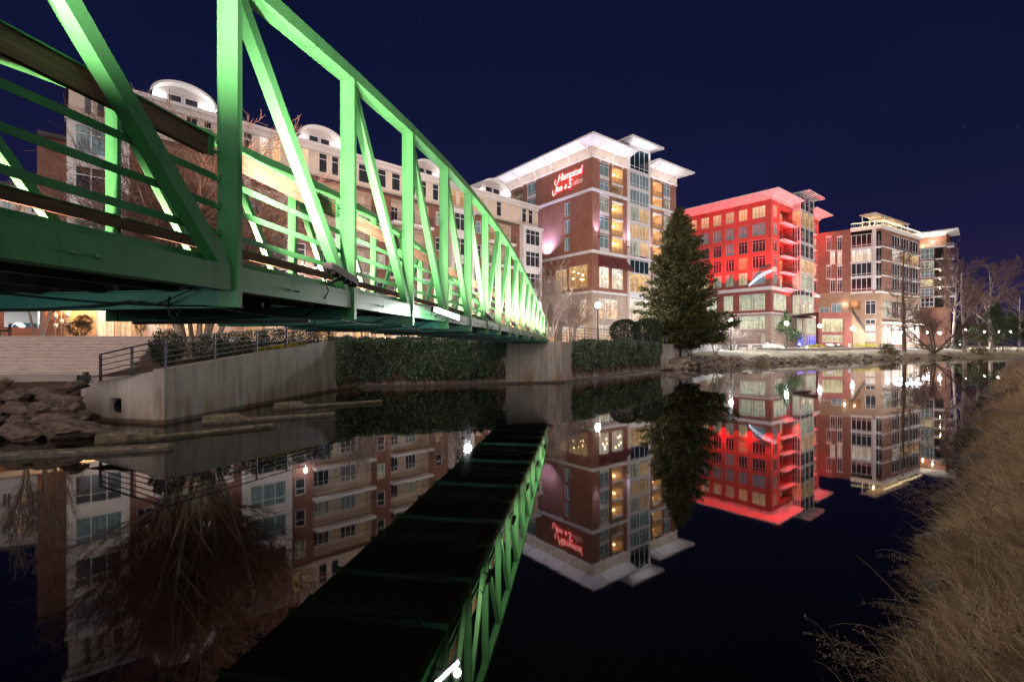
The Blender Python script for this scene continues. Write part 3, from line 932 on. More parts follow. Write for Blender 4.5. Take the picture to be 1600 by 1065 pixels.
# ---------------------------------------------------------------- steel railings
def railing(label, pts, h, nrails, post_ts, loc):
    """pts: 3D polyline along the wall top; post_ts in metres along it"""
    t = thing('railing', label, 'railing', loc)
    seg = [(pts[k + 1] - pts[k]).length for k in range(len(pts) - 1)]
    def at(s):
        for k, l in enumerate(seg):
            if s <= l or k == len(seg) - 1: return pts[k].lerp(pts[k + 1], s / l)
            s -= l
    for s in post_ts:
        p = at(s)
        mb = MB(); mb.box(p.x - .03, p.x + .03, p.y - .03, p.y + .03, p.z - 0.05, p.z + h + 0.01)
        mb.build('post', M['rail_metal'], t)
    for r in range(nrails):
        z = h * (1 - r / nrails) if r else h
        mb = MB()
        for k in range(len(pts) - 1):
            mb.beam(pts[k] + UP * z, pts[k + 1] + UP * z, 0.05 if r == 0 else 0.028, 0.045 if r == 0 else 0.028)
        mb.build('rail', M['rail_metal'], t)
    return t
inn = Vector((-0.2, 0.12))
rA = Vector((-13.98, 16.32, 1.30)); rB = Vector((-11.35, 15.76, 1.80)); rC = Vector((-10.25, 27.1, 2.88))
l1 = (rB - rA).length; l2 = (rC - rB).length
railing('black steel railing stepping up along the concrete ramp wall', [rA, rB, rC], 0.93, 5, [0.03, l1 * 0.5, l1] + [l1 + l2 * f for f in (0.2, 0.42, 0.62, 0.82, 0.99)], rA)
qE = Vector((4.1, 34.25, 2.80)); qF = Vector((16.3, 50.75, 2.52)); LQ = (qF - qE).length
railing('black steel railing on top of the ivy covered abutment beside the round shrubs', [qE, qF], 1.08, 5, [LQ * k / 9 for k in range(10)], qE)
g0 = Vector((3.15, 33.75, 2.80))
railing('short black steel gate railing at the far end of the green bridge', [g0, g0 + Vector((0.75, 0.15, 0))], 1.25, 6, [0.02, 0.74], g0)

# ---------------------------------------------------------------- boulders
def boulder_mesh(seed, mat, flat=0.75, cuts=7, sub=3):
    import bmesh
    bm = bmesh.new(); bmesh.ops.create_icosphere(bm, subdivisions=sub, radius=1)
    rg = random.Random(seed)
    pl = []
    for _ in range(cuts):
        v = Vector((rg.gauss(0, 1), rg.gauss(0, 1), rg.gauss(0, 0.8))).normalized(); pl.append((v, rg.uniform(0.55, 0.85)))
    for v in bm.verts:
        c = v.co.copy()
        for nn, dd in pl:
            k = c.dot(nn) - dd
            if k > 0: c -= nn * k * 0.9
        c += c.normalized() * (0.13 * noise.noise(c * 1.6 + Vector((seed, 0, 0))) + 0.09 * noise.noise(c * 4.0 + Vector((0, seed, 0))) - 0.10 * abs(noise.noise(c * 2.3 + Vector((0, 0, seed)))))
        v.co = c
    me = bpy.data.meshes.new('boulder'); bm.to_mesh(me); bm.free()
    me.materials.append(mat)
    for p in me.polygons: p.use_smooth = False
    return me
BM = [boulder_mesh(11 + k, M['rock'], sub=4, cuts=10) for k in range(6)]
BP = [boulder_mesh(41 + k, M['rock_pale'], sub=2) for k in range(6)]
def boulder(me, loc, size, rz=0, tilt=0.0, label='', group=None):
    o = bpy.data.objects.new('boulder', me); COL.objects.link(o)
    o.location = loc; o.scale = size; o.rotation_euler = (tilt, tilt * 0.6, rz)
    return tag(o, label, 'boulder', group)
G1 = 'boulders of the dry stone wall'
stones = [  # photo centre x, y, width, height, depth, label
    (24, 622, 56, 22, 14.6, 'rounded boulder in the upper course at the left end of the dry wall'),
    (27, 640, 60, 22, 14.2, 'broad flat boulder under the rounded one at the left end of the dry wall'),
    (77, 612, 58, 15, 14.9, 'thin pale slab boulder on top of the dry wall'),
    (90, 623, 72, 20, 14.6, 'long pinkish boulder below the thin top slab of the dry wall'),
    (74, 641, 54, 26, 14.1, 'reddish blocky boulder in the middle of the dry wall'),
    (112, 638, 34, 26, 14.3, 'mossy boulder wedged against the concrete end panel'),
    (116, 604, 34, 14, 15.0, 'small top boulder touching the concrete ramp wall'),
    (30, 657, 34, 16, 13.9, 'small square boulder low in the dry wall'),
    (90, 656, 84, 19, 13.7, 'long low boulder above the pale base slab of the dry wall'),
    (32, 675, 74, 28, 13.1, 'grey wedge boulder at the water, left of the pale base slab'),
    (113, 671, 98, 26, 13.2, 'long pale base slab boulder at the water below the drain'),
    (3, 658, 20, 16, 13.9, 'little boulder cut by the left edge of the view in the dry wall'),
    (134, 652, 26, 18, 14.4, 'small brown boulder leaning on the foot of the concrete end panel'),
    (-30, 640, 70, 40, 14.0, 'large boulder past the left end of the visible dry wall'),
    (-50, 668, 70, 34, 13.2, 'large water edge boulder past the left end of the dry wall'),
    (-40, 612, 70, 26, 14.8, 'top boulder past the left end of the visible dry wall'),
    (60, 628, 30, 14, 15.1, 'dark filler boulder behind the long pinkish one'),
    (50, 658, 34, 18, 14.3, 'dark filler boulder deep between the lower courses')]
rng = random.Random(8)
for k, (x, y, w_, h_, d_, lb) in enumerate(stones):
    p = px(x, y, d_)
    boulder(BM[k % 6], p, (w_ / F_PX * d_ * 0.60, rng.uniform(0.35, 0.5), h_ / F_PX * d_ * 0.64), rng.uniform(-0.2, 0.2), rng.uniform(-0.12, 0.12), lb)
# soil face that the dry wall holds back
mb = MB(); mb.quad((-40, 14.95, -0.5), (-14.75, 15.6, -0.5), (-14.75, 15.9, 0.95), (-40, 15.2, 0.82))
tag(mb.build('earth_bank', M['soil']), 'dark earth held back by the boulder wall', 'earth bank', kind='structure')
# riprap along the far water line
G2 = 'riprap boulders along the far water line'
rng = random.Random(21)
for k in range(150):
    s = (k / 150) ** 1.05 * 8.2 + rng.uniform(-0.03, 0.03)
    p, nn = bank_frame(max(0.02, s))
    o_ = rng.choice([0.0, 0.15, 0.5, 0.9, 1.3]) + rng.uniform(-0.15, 0.2)
    q = p + nn * o_
    sz = rng.uniform(0.32, 0.72) * (1.25 if s < 2.5 else 1)
    boulder(BP[k % 6], (q.x, q.y, z_bank(o_) + sz * 0.12), (sz * rng.uniform(0.9, 1.5), sz, sz * rng.uniform(0.5, 0.8)), rng.uniform(0, 6.28), rng.uniform(-0.3, 0.3),
            'jagged brown boulder in the riprap edge of the far bank', G2)
for k, (x, y, d_, wd, lb) in enumerate(((1062, 567, 54, 1.5, 'largest grey boulder beside the abutment end and the tall cedar'), (1085, 566, 56, 1.1, 'ochre boulder in the water edge below the tall cedar'), (1052, 559, 55, 0.9, 'upright grey boulder against the abutment end'), (1075, 560, 57, 0.8, 'rounded grey boulder uphill of the ochre one'))):
    p = px(x, y, d_); boulder(BP[k], p, (wd, wd * 0.8, wd * 0.55), k * 1.3, 0.1, lb)

# ================================================================ buildings
class Facade:
    """vertical wall plane; t runs to the right as seen from outside, o outwards"""
    def __init__(s, C, d):
        s.C = Vector(C); s.d = Vector(d).normalized(); s.n = Vector((s.d.y, -s.d.x))
    def P(s, t, z, o=0.0):
        q = s.C + s.d * t + s.n * o
        return Vector((q.x, q.y, z))
    def t(s, x, o=0.0):
        k = (x - 800) / F_PX
        C = s.C + s.n * o
        return (k * C.y - C.x) / (s.d.x - k * s.d.y)
    def z(s, t, y, o=0.0):
        return CAM_Z + (HOR - y) / F_PX * (s.P(t, 0, o).y)
    def off(s, o):
        return Facade(s.C + s.n * o, s.d)
    def box(s, mb, t0, t1, z0, z1, o0, o1, mi=0):
        a = s.P(t0, z0, o0)
        mb.obox(a, s.P(t1, z0, o0) - a, s.P(t0, z0, o1) - a, UP * (z1 - z0), mi)

def wall(mb, F, t0, t1, z0, z1, ops=(), mi=0, mi_rev=None):
    """wall with real openings: ops (a, b, c, d, depth[, back_mi])"""
    mi_rev = mi if mi_rev is None else mi_rev
    ts = sorted({t0, t1} | {v for o in ops for v in o[:2] if t0 < v < t1})
    zs_ = sorted({z0, z1} | {v for o in ops for v in o[2:4] if z0 < v < z1})
    for i in range(len(ts) - 1):
        run0 = None
        for j in range(len(zs_)):
            solid = False
            if j < len(zs_) - 1:
                tc_, zc_ = (ts[i] + ts[i + 1]) / 2, (zs_[j] + zs_[j + 1]) / 2
                solid = not any(o[0] < tc_ < o[1] and o[2] < zc_ < o[3] for o in ops)
            if solid and run0 is None: run0 = zs_[j]
            if not solid and run0 is not None:
                mb.quad(F.P(ts[i], run0), F.P(ts[i + 1], run0), F.P(ts[i + 1], zs_[j]), F.P(ts[i], zs_[j]), mi); run0 = None
    for o in ops:
        a, b, c, d, dep = o[:5]
        mr = o[5] if len(o) > 5 else mi_rev
        for p, q in (((a, c), (a, d)), ((a, d), (b, d)), ((b, d), (b, c)), ((b, c), (a, c))):
            mb.quad(F.P(*p), F.P(*q), F.P(*q, -dep), F.P(*p, -dep), mr)
        if len(o) > 6 and o[6]:
            mb.quad(F.P(a, c, -dep), F.P(b, c, -dep), F.P(b, d, -dep), F.P(a, d, -dep), mr)

def window(F, a, b, c, d, nx, nz, pane, frame, parent, dep=0.16, fw=0.09, name='window', zsplit=None):
    mb = MB()
    f0, f1 = -dep, -dep + 0.07
    F.box(mb, a, b, c, c + fw, f0, f1); F.box(mb, a, b, d - fw, d, f0, f1)
    F.box(mb, a, a + fw, c + fw, d - fw, f0, f1); F.box(mb, b - fw, b, c + fw, d - fw, f0, f1)
    for k in range(1, nx):
        t = a + (b - a) * k / nx; F.box(mb, t - fw * .4, t + fw * .4, c + fw, d - fw, f0, f1 - 0.005)
    zz = zsplit if zsplit else [c + (d - c) * k / nz for k in range(1, nz)]
    for z in zz: F.box(mb, a + fw, b - fw, z - fw * .4, z + fw * .4, f0, f1 - 0.01)
    w_ = mb.build(name, frame, parent)
    g = MB(); g.quad(F.P(a + .01, c + .01, -dep + .02), F.P(b - .01, c + .01, -dep + .02), F.P(b - .01, d - .01, -dep + .02), F.P(a + .01, d - .01, -dep + .02), 0, True)
    g.build('pane', pane, w_)
    return w_

def bal_rail(F, a, b, z, o, h, parent, mat, ret=0.0, step=0.16, name='balcony_railing', bars='v'):
    """railing along the outer edge at offset o, returning to the wall by ret"""
    mb = MB()
    F.box(mb, a, b, z + h - 0.05, z + h, o - 0.05, o); F.box(mb, a, b, z + 0.06, z + 0.10, o - 0.04, o - 0.01)
    if bars == 'v':
        n = max(2, int((b - a) / step))
        for k in range(n + 1):
            t = a + (b - a) * k / n; F.box(mb, max(a, t - .012), min(b, t + .012), z + 0.10, z + h - 0.05, o - 0.035, o - 0.015)
    else:
        for k in range(1, 5): F.box(mb, a, b, z + h * k / 5 - .012, z + h * k / 5 + .012, o - 0.035, o - 0.015)
        for t in (a + .03, (a + b) / 2, b - .03): F.box(mb, t - .025, t + .025, z, z + h - .05, o - 0.045, o - 0.005)
    if ret:
        for t in (a, b):
            F.box(mb, t - .02, t + .02, z + h - .05, z + h, o - ret, o - .05)
            for k in range(1, 5): F.box(mb, t - .012, t + .012, z + h * k / 5 - .012, z + h * k / 5 + .012, o - ret, o - .05)
    return mb.build(name, mat, parent)

def lantern(F, t, z, o, parent, watts, col=(1, 0.62, 0.28), mat=None, name='wall_lantern'):
    mb = MB(); q = F.P(t, z, o); mb.lathe([(0.0, 0.14), (0.10, 0.1), (0.13, 0.0), (0.1, -0.1), (0.0, -0.13)], q, 8)
    h = mb.build(name, mat or M['bulb_warm'], parent)
    if watts: lamp('lantern_light', 'POINT', F.P(t, z - 0.05, o + 0.22), watts, col, size=0.15, parent=h)
    return h

# ---------------------------------------------------------------- the hotel
u = Vector((956, 752)).normalized(); v = Vector((-592, 752)).normalized()
HC = Vector((125.6 / F_PX * 82, 82))
HLl = 37.0; HR = 24.8
FL = Facade(HC + v * HLl, -v)          # left face, t to the right, corner at t = HLl
FR = Facade(HC, u)                     # right face, corner at t = 0
GZ = PLZ
hotel = thing('hotel', 'tall red brick hotel with white overhanging roof and a red script sign', 'building', (HC.x, HC.y, GZ))
def LT(x): return FL.t(x)
def RT(x): return FR.t(x)
rows = [19.55 + 3.13 * k for k in range(5)]                      # sills of the five guest floors
# right face --------------------------------------------------
w1 = (RT(937), RT(951.6)); b1 = (RT(956.4), RT(973)); g1 = (RT(979.8), RT(1012.3)); b2 = (RT(1020), RT(1034)); w2 = (RT(1036.8), RT(1047.5))
ops = []
for z in rows:
    ops += [(w1[0], w1[1], z, z + 2.35, .16), (w2[0], w2[1], z, z + 2.35, .16)]
    ops += [(b1[0], b1[1], z - 0.75, z + 2.15, 1.7, 1, True), (b2[0], b2[1], z - 0.75, z + 2.15, 1.7, 1, True)]
# lower storeys
lo1 = [(w1[0] - .1, w1[1] + .1, 12.6, 16.3, .25), (b1[0], b1[1] + .2, 12.6, 16.3, .25), (w1[0] - .2, b1[1] - 1.2, 7.25, 10.75, .3), (w1[0] - .2, b1[1] - .4, 3.1, 6.1, .3), (b2[0], w2[1], 12.6, 16.3, .25), (b2[0], w2[1], 7.25, 10.75, .3), (b2[0], w2[1], 3.1, 6.1, .3)]
mb = MB()
wall(mb, FR, 0, g1[0], 18.9, 34.9, [o for o in ops if o[1] < g1[0]], 0)
wall(mb, FR, g1[1], HR, 18.9, 34.9, [o for o in ops if o[0] > g1[1]], 0)
wall(mb, FR, 0, g1[0], 11.8, 18.4, [o for o in lo1 if o[1] < g1[0] and o[2] > 11.8], 0)
wall(mb, FR, g1[1], HR, 11.8, 18.4, [o for o in lo1 if o[0] > g1[1] and o[2] > 11.8], 0)
wall(mb, FR, 0, g1[0], GZ - 1, 11.8, [o for o in lo1 if o[1] < g1[0] and o[2] < 11.8], 2)
wall(mb, FR, g1[1], HR, GZ - 1, 11.8, [o for o in lo1 if o[0] > g1[1] and o[2] < 11.8], 2)
# left face ---------------------------------------------------
sl = (LT(881.8), LT(889.6)); lw = (LT(823.6), LT(837.2)); la = (LT(797), LT(817)); lw2 = (LT(770), LT(786)); lw3 = (LT(740), LT(756))
opl = [(sl[0], sl[1], rows[k], rows[k] + 2.45, .16) for k in range(3)]
for z in rows:
    opl += [(lw[0], lw[1], z, z + 2.35, .16), (la[0], la[1], z - .75, z + 2.15, 1.7, 1, True), (lw2[0], lw2[1], z, z + 2.35, .16), (lw3[0], lw3[1], z, z + 2.35, .16)]
lol = [(LT(889), LT(918), 12.6, 16.6, .25), (LT(868), LT(886), 12.6, 16.4, .25), (LT(900), LT(917), 3.1, 6.1, .3), (LT(878), LT(895), 3.1, 6.1, .3), (LT(905), LT(916), 7.4, 10.6, .3), (LT(850), LT(866), 3.1, 6.1, .3)]
wall(mb, FL, 0, HLl, 18.9, 34.9, opl, 0)
wall(mb, FL, 0, HLl, 11.8, 18.4, [o for o in lol if o[2] > 11.8], 0)
wall(mb, FL, 0, HLl, GZ - 1, 11.8, [o for o in lol if o[2] < 11.8], 2)
# far sides
FB1 = Facade(FR.P(HR, 0).xy, v); FB2 = Facade((HC + u * HR + v * HLl), -u); FB3 = Facade(HC + v * HLl + u * HR, -u)
wall(mb, FB1, 0, HLl, GZ - 1, 36.4, (), 0); wall(mb, FB2, 0, HR, GZ - 1, 36.4, (), 0)
mb.build('wall', [M['brick_hotel'], M['warm_in'], M['stone']], hotel)
# cream top band, white string courses
mb = MB()
FR.box(mb, -0.12, g1[0], 34.9, 36.6, -.3, .12); FR.box(mb, g1[1], HR + .12, 34.9, 36.6, -.3, .12); FL.box(mb, 0, HLl - .3, 34.9, 36.6, -.3, .121)
mb.build('cream_band', M['cream'], hotel)
for z, h_, o_ in ((28.95, .5, .22), (18.4, .5, .25), (11.55, .4, .2), (34.72, .2, .2)):
    mb = MB(); FR.box(mb, .052, g1[0], z, z + h_, -.05, o_); FR.box(mb, g1[1], HR + o_, z, z + h_, -.05, o_); FL.box(mb, 0, HLl + o_, z, z + h_, -.05, o_ - .003)
    mb.build('string_course', M['white'], hotel)
# thin spandrels with grilles under the windows
rng = random.Random(3)
def pk(*opts): return M[rng.choice(opts)]
for k, z in enumerate(rows):
    for (a, b), F in ((w1, FR), (w2, FR), (lw, FL), (lw2, FL), (lw3, FL)):
        window(F, a, b, z, z + 2.35, 2, 1, pk('p_teal', 'p_teal', 'p_teal', 'p_half') if F is FR else pk('p_teal', 'p_half'), M['frame_white'], hotel, zsplit=[z + 1.75] if F is FR else [z + .5])
        mb = MB(); F.box(mb, a, b, z - .62, z - .02, -.05, .04)
        for q in range(6): F.box(mb, a + (b - a) * .3, a + (b - a) * .7, z - .5 + q * .07, z - .47 + q * .07, .04, .055)
        mb.build('spandrel', M['white_panel'], hotel)
    if k < 3: window(FL, sl[0], sl[1], rows[k], rows[k] + 2.45, 2, 1, M['p_teal'], M['frame_white'], hotel, zsplit=[rows[k] + .5])
    for (a, b), F in ((b1, FR), (b2, FR), (la, FL)):
        Fb = F.off(-1.66)
        lit = F is FR and not (k in (3,) and a == b1[0])
        window(Fb, a + .15, a + (b - a) * .52, z - .7, z + 1.75, 2, 1, M['p_warm'] if lit else M['p_half'], M['frame_white'], hotel, dep=0.0, name='balcony_door')
        bal_rail(F, a + .03, b - .03, z - .75, -.04, 1.1, hotel, M['black_metal'])
        mb = MB(); F.box(mb, a - .05, b + .05, z - 1.0, z - .75, -.3, .12); mb.build('balcony_slab', M['white'], hotel)
        if lit:
            lantern(F, a + (b - a) * (.72 if a == b1[0] else .55), z + 1.55, -1.45, hotel, 34, (1, .60, .26))
# arched heads over the top floor openings
mb = MB()
for (a, b), F in ((w1, FR), (b1, FR), (b2, FR), (w2, FR), (lw, FL), (la, FL), (lw2, FL)):
    z = rows[4] + 2.15; n = 10; c = (a + b) / 2; r = (b - a) / 2 + .12
    for q in range(n):
        t0, t1 = -r + 2 * r * q / n, -r + 2 * r * (q + 1) / n
        y0, y1 = math.sqrt(max(0, 1 - (t0 / r) ** 2)) * .55, math.sqrt(max(0, 1 - (t1 / r) ** 2)) * .55
        h0 = min(y0, y1)
        F.box(mb, c + t0, c + t1, z + .14 + h0 * .5, z + .42 + h0, .0, .16)
mb.build('arched_head', M['cream'], hotel)
# glazed bay with its own taller top
gb = FR.off(0.55)
mb = MB()
FR.box(mb, g1[0], g1[0] + .22, GZ, 39.2, -.3, .56); FR.box(mb, g1[1] - .22, g1[1], GZ, 39.2, -.3, .56)
for z in [18.6] + [r + 2.35 for r in rows] + [39.0]: FR.box(mb, g1[0] + .22, g1[1] - .22, z - .12, z + .30 if z < 38 else z + .2, -.3, .5)
FR.box(mb, g1[0] + .22, g1[1] - .22, 11.3, 12.3, -.3, .5)
FR.box(mb, g1[0] + .003, g1[1] - .003, GZ, 36.6, -2.0, -1.9)
mb.build('bay_frame', M['frame_white'], hotel)
mid = (g1[0] + g1[1]) / 2
for k, z in enumerate(rows):
    for a, b in ((g1[0] + .25, mid - .03), (mid + .03, g1[1] - .25)):
        window(FR, a, b, z - .40, z + 2.18, 3, 1, pk('p_teal', 'p_teal', 'p_teal', 'p_warm', 'p_half'), M['frame_white'], hotel, dep=-.36, zsplit=[z + .15], fw=.08)
window(FR, g1[0] + .25, g1[1] - .25, rows[4] + 2.75, 38.85, 4, 1, M['p_sky'], M['frame_white'], hotel, dep=-.36, zsplit=[rows[4] + 3.4])
window(FR, g1[0] + .25, g1[1] - .25, 15.9, 18.3, 4, 1, M['p_sky'], M['frame_white'], hotel, dep=-.36)
window(FR, g1[0] + .25, g1[1] - .25, 12.35, 15.8, 4, 1, M['p_amber'], M['frame_white'], hotel, dep=-.36, zsplit=[14.2])
window(FR, g1[0] + .25, g1[1] - .25, 3.0, 11.2, 4, 2, M['p_shop'], M['frame_white'], hotel, dep=-.36)
mb = MB(); Fs = Facade(FR.P(g1[0], 0, -6).xy, FR.n); 
for tt in (g1[0] + .05, g1[1] - .05):
    FR.box(mb, tt - .04, tt + .04, 36.6, 39.0, -6, -.3)
mb.build('bay_side_glazing', M['p_sky'], hotel)
for o in lo1:
    window(FR, o[0], o[1], o[2], o[3], 3, 2, M['p_shop'] if o[2] < 12 else M['p_white'], M['frame_white'], hotel, dep=.2)
for o in lol:
    window(FL, o[0], o[1], o[2], o[3], 3, 2, M['p_shop'] if o[2] < 12 else M['p_amber'], M['frame_white'], hotel, dep=.2)
# hanging bulbs seen through the restaurant glass
for k in range(16):
    F, lo_ = (FR, lo1[k % 2]) if k % 3 else (FL, lol[0])
    t_ = lo_[0] + (lo_[1] - lo_[0]) * rng.uniform(.15, .85)
    mb = MB(); q = F.P(t_, lo_[3] - rng.uniform(.5, 2.6), -.10); mb.lathe([(0, .1), (.1, 0), (0, -.1)], q, 6); mb.build('pendant_lamp', M['bulb_warm'], hotel)
# awnings
for a, b in ((w1[0] - .35, w1[1] + .25), (b1[0] - .25, b1[1] + .65)):
    mb = MB()
    A, B_ = FR.P(a, 18.2, .02), FR.P(b, 18.2, .02); C_, D_ = FR.P(b, 16.1, 1.9), FR.P(a, 16.1, 1.9)
    mb.quad(D_, C_, B_, A); mb.quad(D_ - UP * .35, C_ - UP * .35, C_, D_)
    E_, G_ = FR.P(a, 16.1, .02), FR.P(b, 16.1, .02)
    mb.add([A, E_, D_], [(0, 1, 2)]); mb.add([B_, G_, C_], [(0, 2, 1)])
    mb.build('awning', M['awning'], hotel)
# roofs: slab rising slightly to its edge, white soffit, brackets
def roof_piece(name, F_list, z_in, z_out, over, th, mats, parent):
    pass
def soffit_roof(corners_in, corners_out, zi, zo, th, parent, msoff, mtop, name='roof'):
    """corner lists run around the plan; inner ring at zi, outer ring at zo"""
    n = len(corners_in); mb = MB()
    I = [Vector((p.x, p.y, zi)) for p in corners_in]; O = [Vector((p.x, p.y, zo)) for p in corners_out]
    for k in range(n):
        k2 = (k + 1) % n
        mb.quad(I[k], O[k], O[k2], I[k2], 0)
        mb.quad(O[k], O[k] + UP * th, O[k2] + UP * th, O[k2], 2)
    mb.add([o + UP * th for o in O], [tuple(range(n))], 1)
    mb.add([i - UP * 0.0 for i in I], [tuple(range(n))[::-1]], 0)
    return mb.build(name, [msoff, mtop, M['white']], parent)
def rect(F, t0, t1, o0, o1):
    return [F.P(t0, 0, o0).xy, F.P(t1, 0, o0).xy, F.P(t1, 0, o1).xy, F.P(t0, 0, o1).xy]
OV = 2.6
soffit_roof(rect(FR, 0.1, g1[0] - .02, -.1, -HLl), rect(FR, -OV, g1[0] - .02, OV, -HLl - OV), 36.5, 37.15, .28, hotel, M['white'], M['roof_dark'])
soffit_roof(rect(FR, g1[1] + .02, HR - .1, -.1, -HLl), rect(FR, g1[1] + .02, HR + OV, OV, -HLl - OV), 36.5, 37.15, .28, hotel, M['white'], M['roof_dark'])
soffit_roof(rect(FR, g1[0] + .1, g1[1] - .1, .3, -7), rect(FR, g1[0] - 1.3, g1[1] + 1.9, 2.3, -9), 39.25, 39.6, .35, hotel, M['white'], M['roof_dark'])
mb = MB()
def bracket(mb, F, t):
    pts = [F.P(t, 35.5, .13), F.P(t, 36.05, .35), F.P(t, 36.35, .9), F.P(t, 36.62, 1.75), F.P(t, 36.72, 2.2)]
    for a, b in zip(pts[:-1], pts[1:]): mb.beam(a, b, .13, .16)
for q in range(8): bracket(mb, FL, HLl - .8 - q * 4.6)
for t in (.9, g1[0] * .55, g1[0] - .6, g1[1] + 1.2, (g1[1] + HR) / 2, HR - .7): bracket(mb, FR, t)
mb.build('bracket', M['white'], hotel)
# soffit wash, brick up-lights
for F, t0, t1 in ((FL, .5, HLl - .5), (FR, .5, g1[0] - .4), (FR, g1[1] + .4, HR - .4)):
    n = max(2, int((t1 - t0) / 6))
    for q in range(n):
        t = t0 + (t1 - t0) * (q + .5) / n
        mb = MB(); F.box(mb, t - .25, t + .25, 34.98, 35.1, .2, .42); mb.build('soffit_light', M['frame_grey'], hotel)
    lamp('soffit_wash', 'AREA', F.P((t0 + t1) / 2, 34.2, 1.3), 17 * (t1 - t0), (.97, .93, 1.0), F.P((t0 + t1) / 2, 37.5, 1.6), size=(t1 - t0), size_y=.5, parent=hotel)
lamp('soffit_wash', 'AREA', FR.P((g1[0] + g1[1]) / 2, 37.4, 1.4), 110, (.97, .93, 1.0), FR.P((g1[0] + g1[1]) / 2, 40, 1.6), size=6, size_y=.5, parent=hotel)
def wall_wash(F, t, z, watts, col, parent, top, spread=R(60), out=.75):
    mb = MB(); F.box(mb, t - .18, t + .18, z - .15, z, out - .15, out + .15); h = mb.build('uplight', M['black_metal'], parent)
    mb = MB(); F.box(mb, t - .13, t + .13, z + .003, z + .012, out - .10, out + .10); mb.build('lens', M['uplight'], h)
    lamp('wall_wash', 'SPOT', F.P(t, z + .12, out), watts, col, F.P(t, top, -.4), size=.12, angle=spread, blend=.9, parent=h)
wall_wash(FL, LT(856), 19.3, 7000, (.50, .52, 1.0), hotel, 25, R(125), 1.7)
wall_wash(FR, .95, 21.2, 2600, (.50, .56, 1.0), hotel, 28, R(70))
wall_wash(FR, (b1[1] + g1[0]) / 2, 20.4, 2000, (.55, .6, 1.0), hotel, 27, R(60))
wall_wash(FR, (g1[1] + b2[0]) / 2, 20.4, 2000, (.55, .58, 1.0), hotel, 27, R(60))
# red script sign
sign = bpy.data.objects.new('hotel_sign', None); COL.objects.link(sign); hang(sign, hotel)
sign.location = (0, 0, 0)
rot = Matrix((( FL.d.x, 0, FL.n.x, 0), (FL.d.y, 0, FL.n.y, 0), (0, 1, 0, 0), (0, 0, 0, 1)))
def text_mesh(body, size, t, z, o, mat, off=0.0, ext=0.05, shear=0.35, name='lettering', sx=1.0):
    c = bpy.data.curves.new(name, 'FONT'); c.body = body; c.size = size; c.shear = shear; c.extrude = ext; c.offset = off
    c.align_x = 'LEFT'; c.resolution_u = 3
    tmp = bpy.data.objects.new('tmp', c); COL.objects.link(tmp)
    me = bpy.data.meshes.new_from_object(tmp.evaluated_get(bpy.context.evaluated_depsgraph_get()))
    bpy.data.objects.remove(tmp)
    me.materials.clear(); me.materials.append(mat)
    p = FL.P(t, z, o)
    m_ = Matrix.Translation(p) @ rot @ Matrix.Diagonal((sx, 1, 1, 1))
    me.transform(m_)
    ob = bpy.data.objects.new(name, me); COL.objects.link(ob)
    return ob
def sign_part(ob):
    ob.parent = sign; return ob
tS = LT(865)
def swash(pts, r, mat, o, name='lettering'):
    mb = MB(); mb.tube([FL.P(t, z, o) for t, z in pts], r, 6)
    ob = mb.build(name, mat, None); ob.parent = sign; return ob
for (body, size, t, z, sx, lit) in (('Hampton', 1.85, tS + 1.25, 32.55, .86, True), ('Inn', 1.75, tS + .55, 30.75, .86, True), ('&', 1.15, tS + 2.95, 30.85, .9, True), ('S', 2.1, tS + 3.85, 30.75, .9, True), ('uites', 1.5, tS + 5.05, 30.95, .84, False)):
    if lit:
        sign_part(text_mesh(body, size, t, z, .10, M['neon_red'], off=.075, ext=.06, sx=sx, name='lettering_halo'))
        sign_part(text_mesh(body, size, t, z, .20, M['neon_pink'], off=-.012, ext=.03, sx=sx))
    else:
        sign_part(text_mesh(body, size, t, z, .12, M['white'], ext=.05, sx=sx))
for pts in ([(tS + .70, 33.1), (tS + .50, 32.5), (tS + .75, 32.1), (tS + 1.25, 32.3), (tS + 1.45, 32.7)], [(tS + 7.0, 32.75), (tS + 7.3, 33.1), (tS + 7.45, 33.9)], [(tS + .05, 31.3), (tS - .1, 30.7), (tS + .15, 30.35), (tS + .6, 30.5), (tS + .75, 30.85)]):
    swash(pts, .14, M['neon_red'], .10, 'lettering_halo'); swash(pts, .055, M['neon_pink'], .22)
lamp('sign_glow', 'AREA', FL.P(tS + 3.6, 32.2, .55), 90, (1, .03, .06), FL.P(tS + 3.6, 32.2, 0), size=6.5, size_y=3.0, parent=hotel)

# ---------------------------------------------------------------- red lit office building
v2 = Vector((-630, 752)).normalized(); u2 = Vector((898, 752)).normalized()
RC = Vector((405 / F_PX * 124, 124)); RLl = 36.0
GL_ = Facade(RC + v2 * RLl, -v2); GR = Facade(RC, u2); RRl = GR.t(1279.4)
red = thing('office_building', 'brick office building flooded with red light under a wide pale roof', 'building', (RC.x, RC.y, 2.1))
cols = [(1175.2, 1196), (1154, 1167.8), (1133.8, 1147), (1114.2, 1127.2), (1095.4, 1107.8), (1077, 1089), (1059, 1071)]
cols = [(GL_.t(a), GL_.t(b)) for a, b in cols]
rr = [(36.0, 39.1), (31.5, 34.7), (27.2, 30.4), (22.9, 26.2), (18.7, 22.1)]
mb = MB()
opl = [(a, b, c, d, .2) for a, b in cols for c, d in rr]
wall(mb, GL_, 0, RLl, 17.9, 40.6, opl, 0)
lcol = [((1155, 1195.4), 11.9, 16.2), ((1130.6, 1145.6), 11.9, 16.2), ((1104, 1120), 11.9, 16.2), ((1155.5, 1195.2), 6.9, 10.4), ((1128, 1146), 6.9, 10.4), ((1104, 1122), 6.9, 10.4), ((1189.6, 1196), 3.2, 5.6)]
lol = [(GL_.t(a), GL_.t(b), c, d, .25) for (a, b), c, d in lcol]
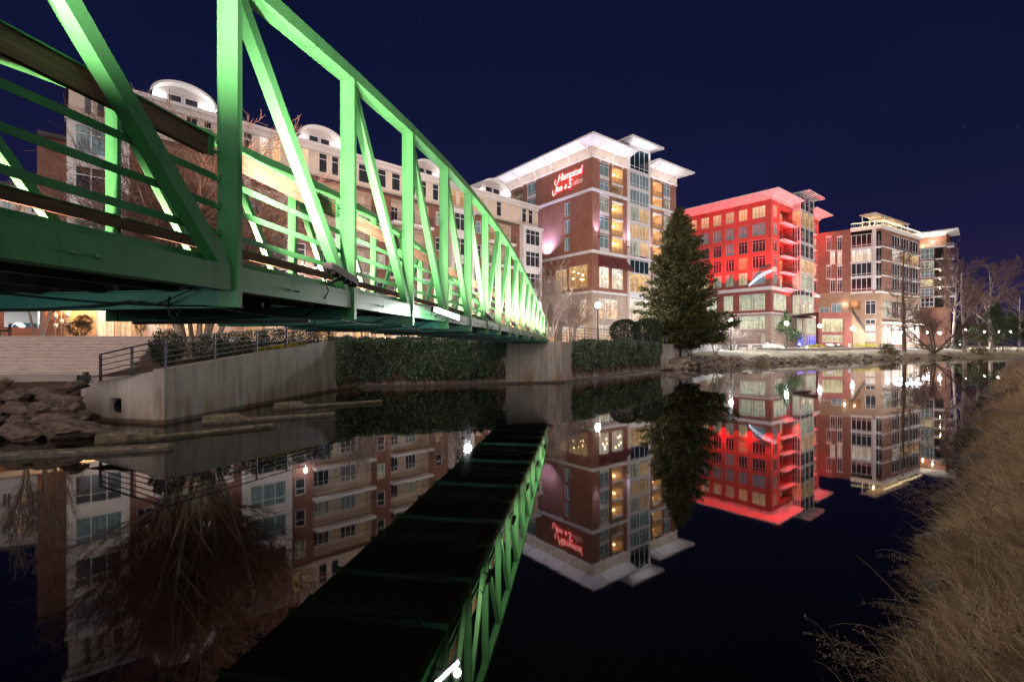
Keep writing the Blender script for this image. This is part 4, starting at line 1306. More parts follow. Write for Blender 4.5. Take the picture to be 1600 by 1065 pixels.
wall(mb, GL_, 0, RLl, 11.2, 17.0, [o for o in lol if o[2] > 11], 0); wall(mb, GL_, 0, RLl, 1.5, 11.2, [o for o in lol if o[2] < 11], 1)
wc_ = (GR.t(1208), GR.t(1214.6)); bl1 = (GR.t(1218.6), GR.t(1237.5)); bay = (GR.t(1238), GR.t(1259)); bl2 = (GR.t(1259.5), GR.t(1268.7)); wd_ = (GR.t(1270.6), GR.t(1276))
opr = [(a, b, c, d, .2) for a, b in (wc_, wd_) for c, d in rr] + [(a, b, c - .8, d + .1, 1.9, 0, True) for a, b in (bl1, bl2) for c, d in rr]
wall(mb, GR, 0, bay[0], 17.9, 40.6, [o for o in opr if o[1] <= bay[0]], 0); wall(mb, GR, bay[1], RRl, 17.9, 40.6, [o for o in opr if o[0] >= bay[1]], 0)
lrr = [((1208.4, 1229), 11.9, 16.2), ((1260, 1272.5), 11.6, 16.0), ((1245, 1254), 6.2, 10.2), ((1260, 1275), 6.2, 10.2), ((1210, 1222), 6.2, 10.2), ((1245, 1256), 2.4, 5.6), ((1260, 1276), 2.4, 5.6)]
lor = [(GR.t(a), GR.t(b), c, d, .25) for (a, b), c, d in lrr]
wall(mb, GR, 0, RRl, 11.2, 17.0, [o for o in lor if o[2] > 11], 0); wall(mb, GR, 0, RRl, 1.5, 11.2, [o for o in lor if o[2] < 11], 1)
for F_, l_ in ((Facade(GR.P(RRl, 0).xy, v2), RLl), (Facade(GR.P(RRl, 0).xy + v2 * RLl, -u2), RRl)): wall(mb, F_, 0, l_, 1.5, 41, (), 0)
mb.build('wall', [M['brick_red'], M['stone'], M['dark_in']], red)
for z, h_, o_ in ((17.0, .9, .3), (40.35, .7, .25), (10.9, .35, .15)):
    mb = MB()
    GL_.box(mb, 0, RLl + o_, z, z + h_, -.1, o_); GR.box(mb, .102, bay[0] if z > 11 else RRl, z, z + h_, -.1, o_ - .004)
    if z > 11: GR.box(mb, bay[1], RRl + o_, z, z + h_, -.1, o_); GR.box(mb, bay[0], bay[1], z + .02, z + h_ - .02, -.1, .02)
    mb.build('string_course', M['white'], red)
rng = random.Random(12)
styles = [['p_office', 'p_warm', 'p_office', 'p_office', 'p_office', 'p_warm', 'p_office'], ['p_teal'] * 7, ['p_dark', 'p_dark', 'p_teal', 'p_dark', 'p_dark', 'p_dark', 'p_dark'], ['p_dark', 'p_amber', 'p_dark', 'p_dark', 'p_dark', 'p_dark', 'p_dark'], ['p_teal', 'p_office', 'p_half', 'p_half', 'p_office', 'p_half', 'p_dark']]
for r, (c, d) in enumerate(rr):
    for k, (a, b) in enumerate(cols):
        window(GL_, a, b, c, d, 4 if k == 0 else 3, 2, M[styles[r][k]], M['frame_grey'], red, zsplit=[d - .75, c + .12], fw=.11)
    window(GR, wc_[0], wc_[1], c, d, 2, 2, M[('p_office', 'p_teal', 'p_dark', 'p_dark', 'p_teal')[r]], M['frame_grey'], red, zsplit=[d - .75], fw=.1)
    window(GR, wd_[0], wd_[1], c, d, 2, 2, M[('p_teal', 'p_office', 'p_teal', 'p_office', 'p_dark')[r]], M['frame_grey'], red, zsplit=[d - .75], fw=.1)
    for (a, b) in (bl1, bl2):
        Fb = GR.off(-1.86)
        window(Fb, a + .3, a + (b - a) * .75, c - .7, d - .3, 3, 2, M[('p_office', 'p_dark', 'p_dark', 'p_amber', 'p_green')[r] if a == bl1[0] else ('p_dark', 'p_teal', 'p_office', 'p_office', 'p_redin')[r]], M['frame_white'], red, dep=0, name='balcony_door')
        mb = MB(); GR.box(mb, a - .15, b + .25, c - 1.15, c - .82, -.3, 1.25); mb.build('balcony_slab', M['white'], red)
        bal_rail(GR, a - .1, b + .2, c - .82, 1.2, 1.15, red, M['black_metal'], ret=1.2, step=.3)
for o in lol: window(GL_, o[0], o[1], o[2], o[3], 6 if o[1] - o[0] > 6 else 3, 2, M['p_green'], M['frame_white'], red, dep=.2, zsplit=[o[3] - 1.1], fw=.1)
for o in lor: window(GR, o[0], o[1], o[2], o[3], 4, 2, M['p_blue'] if o[3] < 6 else M['p_green'], M['frame_white'], red, dep=.2, zsplit=[o[3] - 1.0], fw=.1)
# stepped glass bay
o1_ = 2.0
BF = GR.off(o1_); BS = Facade(GR.P(bay[0], 0, 0).xy, GR.n); BS2 = Facade(GR.P(bay[1], 0, o1_).xy, -GR.n)
mb = MB()
zz = [10.9] + [z for c, d in rr[::-1] for z in (c - 1.0, d + .35)] + [43.6]
for z in zz + [14.3, 16.4]:
    for dz in (0, .42) if z > 17 else (0,):
        GR.box(mb, bay[0] - .1, bay[1] + .1, z + dz - .07, z + dz + .07, 0.0, o1_ + .16)
for f in (0, .34, .67, 1):
    t = bay[0] + (bay[1] - bay[0]) * f
    GR.box(mb, t - .09, t + .09, 10.9, 44.0, o1_ - .05, o1_ + .1)
for f in (.33, .66): GR.box(mb, bay[0] - .08, bay[0] + .02, 10.9, 44, o1_ * f - .06, o1_ * f + .06)
mb.build('bay_frame', M['white_panel'], red)
for r, (c, d) in enumerate(rr):
    window(BF, bay[0] + .02, bay[1] - .02, c - .95, d + .3, 5, 2, M[('p_amber', 'p_sky', 'p_sky', 'p_amber', 'p_green')[r]], M['frame_grey'], red, dep=.08, fw=.08)
    window(BS, .05, o1_ - .1, c - .95, d + .3, 2, 2, M[('p_amber', 'p_sky', 'p_sky', 'p_dark', 'p_green')[r]], M['frame_grey'], red, dep=.02, fw=.08)
window(BF, bay[0] + .02, bay[1] - .02, 39.6, 43.6, 5, 2, M['p_sky'], M['frame_grey'], red, dep=.08); window(BS, .05, o1_ - .1, 39.6, 43.6, 2, 2, M['p_teal'], M['frame_grey'], red, dep=.02)
window(BF, bay[0] + .02, bay[1] - .02, 11, 16.3, 5, 2, M['p_green'], M['frame_grey'], red, dep=.08); window(BS, .05, o1_ - .1, 11, 16.3, 2, 2, M['p_green'], M['frame_grey'], red, dep=.02)
mb = MB(); GR.box(mb, bay[0] + .05, bay[1] - .05, 10.5, 44.0, -3, o1_ - .25); mb.build('bay_core', M['dark_in'], red)
OV = 3.0
soffit_roof(rect(GR, .1, bay[0] - .02, -.1, -RLl), rect(GR, -OV, bay[0] - .02, OV, -RLl - OV), 40.9, 41.75, .3, red, M['white'], M['roof_dark'])
soffit_roof(rect(GR, bay[1] + .02, RRl - .1, -.1, -RLl), rect(GR, bay[1] + .02, RRl + OV, OV, -RLl - OV), 40.9, 41.75, .3, red, M['white'], M['roof_dark'])
mb = MB()      # slatted canopy over the bay
for k in range(9): GR.box(mb, bay[0] - .6, bay[1] + 1.4, 44.3, 44.5, o1_ + 2.2 - k * .7, o1_ + 2.45 - k * .7)
for t in (bay[0] - .6, (bay[0] + bay[1]) / 2, bay[1] + 1.2): GR.box(mb, t, t + .2, 44.05, 44.3, -6, o1_ + 2.45)
GR.box(mb, bay[0] - .6, bay[1] + 1.4, 44.2, 44.6, -9, -3.6)
mb.build('canopy', M['white'], red)
mb = MB()
for q in range(9):
    t = RLl - 1.5 - q * 4.2; a, b, c = GL_.P(t, 40.95, .25), GL_.P(t, 41.0, 2.2), GL_.P(t, 40.2, .25)
    mb.beam(c, b, .15, .2)
for t in (2.5, 6, bay[1] + 2, RRl - 1.5): mb.beam(GR.P(t, 40.2, .25), GR.P(t, 41.0, 2.2), .15, .2)
mb.build('bracket', M['white'], red)
# red floods: on the ledge over the second storey and under the eaves
RED = (1.0, .004, .010)
def red_wash(F, t, z, watts, top, out=1.7, ang=R(70), col=RED, size=.3):
    mb = MB(); F.box(mb, t - .3, t + .3, z - .12, z, out - .12, out + .12); h = mb.build('red_floodlight', M['black_metal'], red)
    lamp('red_wash', 'SPOT', F.P(t, z + .15, out), watts, col, F.P(t, top, -.15), size=size, angle=ang, blend=1.0, parent=h)
piers = [(cols[k][0] + cols[k + 1][1]) / 2 for k in range(6)] + [(cols[0][1] + RLl) / 2]
for k, t in enumerate(piers): red_wash(GL_, t, 18.15, 30000 if k in (0, 2, 6) else 6500, 30)
for t in ((wc_[1] + bl1[0]) / 2, wc_[0] * .45, (bl2[1] + wd_[0]) / 2, (bl1[1] + bay[0]) / 2 - .1): red_wash(GR, t, 18.15, 42000, 30, 1.3, R(56))
for F_, t0, t1 in ((GL_, .5, RLl - .5), (GR, .4, bay[0] - .4), (GR, bay[1] + .4, RRl - .4)):
    n = max(2, int((t1 - t0) / 5))
    for q in range(n):
        t = t0 + (t1 - t0) * (q + .5) / n; mb = MB(); F_.box(mb, t - .3, t + .3, 39.75, 39.87, .3, .55); mb.build('red_floodlight', M['black_metal'], red)
    lamp('eave_wash', 'AREA', F_.P((t0 + t1) / 2, 38.4, 1.5), 16 * (t1 - t0), (1.0, .02, .035), F_.P((t0 + t1) / 2, 42, 1.9), size=(t1 - t0), size_y=.5, parent=red)
    lamp('eave_down_wash', 'AREA', F_.P((t0 + t1) / 2, 40.2, 2.2), (27 if F_ is GL_ else 90) * (t1 - t0), RED, F_.P((t0 + t1) / 2, 31, -.3), size=(t1 - t0), size_y=.4, parent=red, spread=R(110))
for r, (c, d) in enumerate(rr):
    for (a, b) in (bl1, bl2):
        lamp('balcony_red', 'AREA', GR.P((a + b) / 2, c - 1.6, 1.7), 900 if a == bl1[0] else 300, RED, GR.P((a + b) / 2, c + 2, -.8), size=2.2, size_y=.3, parent=red)
# emblem: white arc rising to a rose disc on the corner
emb = bpy.data.objects.new('arc_emblem', None); COL.objects.link(emb); hang(emb, red)
F_ = GL_.off(.55)
arcp = [(1170.2, 445.6), (1176, 439.5), (1183, 433), (1191, 427.5), (1199, 423.8), (1206.5, 421.2)]
A0 = []
for x, y in arcp:
    t = F_.t(x); A0.append(F_.P(t, F_.z(t, y)))
for dr in (0, -.62):
    mb = MB(); mb.tube([p + UP * dr * (0.25 + .75 * math.sin(math.pi * (k + .3) / 6)) for k, p in enumerate(A0)], .08 if dr else .13, 6)
    ob = mb.build('neon_arc', M['arc_white'], None); ob.parent = emb
cD = F_.P(F_.t(1209), F_.z(F_.t(1209), 420.8)); nD = Vector((0.0, -1, 0)); 
mb = MB(); ring_pts = []
for s_ in (0, .35):
    for k in range(24):
        th = 2 * math.pi * k / 24; ring_pts.append(cD + Vector((math.cos(th) * .66, -s_, math.sin(th) * .66)))
mb.add(ring_pts, [tuple(range(24)), tuple(range(24, 48))[::-1]] + [(k, 24 + k, 24 + (k + 1) % 24, (k + 1) % 24) for k in range(24)])
ob = mb.build('disc', M['arc_ball'], None); ob.parent = emb

# ---------------------------------------------------------------- brown brick building with string lights
BC = Vector((577 / F_PX * 136, 136))
dl = Vector((-823, 752)).normalized(); dr = Vector((1170, 752)).normalized()
L3 = 15.3
KL = Facade(BC + dl * L3, -dl); KR = Facade(BC, dr); R3 = KR.t(1437)
brown = thing('apartment_block', 'brown brick block with white glazed corner and warm string lights on its roof edge', 'building', (BC.x, BC.y, 2.1))
TOP3 = 36.6
sets = [('p_dark', [(1291.4, 1298.6), (1308.2, 1315.8)], (371, 391)), ('p_white', [(1297, 1305), (1308.2, 1315.8)], (393.5, 412)), ('p_redin', [(1291.4, 1298.6), (1308.2, 1315.8)], (416, 435)), ('p_redin', [(1297, 1305), (1308.2, 1315.8)], (437.5, 456))]
ops = []; wins = []
for mt, cl, (ya, yb) in sets:
    for xa, xb in cl:
        a, b = KL.t(xa), KL.t(xb); tm = (a + b) / 2
        ops.append((a, b, KL.z(tm, yb), KL.z(tm, ya), .2)); wins.append((ops[-1], mt))
gz = (KL.t(1329.8), KL.t(1362.4))
rowsb = [((366, 386.5), 'p_redin'), ((389.5, 409), 'p_white'), ((410.5, 431.6), 'p_dark'), ((434, 455), 'p_redin')]
tm = (gz[0] + gz[1]) / 2
rz_ = [(KL.z(tm, yb), KL.z(tm, ya)) for (ya, yb), _ in rowsb]
bal = (KL.t(1368.5), L3)
low = [((1279.6, 1296), 480, 488.3, 'p_teal'), ((1299, 1315.5), 474, 488.3, 'p_teal'), ((1352, 1368.8), 469.5, 491, 'p_dark'), ((1352, 1368), 498, 506, 'p_dark'), ((1352, 1368), 508, 517, 'p_white'), ((1352, 1368), 520, 533, 'p_shop')]
lops = []
for (xa, xb), ya, yb, mt in low:
    a, b = KL.t(xa), KL.t(xb); t_ = (a + b) / 2; lops.append(((a, b, KL.z(t_, yb), KL.z(t_, ya), .25), mt))
nich = (KL.t(1325.5), KL.t(1344), KL.z(KL.t(1335), 483.5), KL.z(KL.t(1335), 470.5), 1.2, 1, True)
zb3 = 18.4
mb = MB()
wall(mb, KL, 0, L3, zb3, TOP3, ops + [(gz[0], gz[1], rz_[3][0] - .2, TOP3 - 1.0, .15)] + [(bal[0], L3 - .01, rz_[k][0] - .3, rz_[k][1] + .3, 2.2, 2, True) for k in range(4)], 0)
wall(mb, KL, 0, L3, 1.5, zb3, [o for o, _ in lops] + [nich], 1)
# right face: curtain wall above, tan piers and shop glass below
cw = [(KR.t(a), KR.t(b)) for a, b in ((1394, 1406), (1408, 1420), (1422, 1435))]
zr = [(c - .15, d + .1) for c, d in rz_]
wall(mb, KR, 0, R3, zb3, TOP3, [(a, b, c, d, .15) for a, b in cw for c, d in zr], 0)
shp = [(KR.t(a), KR.t(b), c, d, .3) for a, b in ((1381, 1392), (1394, 1405), (1407, 1417), (1419, 1428), (1430, 1436)) for c, d in ((3.0, 8.6), (10.4, 15.6))]
wall(mb, KR, 0, R3, 1.5, zb3, shp, 1)
FB_ = Facade(KR.P(R3, 0).xy, -KR.n); wall(mb, FB_, 0, 22, 1.5, TOP3, (), 0)
mb.build('wall', [M['brick_brown'], M['tan'], M['dark_in']], brown)
for o, mt in wins + lops: window(KL, *o[:4], 2, 2, M[mt], M['frame_white'], brown, dep=.15, zsplit=[o[2] + (o[3] - o[2]) * .78], fw=.12)
for k, (c, d) in enumerate(rz_):
    window(KL, gz[0], gz[1], c, d, 4, 2, M[rowsb[k][1]], M['frame_white'], brown, dep=.1, zsplit=[c + .7], fw=.16)
    for q, (a, b) in enumerate(cw): window(KR, a, b, zr[k][0], zr[k][1], 3, 2, M[('p_dark', 'p_white', 'p_dark', 'p_dark')[k] if not (k == 1 and q > 0) else 'p_amber'], M['frame_white'], brown, dep=.1, zsplit=[zr[k][0] + .7], fw=.15)
    Fb = KL.off(-2.15)
    window(Fb, bal[0] + .4, L3 - .6, c - .2, d, 4, 2, M[('p_dark', 'p_white', 'p_dark', 'p_dark')[k]], M['frame_white'], brown, dep=0, name='balcony_door')
    mb = MB(); KL.box(mb, bal[0] - .1, L3 - .05, c - .75, c - .32, -.2, .9); mb.build('balcony_slab', M['white'], brown)
    bal_rail(KL, bal[0], L3 - .1, c - .32, .85, 1.3, brown, M['frame_white'], ret=.8, step=.35)
for k, o in enumerate(shp): window(KR, *o[:4], 3, 2, M['p_white'] if o[2] < 5 else M[('p_dark', 'p_half', 'p_dark')[k % 3]], M['frame_white'], brown, dep=.2)
mb = MB()
KL.box(mb, gz[0] - .15, L3 + .2, TOP3 - .9, TOP3 + .15, -.2, .3); KR.box(mb, .01, R3, TOP3 - .9, TOP3 + .15, -.2, .298)
for c, d in rz_[1:]: KL.box(mb, gz[0] - .2, gz[1] + .1, d + .05, d + .42, -.1, .2); KR.box(mb, .02, R3, d + .15, d + .5, -.1, .2)
KL.box(mb, gz[0] - .2, gz[1] + .1, rz_[3][0] - .6, rz_[3][0] - .1, -.1, .2); KR.box(mb, .02, R3, rz_[3][0] - .75, rz_[3][0] - .25, -.1, .2)
KL.box(mb, gz[1] + .1, bal[0] + .1, zb3, TOP3 - .9, -.1, .22)
mb.build('white_trim', M['white_panel'], brown)
mb = MB()
for o, _ in wins: KL.box(mb, o[0] - .12, o[1] + .12, o[3] + .02, o[3] + .5, -.02, .1); KL.box(mb, o[0] - .12, o[1] + .12, o[2] - .2, o[2] - .02, -.02, .12)
mb.build('lintel', M['white_panel'], brown)
mb = MB(); mb.add([KL.P(0, TOP3 - .02), KL.P(L3, TOP3 - .02), KR.P(R3, TOP3 - .02), KR.P(R3, TOP3 - .02, -22), KL.P(0, TOP3 - .02, -22)], [(0, 1, 2, 3, 4)]); mb.build('roof', M['roof_dark'], brown)
mb = MB(); bal_pts = []
for F_, a, b in ((KL, gz[0], L3 + .2), (KR, 0, R3)):
    bal_rail(F_, a, b, TOP3 + .1, .2, 1.35, brown, M['frame_white'], step=.5, name='roof_railing')
    n = int((b - a) / .33)
    for k in range(n):
        t = a + (b - a) * (k + .5) / n
        q = F_.P(t, TOP3 + 1.35 + .10 * math.sin(k * .9), .32); mb.lathe([(0, .085), (.085, 0), (0, -.085)], q, 5)
        if k % 3 == 0:
            q = F_.P(t, TOP3 + .12, .42); mb.lathe([(0, .06), (.06, 0), (0, -.06)], q, 5)
mb.build('string_lights', M['bulb_string'], brown)
for F_, a, b in ((KL, gz[0], L3), (KR, 0, R3)):
    for q in range(3):
        t = a + (b - a) * (q + .5) / 3
        lamp('string_glow', 'AREA', F_.P(t, TOP3 + 1.3, .7), 50, (1, .72, .35), F_.P(t, TOP3 - 1, -.3), size=(b - a) / 3, size_y=.2, parent=brown)
# rooftop pergola
mb = MB()
PF = KR.off(-1.4); pa, pb = -.6, KR.t(1427)
for f in (0, .2, .4, .6, .8, 1):
    t = pa + (pb - pa) * f
    for o in (0, -3.0): PF.box(mb, t - .1, t + .1, TOP3, TOP3 + 3.3, o - .1, o + .1)
for o in (0, -3.0): PF.box(mb, pa - .5, pb + .5, TOP3 + 3.3, TOP3 + 3.55, o - .12, o + .12)
mb.build('pergola_frame', M['frame_white'], brown)
mb = MB()
for k in range(44):
    t = pa - .4 + (pb - pa + .8) * k / 43; PF.box(mb, t - .05, t + .05, TOP3 + 3.56, TOP3 + 3.76, -3.6, .5)
mb.build('pergola_slat', M['cream'], brown)
for f in (.2, .5, .8): lamp('pergola_glow', 'POINT', PF.P(pa + (pb - pa) * f, TOP3 + 2.3, -2), 380, (1, .62, .24), size=.3, parent=brown)
lantern(KL, KL.t(1320), KL.z(KL.t(1320), 475), .3, brown, 130, (1, .8, .6))
lamp('niche_glow', 'POINT', KL.P((nich[0] + nich[1]) / 2, nich[3] - .5, -.5), 60, (1, .55, .2), size=.2, parent=brown)
lamp('shop_spill', 'AREA', KR.P(R3 * .55, 8.8, 1.2), 2600, (.86, .92, 1), KR.P(R3 * .55, 2, 5), size=16, size_y=1.5, parent=brown)
for k, o in enumerate(shp[::2]):
    lamp('shopfront_glow', 'POINT', KR.P((o[0] + o[1]) / 2, 7.6, 1.6), 160, (.9, .95, 1), size=.3, parent=brown)
mb = MB(); KR.box(mb, .5, R3 - .5, 8.9, 9.3, .02, 1.7); mb.build('shop_canopy', M['white'], brown)

# ---- low brick annex with outside stair
AF = Facade(px(1280, 520, 122).xy, Vector((50, 7)))
a1, a2 = AF.t(1279), AF.t(1331)
annex = thing('annex_building', 'low brick annex with lit openings and an outside stair with dark railing', 'building', AF.P(a1, 2.1, -3))
zt_ = AF.z((a1 + a2) / 2, 488); zs0 = [(AF.z(a1 + 2, 518), AF.z(a1 + 2, 497.5)), (AF.z(a1 + 2, 534), AF.z(a1 + 2, 523))]
oa = [(AF.t(1284.5), AF.t(1319), zs0[0][0], zs0[0][1], .4), (AF.t(1285), AF.t(1319), zs0[1][0], zs0[1][1], .4)]
mb = MB(); wall(mb, AF, a1, a2, 1.5, zt_, oa, 0)
AS = Facade(AF.P(a2, 0).xy, -AF.n); wall(mb, AS, 0, 12, 1.5, zt_, (), 0)
mb.quad(AF.P(a1, zt_), AF.P(a2, zt_), AF.P(a2, zt_, -12), AF.P(a1, zt_, -12))
mb.build('wall', M['brick_red'], annex)
for o in oa: window(AF, *o[:4], 4, 1, M['p_office'], M['frame_white'], annex, dep=.35)
mb = MB(); bal_rail(AF, AF.t(1308), AF.t(1319), zs0[0][0], -.1, 1.0, annex, M['black_metal'], bars='h')
# stair flight rising to the left along the right-hand side
st0, st1 = AF.t(1331.4), AF.t(1352)
mb = MB(); n = 14
for k in range(n):
    f0, f1 = k / n, (k + 1) / n
    t0, t1 = st0 + (st1 - st0) * f0, st0 + (st1 - st0) * f1
    AF.box(mb, t0, t1, 1.6, zt_ - (zt_ - 6.0) * f1, -4.0, -.1)
mb.build('stair_flight', M['tan'], annex)
mb = MB(); pA, pB = AF.P(st0, zt_ + .1, -.05), AF.P(st1, 6.1, -.05)
for h in (1.15, .9, .65, .4, .15): mb.beam(pA + UP * h, pB + UP * h, .06, .07)
for k in range(9): q = pA.lerp(pB, k / 8); mb.beam(q, q + UP * 1.2, .07, .07)
mb.build('stair_railing', M['black_metal'], annex)

# ---- slim tower behind with white slab roof
TC = px(1478, 350, 165).xy
td_l = Vector((-760, 752)).normalized(); td_r = Vector((900, 752)).normalized()
TLn = 12.5
TL_ = Facade(TC + td_l * TLn, -td_l); TR_ = Facade(TC, td_r)
tower = thing('tower', 'slim residential tower with stacked balconies under a lit flat white roof', 'building', (TC.x, TC.y, 2.1))
tm = TL_.t(1460); zT = TL_.z(tm, 366); zz = [TL_.z(tm, y) for y in (386, 405, 420, 434, 448, 463, 480)]
g0, g1_ = TL_.t(1438), TL_.t(1459.5); ba0, ba1 = TL_.t(1460.5), TL_.t(1478)
mb = MB()
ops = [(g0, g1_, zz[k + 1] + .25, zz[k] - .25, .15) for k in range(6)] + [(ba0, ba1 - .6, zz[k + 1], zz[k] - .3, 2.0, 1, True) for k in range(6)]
wall(mb, TL_, 0, TLn, 1.5, zz[0] + .2, ops, 0); wall(mb, TR_, 0, 9, 1.5, zT, (), 0)
FB_ = TL_.off(-4); wall(mb, FB_, 0, TLn, zz[0], zT, (), 0)
wall(mb, Facade(TL_.P(TLn, 0).xy, TR_.d), 0, 9, zz[0], zT, (), 0)
mb.build('wall', [M['brick_brown'], M['dark_in']], tower)
for k in range(6):
    window(TL_, g0, g1_, zz[k + 1] + .25, zz[k] - .25, 3, 2, M[('p_teal', 'p_half', 'p_teal', 'p_office', 'p_teal', 'p_dark')[k]], M['frame_white'], tower, dep=.1, fw=.2)
    mb = MB(); TL_.box(mb, ba0 - .3, ba1, zz[k] - .35, zz[k], -.2, 1.6); mb.build('balcony_slab', M['white'], tower)
    bal_rail(TL_, ba0 - .2, ba1 - .1, zz[k], 1.5, 1.1, tower, M['frame_white'] if k == 0 else M['black_metal'], ret=1.4, step=.5)
    mb = MB(); TR_.box(mb, 1.0, 3.6, zz[k] - .35, zz[k], -.2, 1.7); mb.build('balcony_slab', M['white'], tower)
    bal_rail(TR_, 1.0, 3.6, zz[k], 1.65, 1.1, tower, M['frame_white'], ret=1.6, step=.5)
    if k in (2, 3, 4): lantern(TL_, (ba0 + ba1) / 2, zz[k] - .8, .2, tower, 130, (1, .72, .45))
mb = MB(); TL_.box(mb, 0, TLn, zz[0] - .1, zz[0] + .2, -8, .15); mb.build('terrace_floor', M['white'], tower)
lantern(TL_, TL_.t(1456), zT - 2.2, -2.5, tower, 500, (.8, 1, .85), M['led']); lantern(TL_, TL_.t(1440), zT - 3.0, -3.7, tower, 420, (1, .5, .25))
soffit_roof([p for p in rect(TL_, .3, TLn - .3, -.5, -8.6)], rect(TL_, -4.5, TLn + 3.2, 2.2, -10.5), zT, zT + .35, .5, tower, M['white'], M['roof_dark'])
lamp('soffit_wash', 'AREA', TL_.P(TLn * .6, zT - 2.4, .8), 900, (1, .85, .65), TL_.P(TLn * .6, zT + 1, .8), size=9, size_y=.4, parent=tower)

# ---------------------------------------------------------------- long apartment building behind the bridge
dA = Vector((.7286, .685))
CF = Facade(Vector((-22.3, 53)), dA)
tA, tB = CF.t(58), 36.4
apt = thing('apartment_building', 'long apartment building of dark brick and cream bays with white arched dormers', 'building', (CF.P(0, TRZ).x, CF.P(0, TRZ).y, PLZ))
F0 = 3.4; FZ = [7.7 + F0 * k for k in range(4)]; TOPZ = 21.3; CORN = 25.0
X = lambda x: CF.t(x)
mods = [(58, 104, 'brick'), (104, 201, 'bay'), (201, 213, 'brick'), (213, 240, 'cream'), (240, 335, 'balc'), (335, 365, 'cream'), (365, 378, 'brick'), (378, 452, 'bay'), (452, 487, 'brickw'), (487, 583, 'balc'), (583, 608, 'brickw'), (608, 672, 'balc'), (672, 700, 'brickw'), (700, 735, 'bay'), (735, 760, 'brickw'), (760, 800, 'balc'), (800, 812, 'brick'), (812, 838, 'bay')]
mods = [(X(a), X(b), k) for a, b, k in mods]
mods[-1] = (mods[-1][0], tB, 'bay')
rng = random.Random(31)
mbw = MB()
gl = M['p_dark']
def pick():
    return M[rng.choice(['p_dark', 'p_dark', 'p_dark', 'p_dark', 'p_dark', 'p_teal', 'p_half', 'p_warm'])]
nwin = 0
for a, b, kind in mods:
    ops = []
    w_ = b - a
    if kind == 'brickw':
        for z in FZ:
            c = (a + b) / 2; ops.append((c - .55, c + .55, z + .8, z + 2.6, .2)); window(CF, c - .55, c + .55, z + .8, z + 2.6, 1, 2, pick(), M['frame_white'], apt, dep=.15, zsplit=[z + 1.9])
        wall(mbw, CF, a, b, F0 + 4.0, TOPZ, ops, 0)
    elif kind == 'brick':
        wall(mbw, CF, a, b, F0 + 4.0, 19.4 if a < X(70) else TOPZ, (), 0)
    elif kind == 'cream':
        wall(mbw, CF, a, b, F0 + 4.0, FZ[1] - .1, (), 2)
        for z in FZ[1:]:
            c = (a + b) / 2; ops.append((c - .6, c + .6, z + .8, z + 2.6, .2)); window(CF, c - .6, c + .6, z + .8, z + 2.6, 2, 2, pick(), M['frame_white'], apt, dep=.15, zsplit=[z + 1.9])
        wall(mbw, CF, a, b, FZ[1] - .1, TOPZ, ops, 0)
        wall_wash(CF, (a + b) / 2, 6.4, 2200, (.78, .82, 1.0), apt, 11, R(95), .7)
        lamp('down_wash', 'SPOT', CF.P((a + b) / 2, 6.2, .7), 400, (.72, .76, 1.0), CF.P((a + b) / 2, 4, .1), size=.1, angle=R(80), blend=.9, parent=apt)
    elif kind == 'bay':
        Fb = CF.off(.9)
        wall_wash(CF, (a + b) / 2, 6.9, 1500, (1.0, .88, .78), apt, 12, R(110), 2.0)  # added wash to brighten the bay; its uplight housing is made up
        ops = []
        for z in FZ:
            n = 2 if w_ > 5 else 1
            for q in range(n):
                c0 = a + w_ * (q + .12) / n; c1 = a + w_ * (q + .88) / n
                ops.append((c0, c1, z + .45, z + 2.85, .15)); window(Fb, c0, c1, z + .45, z + 2.85, 3, 2, M[rng.choice(['p_dark', 'p_dark', 'p_dark', 'p_teal'])], M['frame_white'], apt, dep=.12, zsplit=[z + 2.1])
        wall(mbw, Fb, a, b, FZ[0] - .4, TOPZ - .4, ops, 1)
        for tt, sg in ((a, 1), (b, -1)):
            S_ = Facade(CF.P(tt, 0, .0 if sg < 0 else .9).xy if sg > 0 else CF.P(tt, 0, .9).xy, -CF.n if sg < 0 else -CF.n)
            p0, p1 = CF.P(tt, FZ[0] - .4, 0), CF.P(tt, FZ[0] - .4, .9)
            q_ = (p0, p1, p1 + UP * (TOPZ - FZ[0]), p0 + UP * (TOPZ - FZ[0]))
            mbw.quad(*(q_ if sg > 0 else q_[::-1]), 1)
        CF.box(mbw, a - .1, b + .1, FZ[0] - .65, FZ[0] - .4, -.1, 1.0, 1); CF.box(mbw, a - .12, b + .12, TOPZ - .4, TOPZ - .05, -.1, 1.1, 1)
        wall(mbw, CF, a, b, F0 + 4, FZ[0] - .4, (), 0)
    elif kind == 'balc':
        for z in FZ:
            ops.append((a + .25, b - .25, z + .05, z + 2.95, 1.7, 2, True))
            Fb = CF.off(-1.66); n = 2 if w_ > 6 else 1
            for q in range(n):
                c0 = a + .4 + (w_ - .8) * (q + .08) / n; c1 = c0 + min(2.8, (w_ - .8) / n * .6)
                window(Fb, c0, c1, z + .1, z + 2.5, 3, 2, pick(), M['frame_white'], apt, dep=0, name='balcony_door', zsplit=[z + 1.95])
            mb = MB(); CF.box(mb, a + .1, b - .1, z - .25, z + .05, -.2, 1.1); mb.build('balcony_slab', M['white'], apt)
            bal_rail(CF, a + .15, b - .15, z + .05, 1.05, 1.05, apt, M['rail_metal'], ret=1.0, bars='h')
        wall(mbw, CF, a, b, F0 + 4.0, TOPZ, ops, 0)
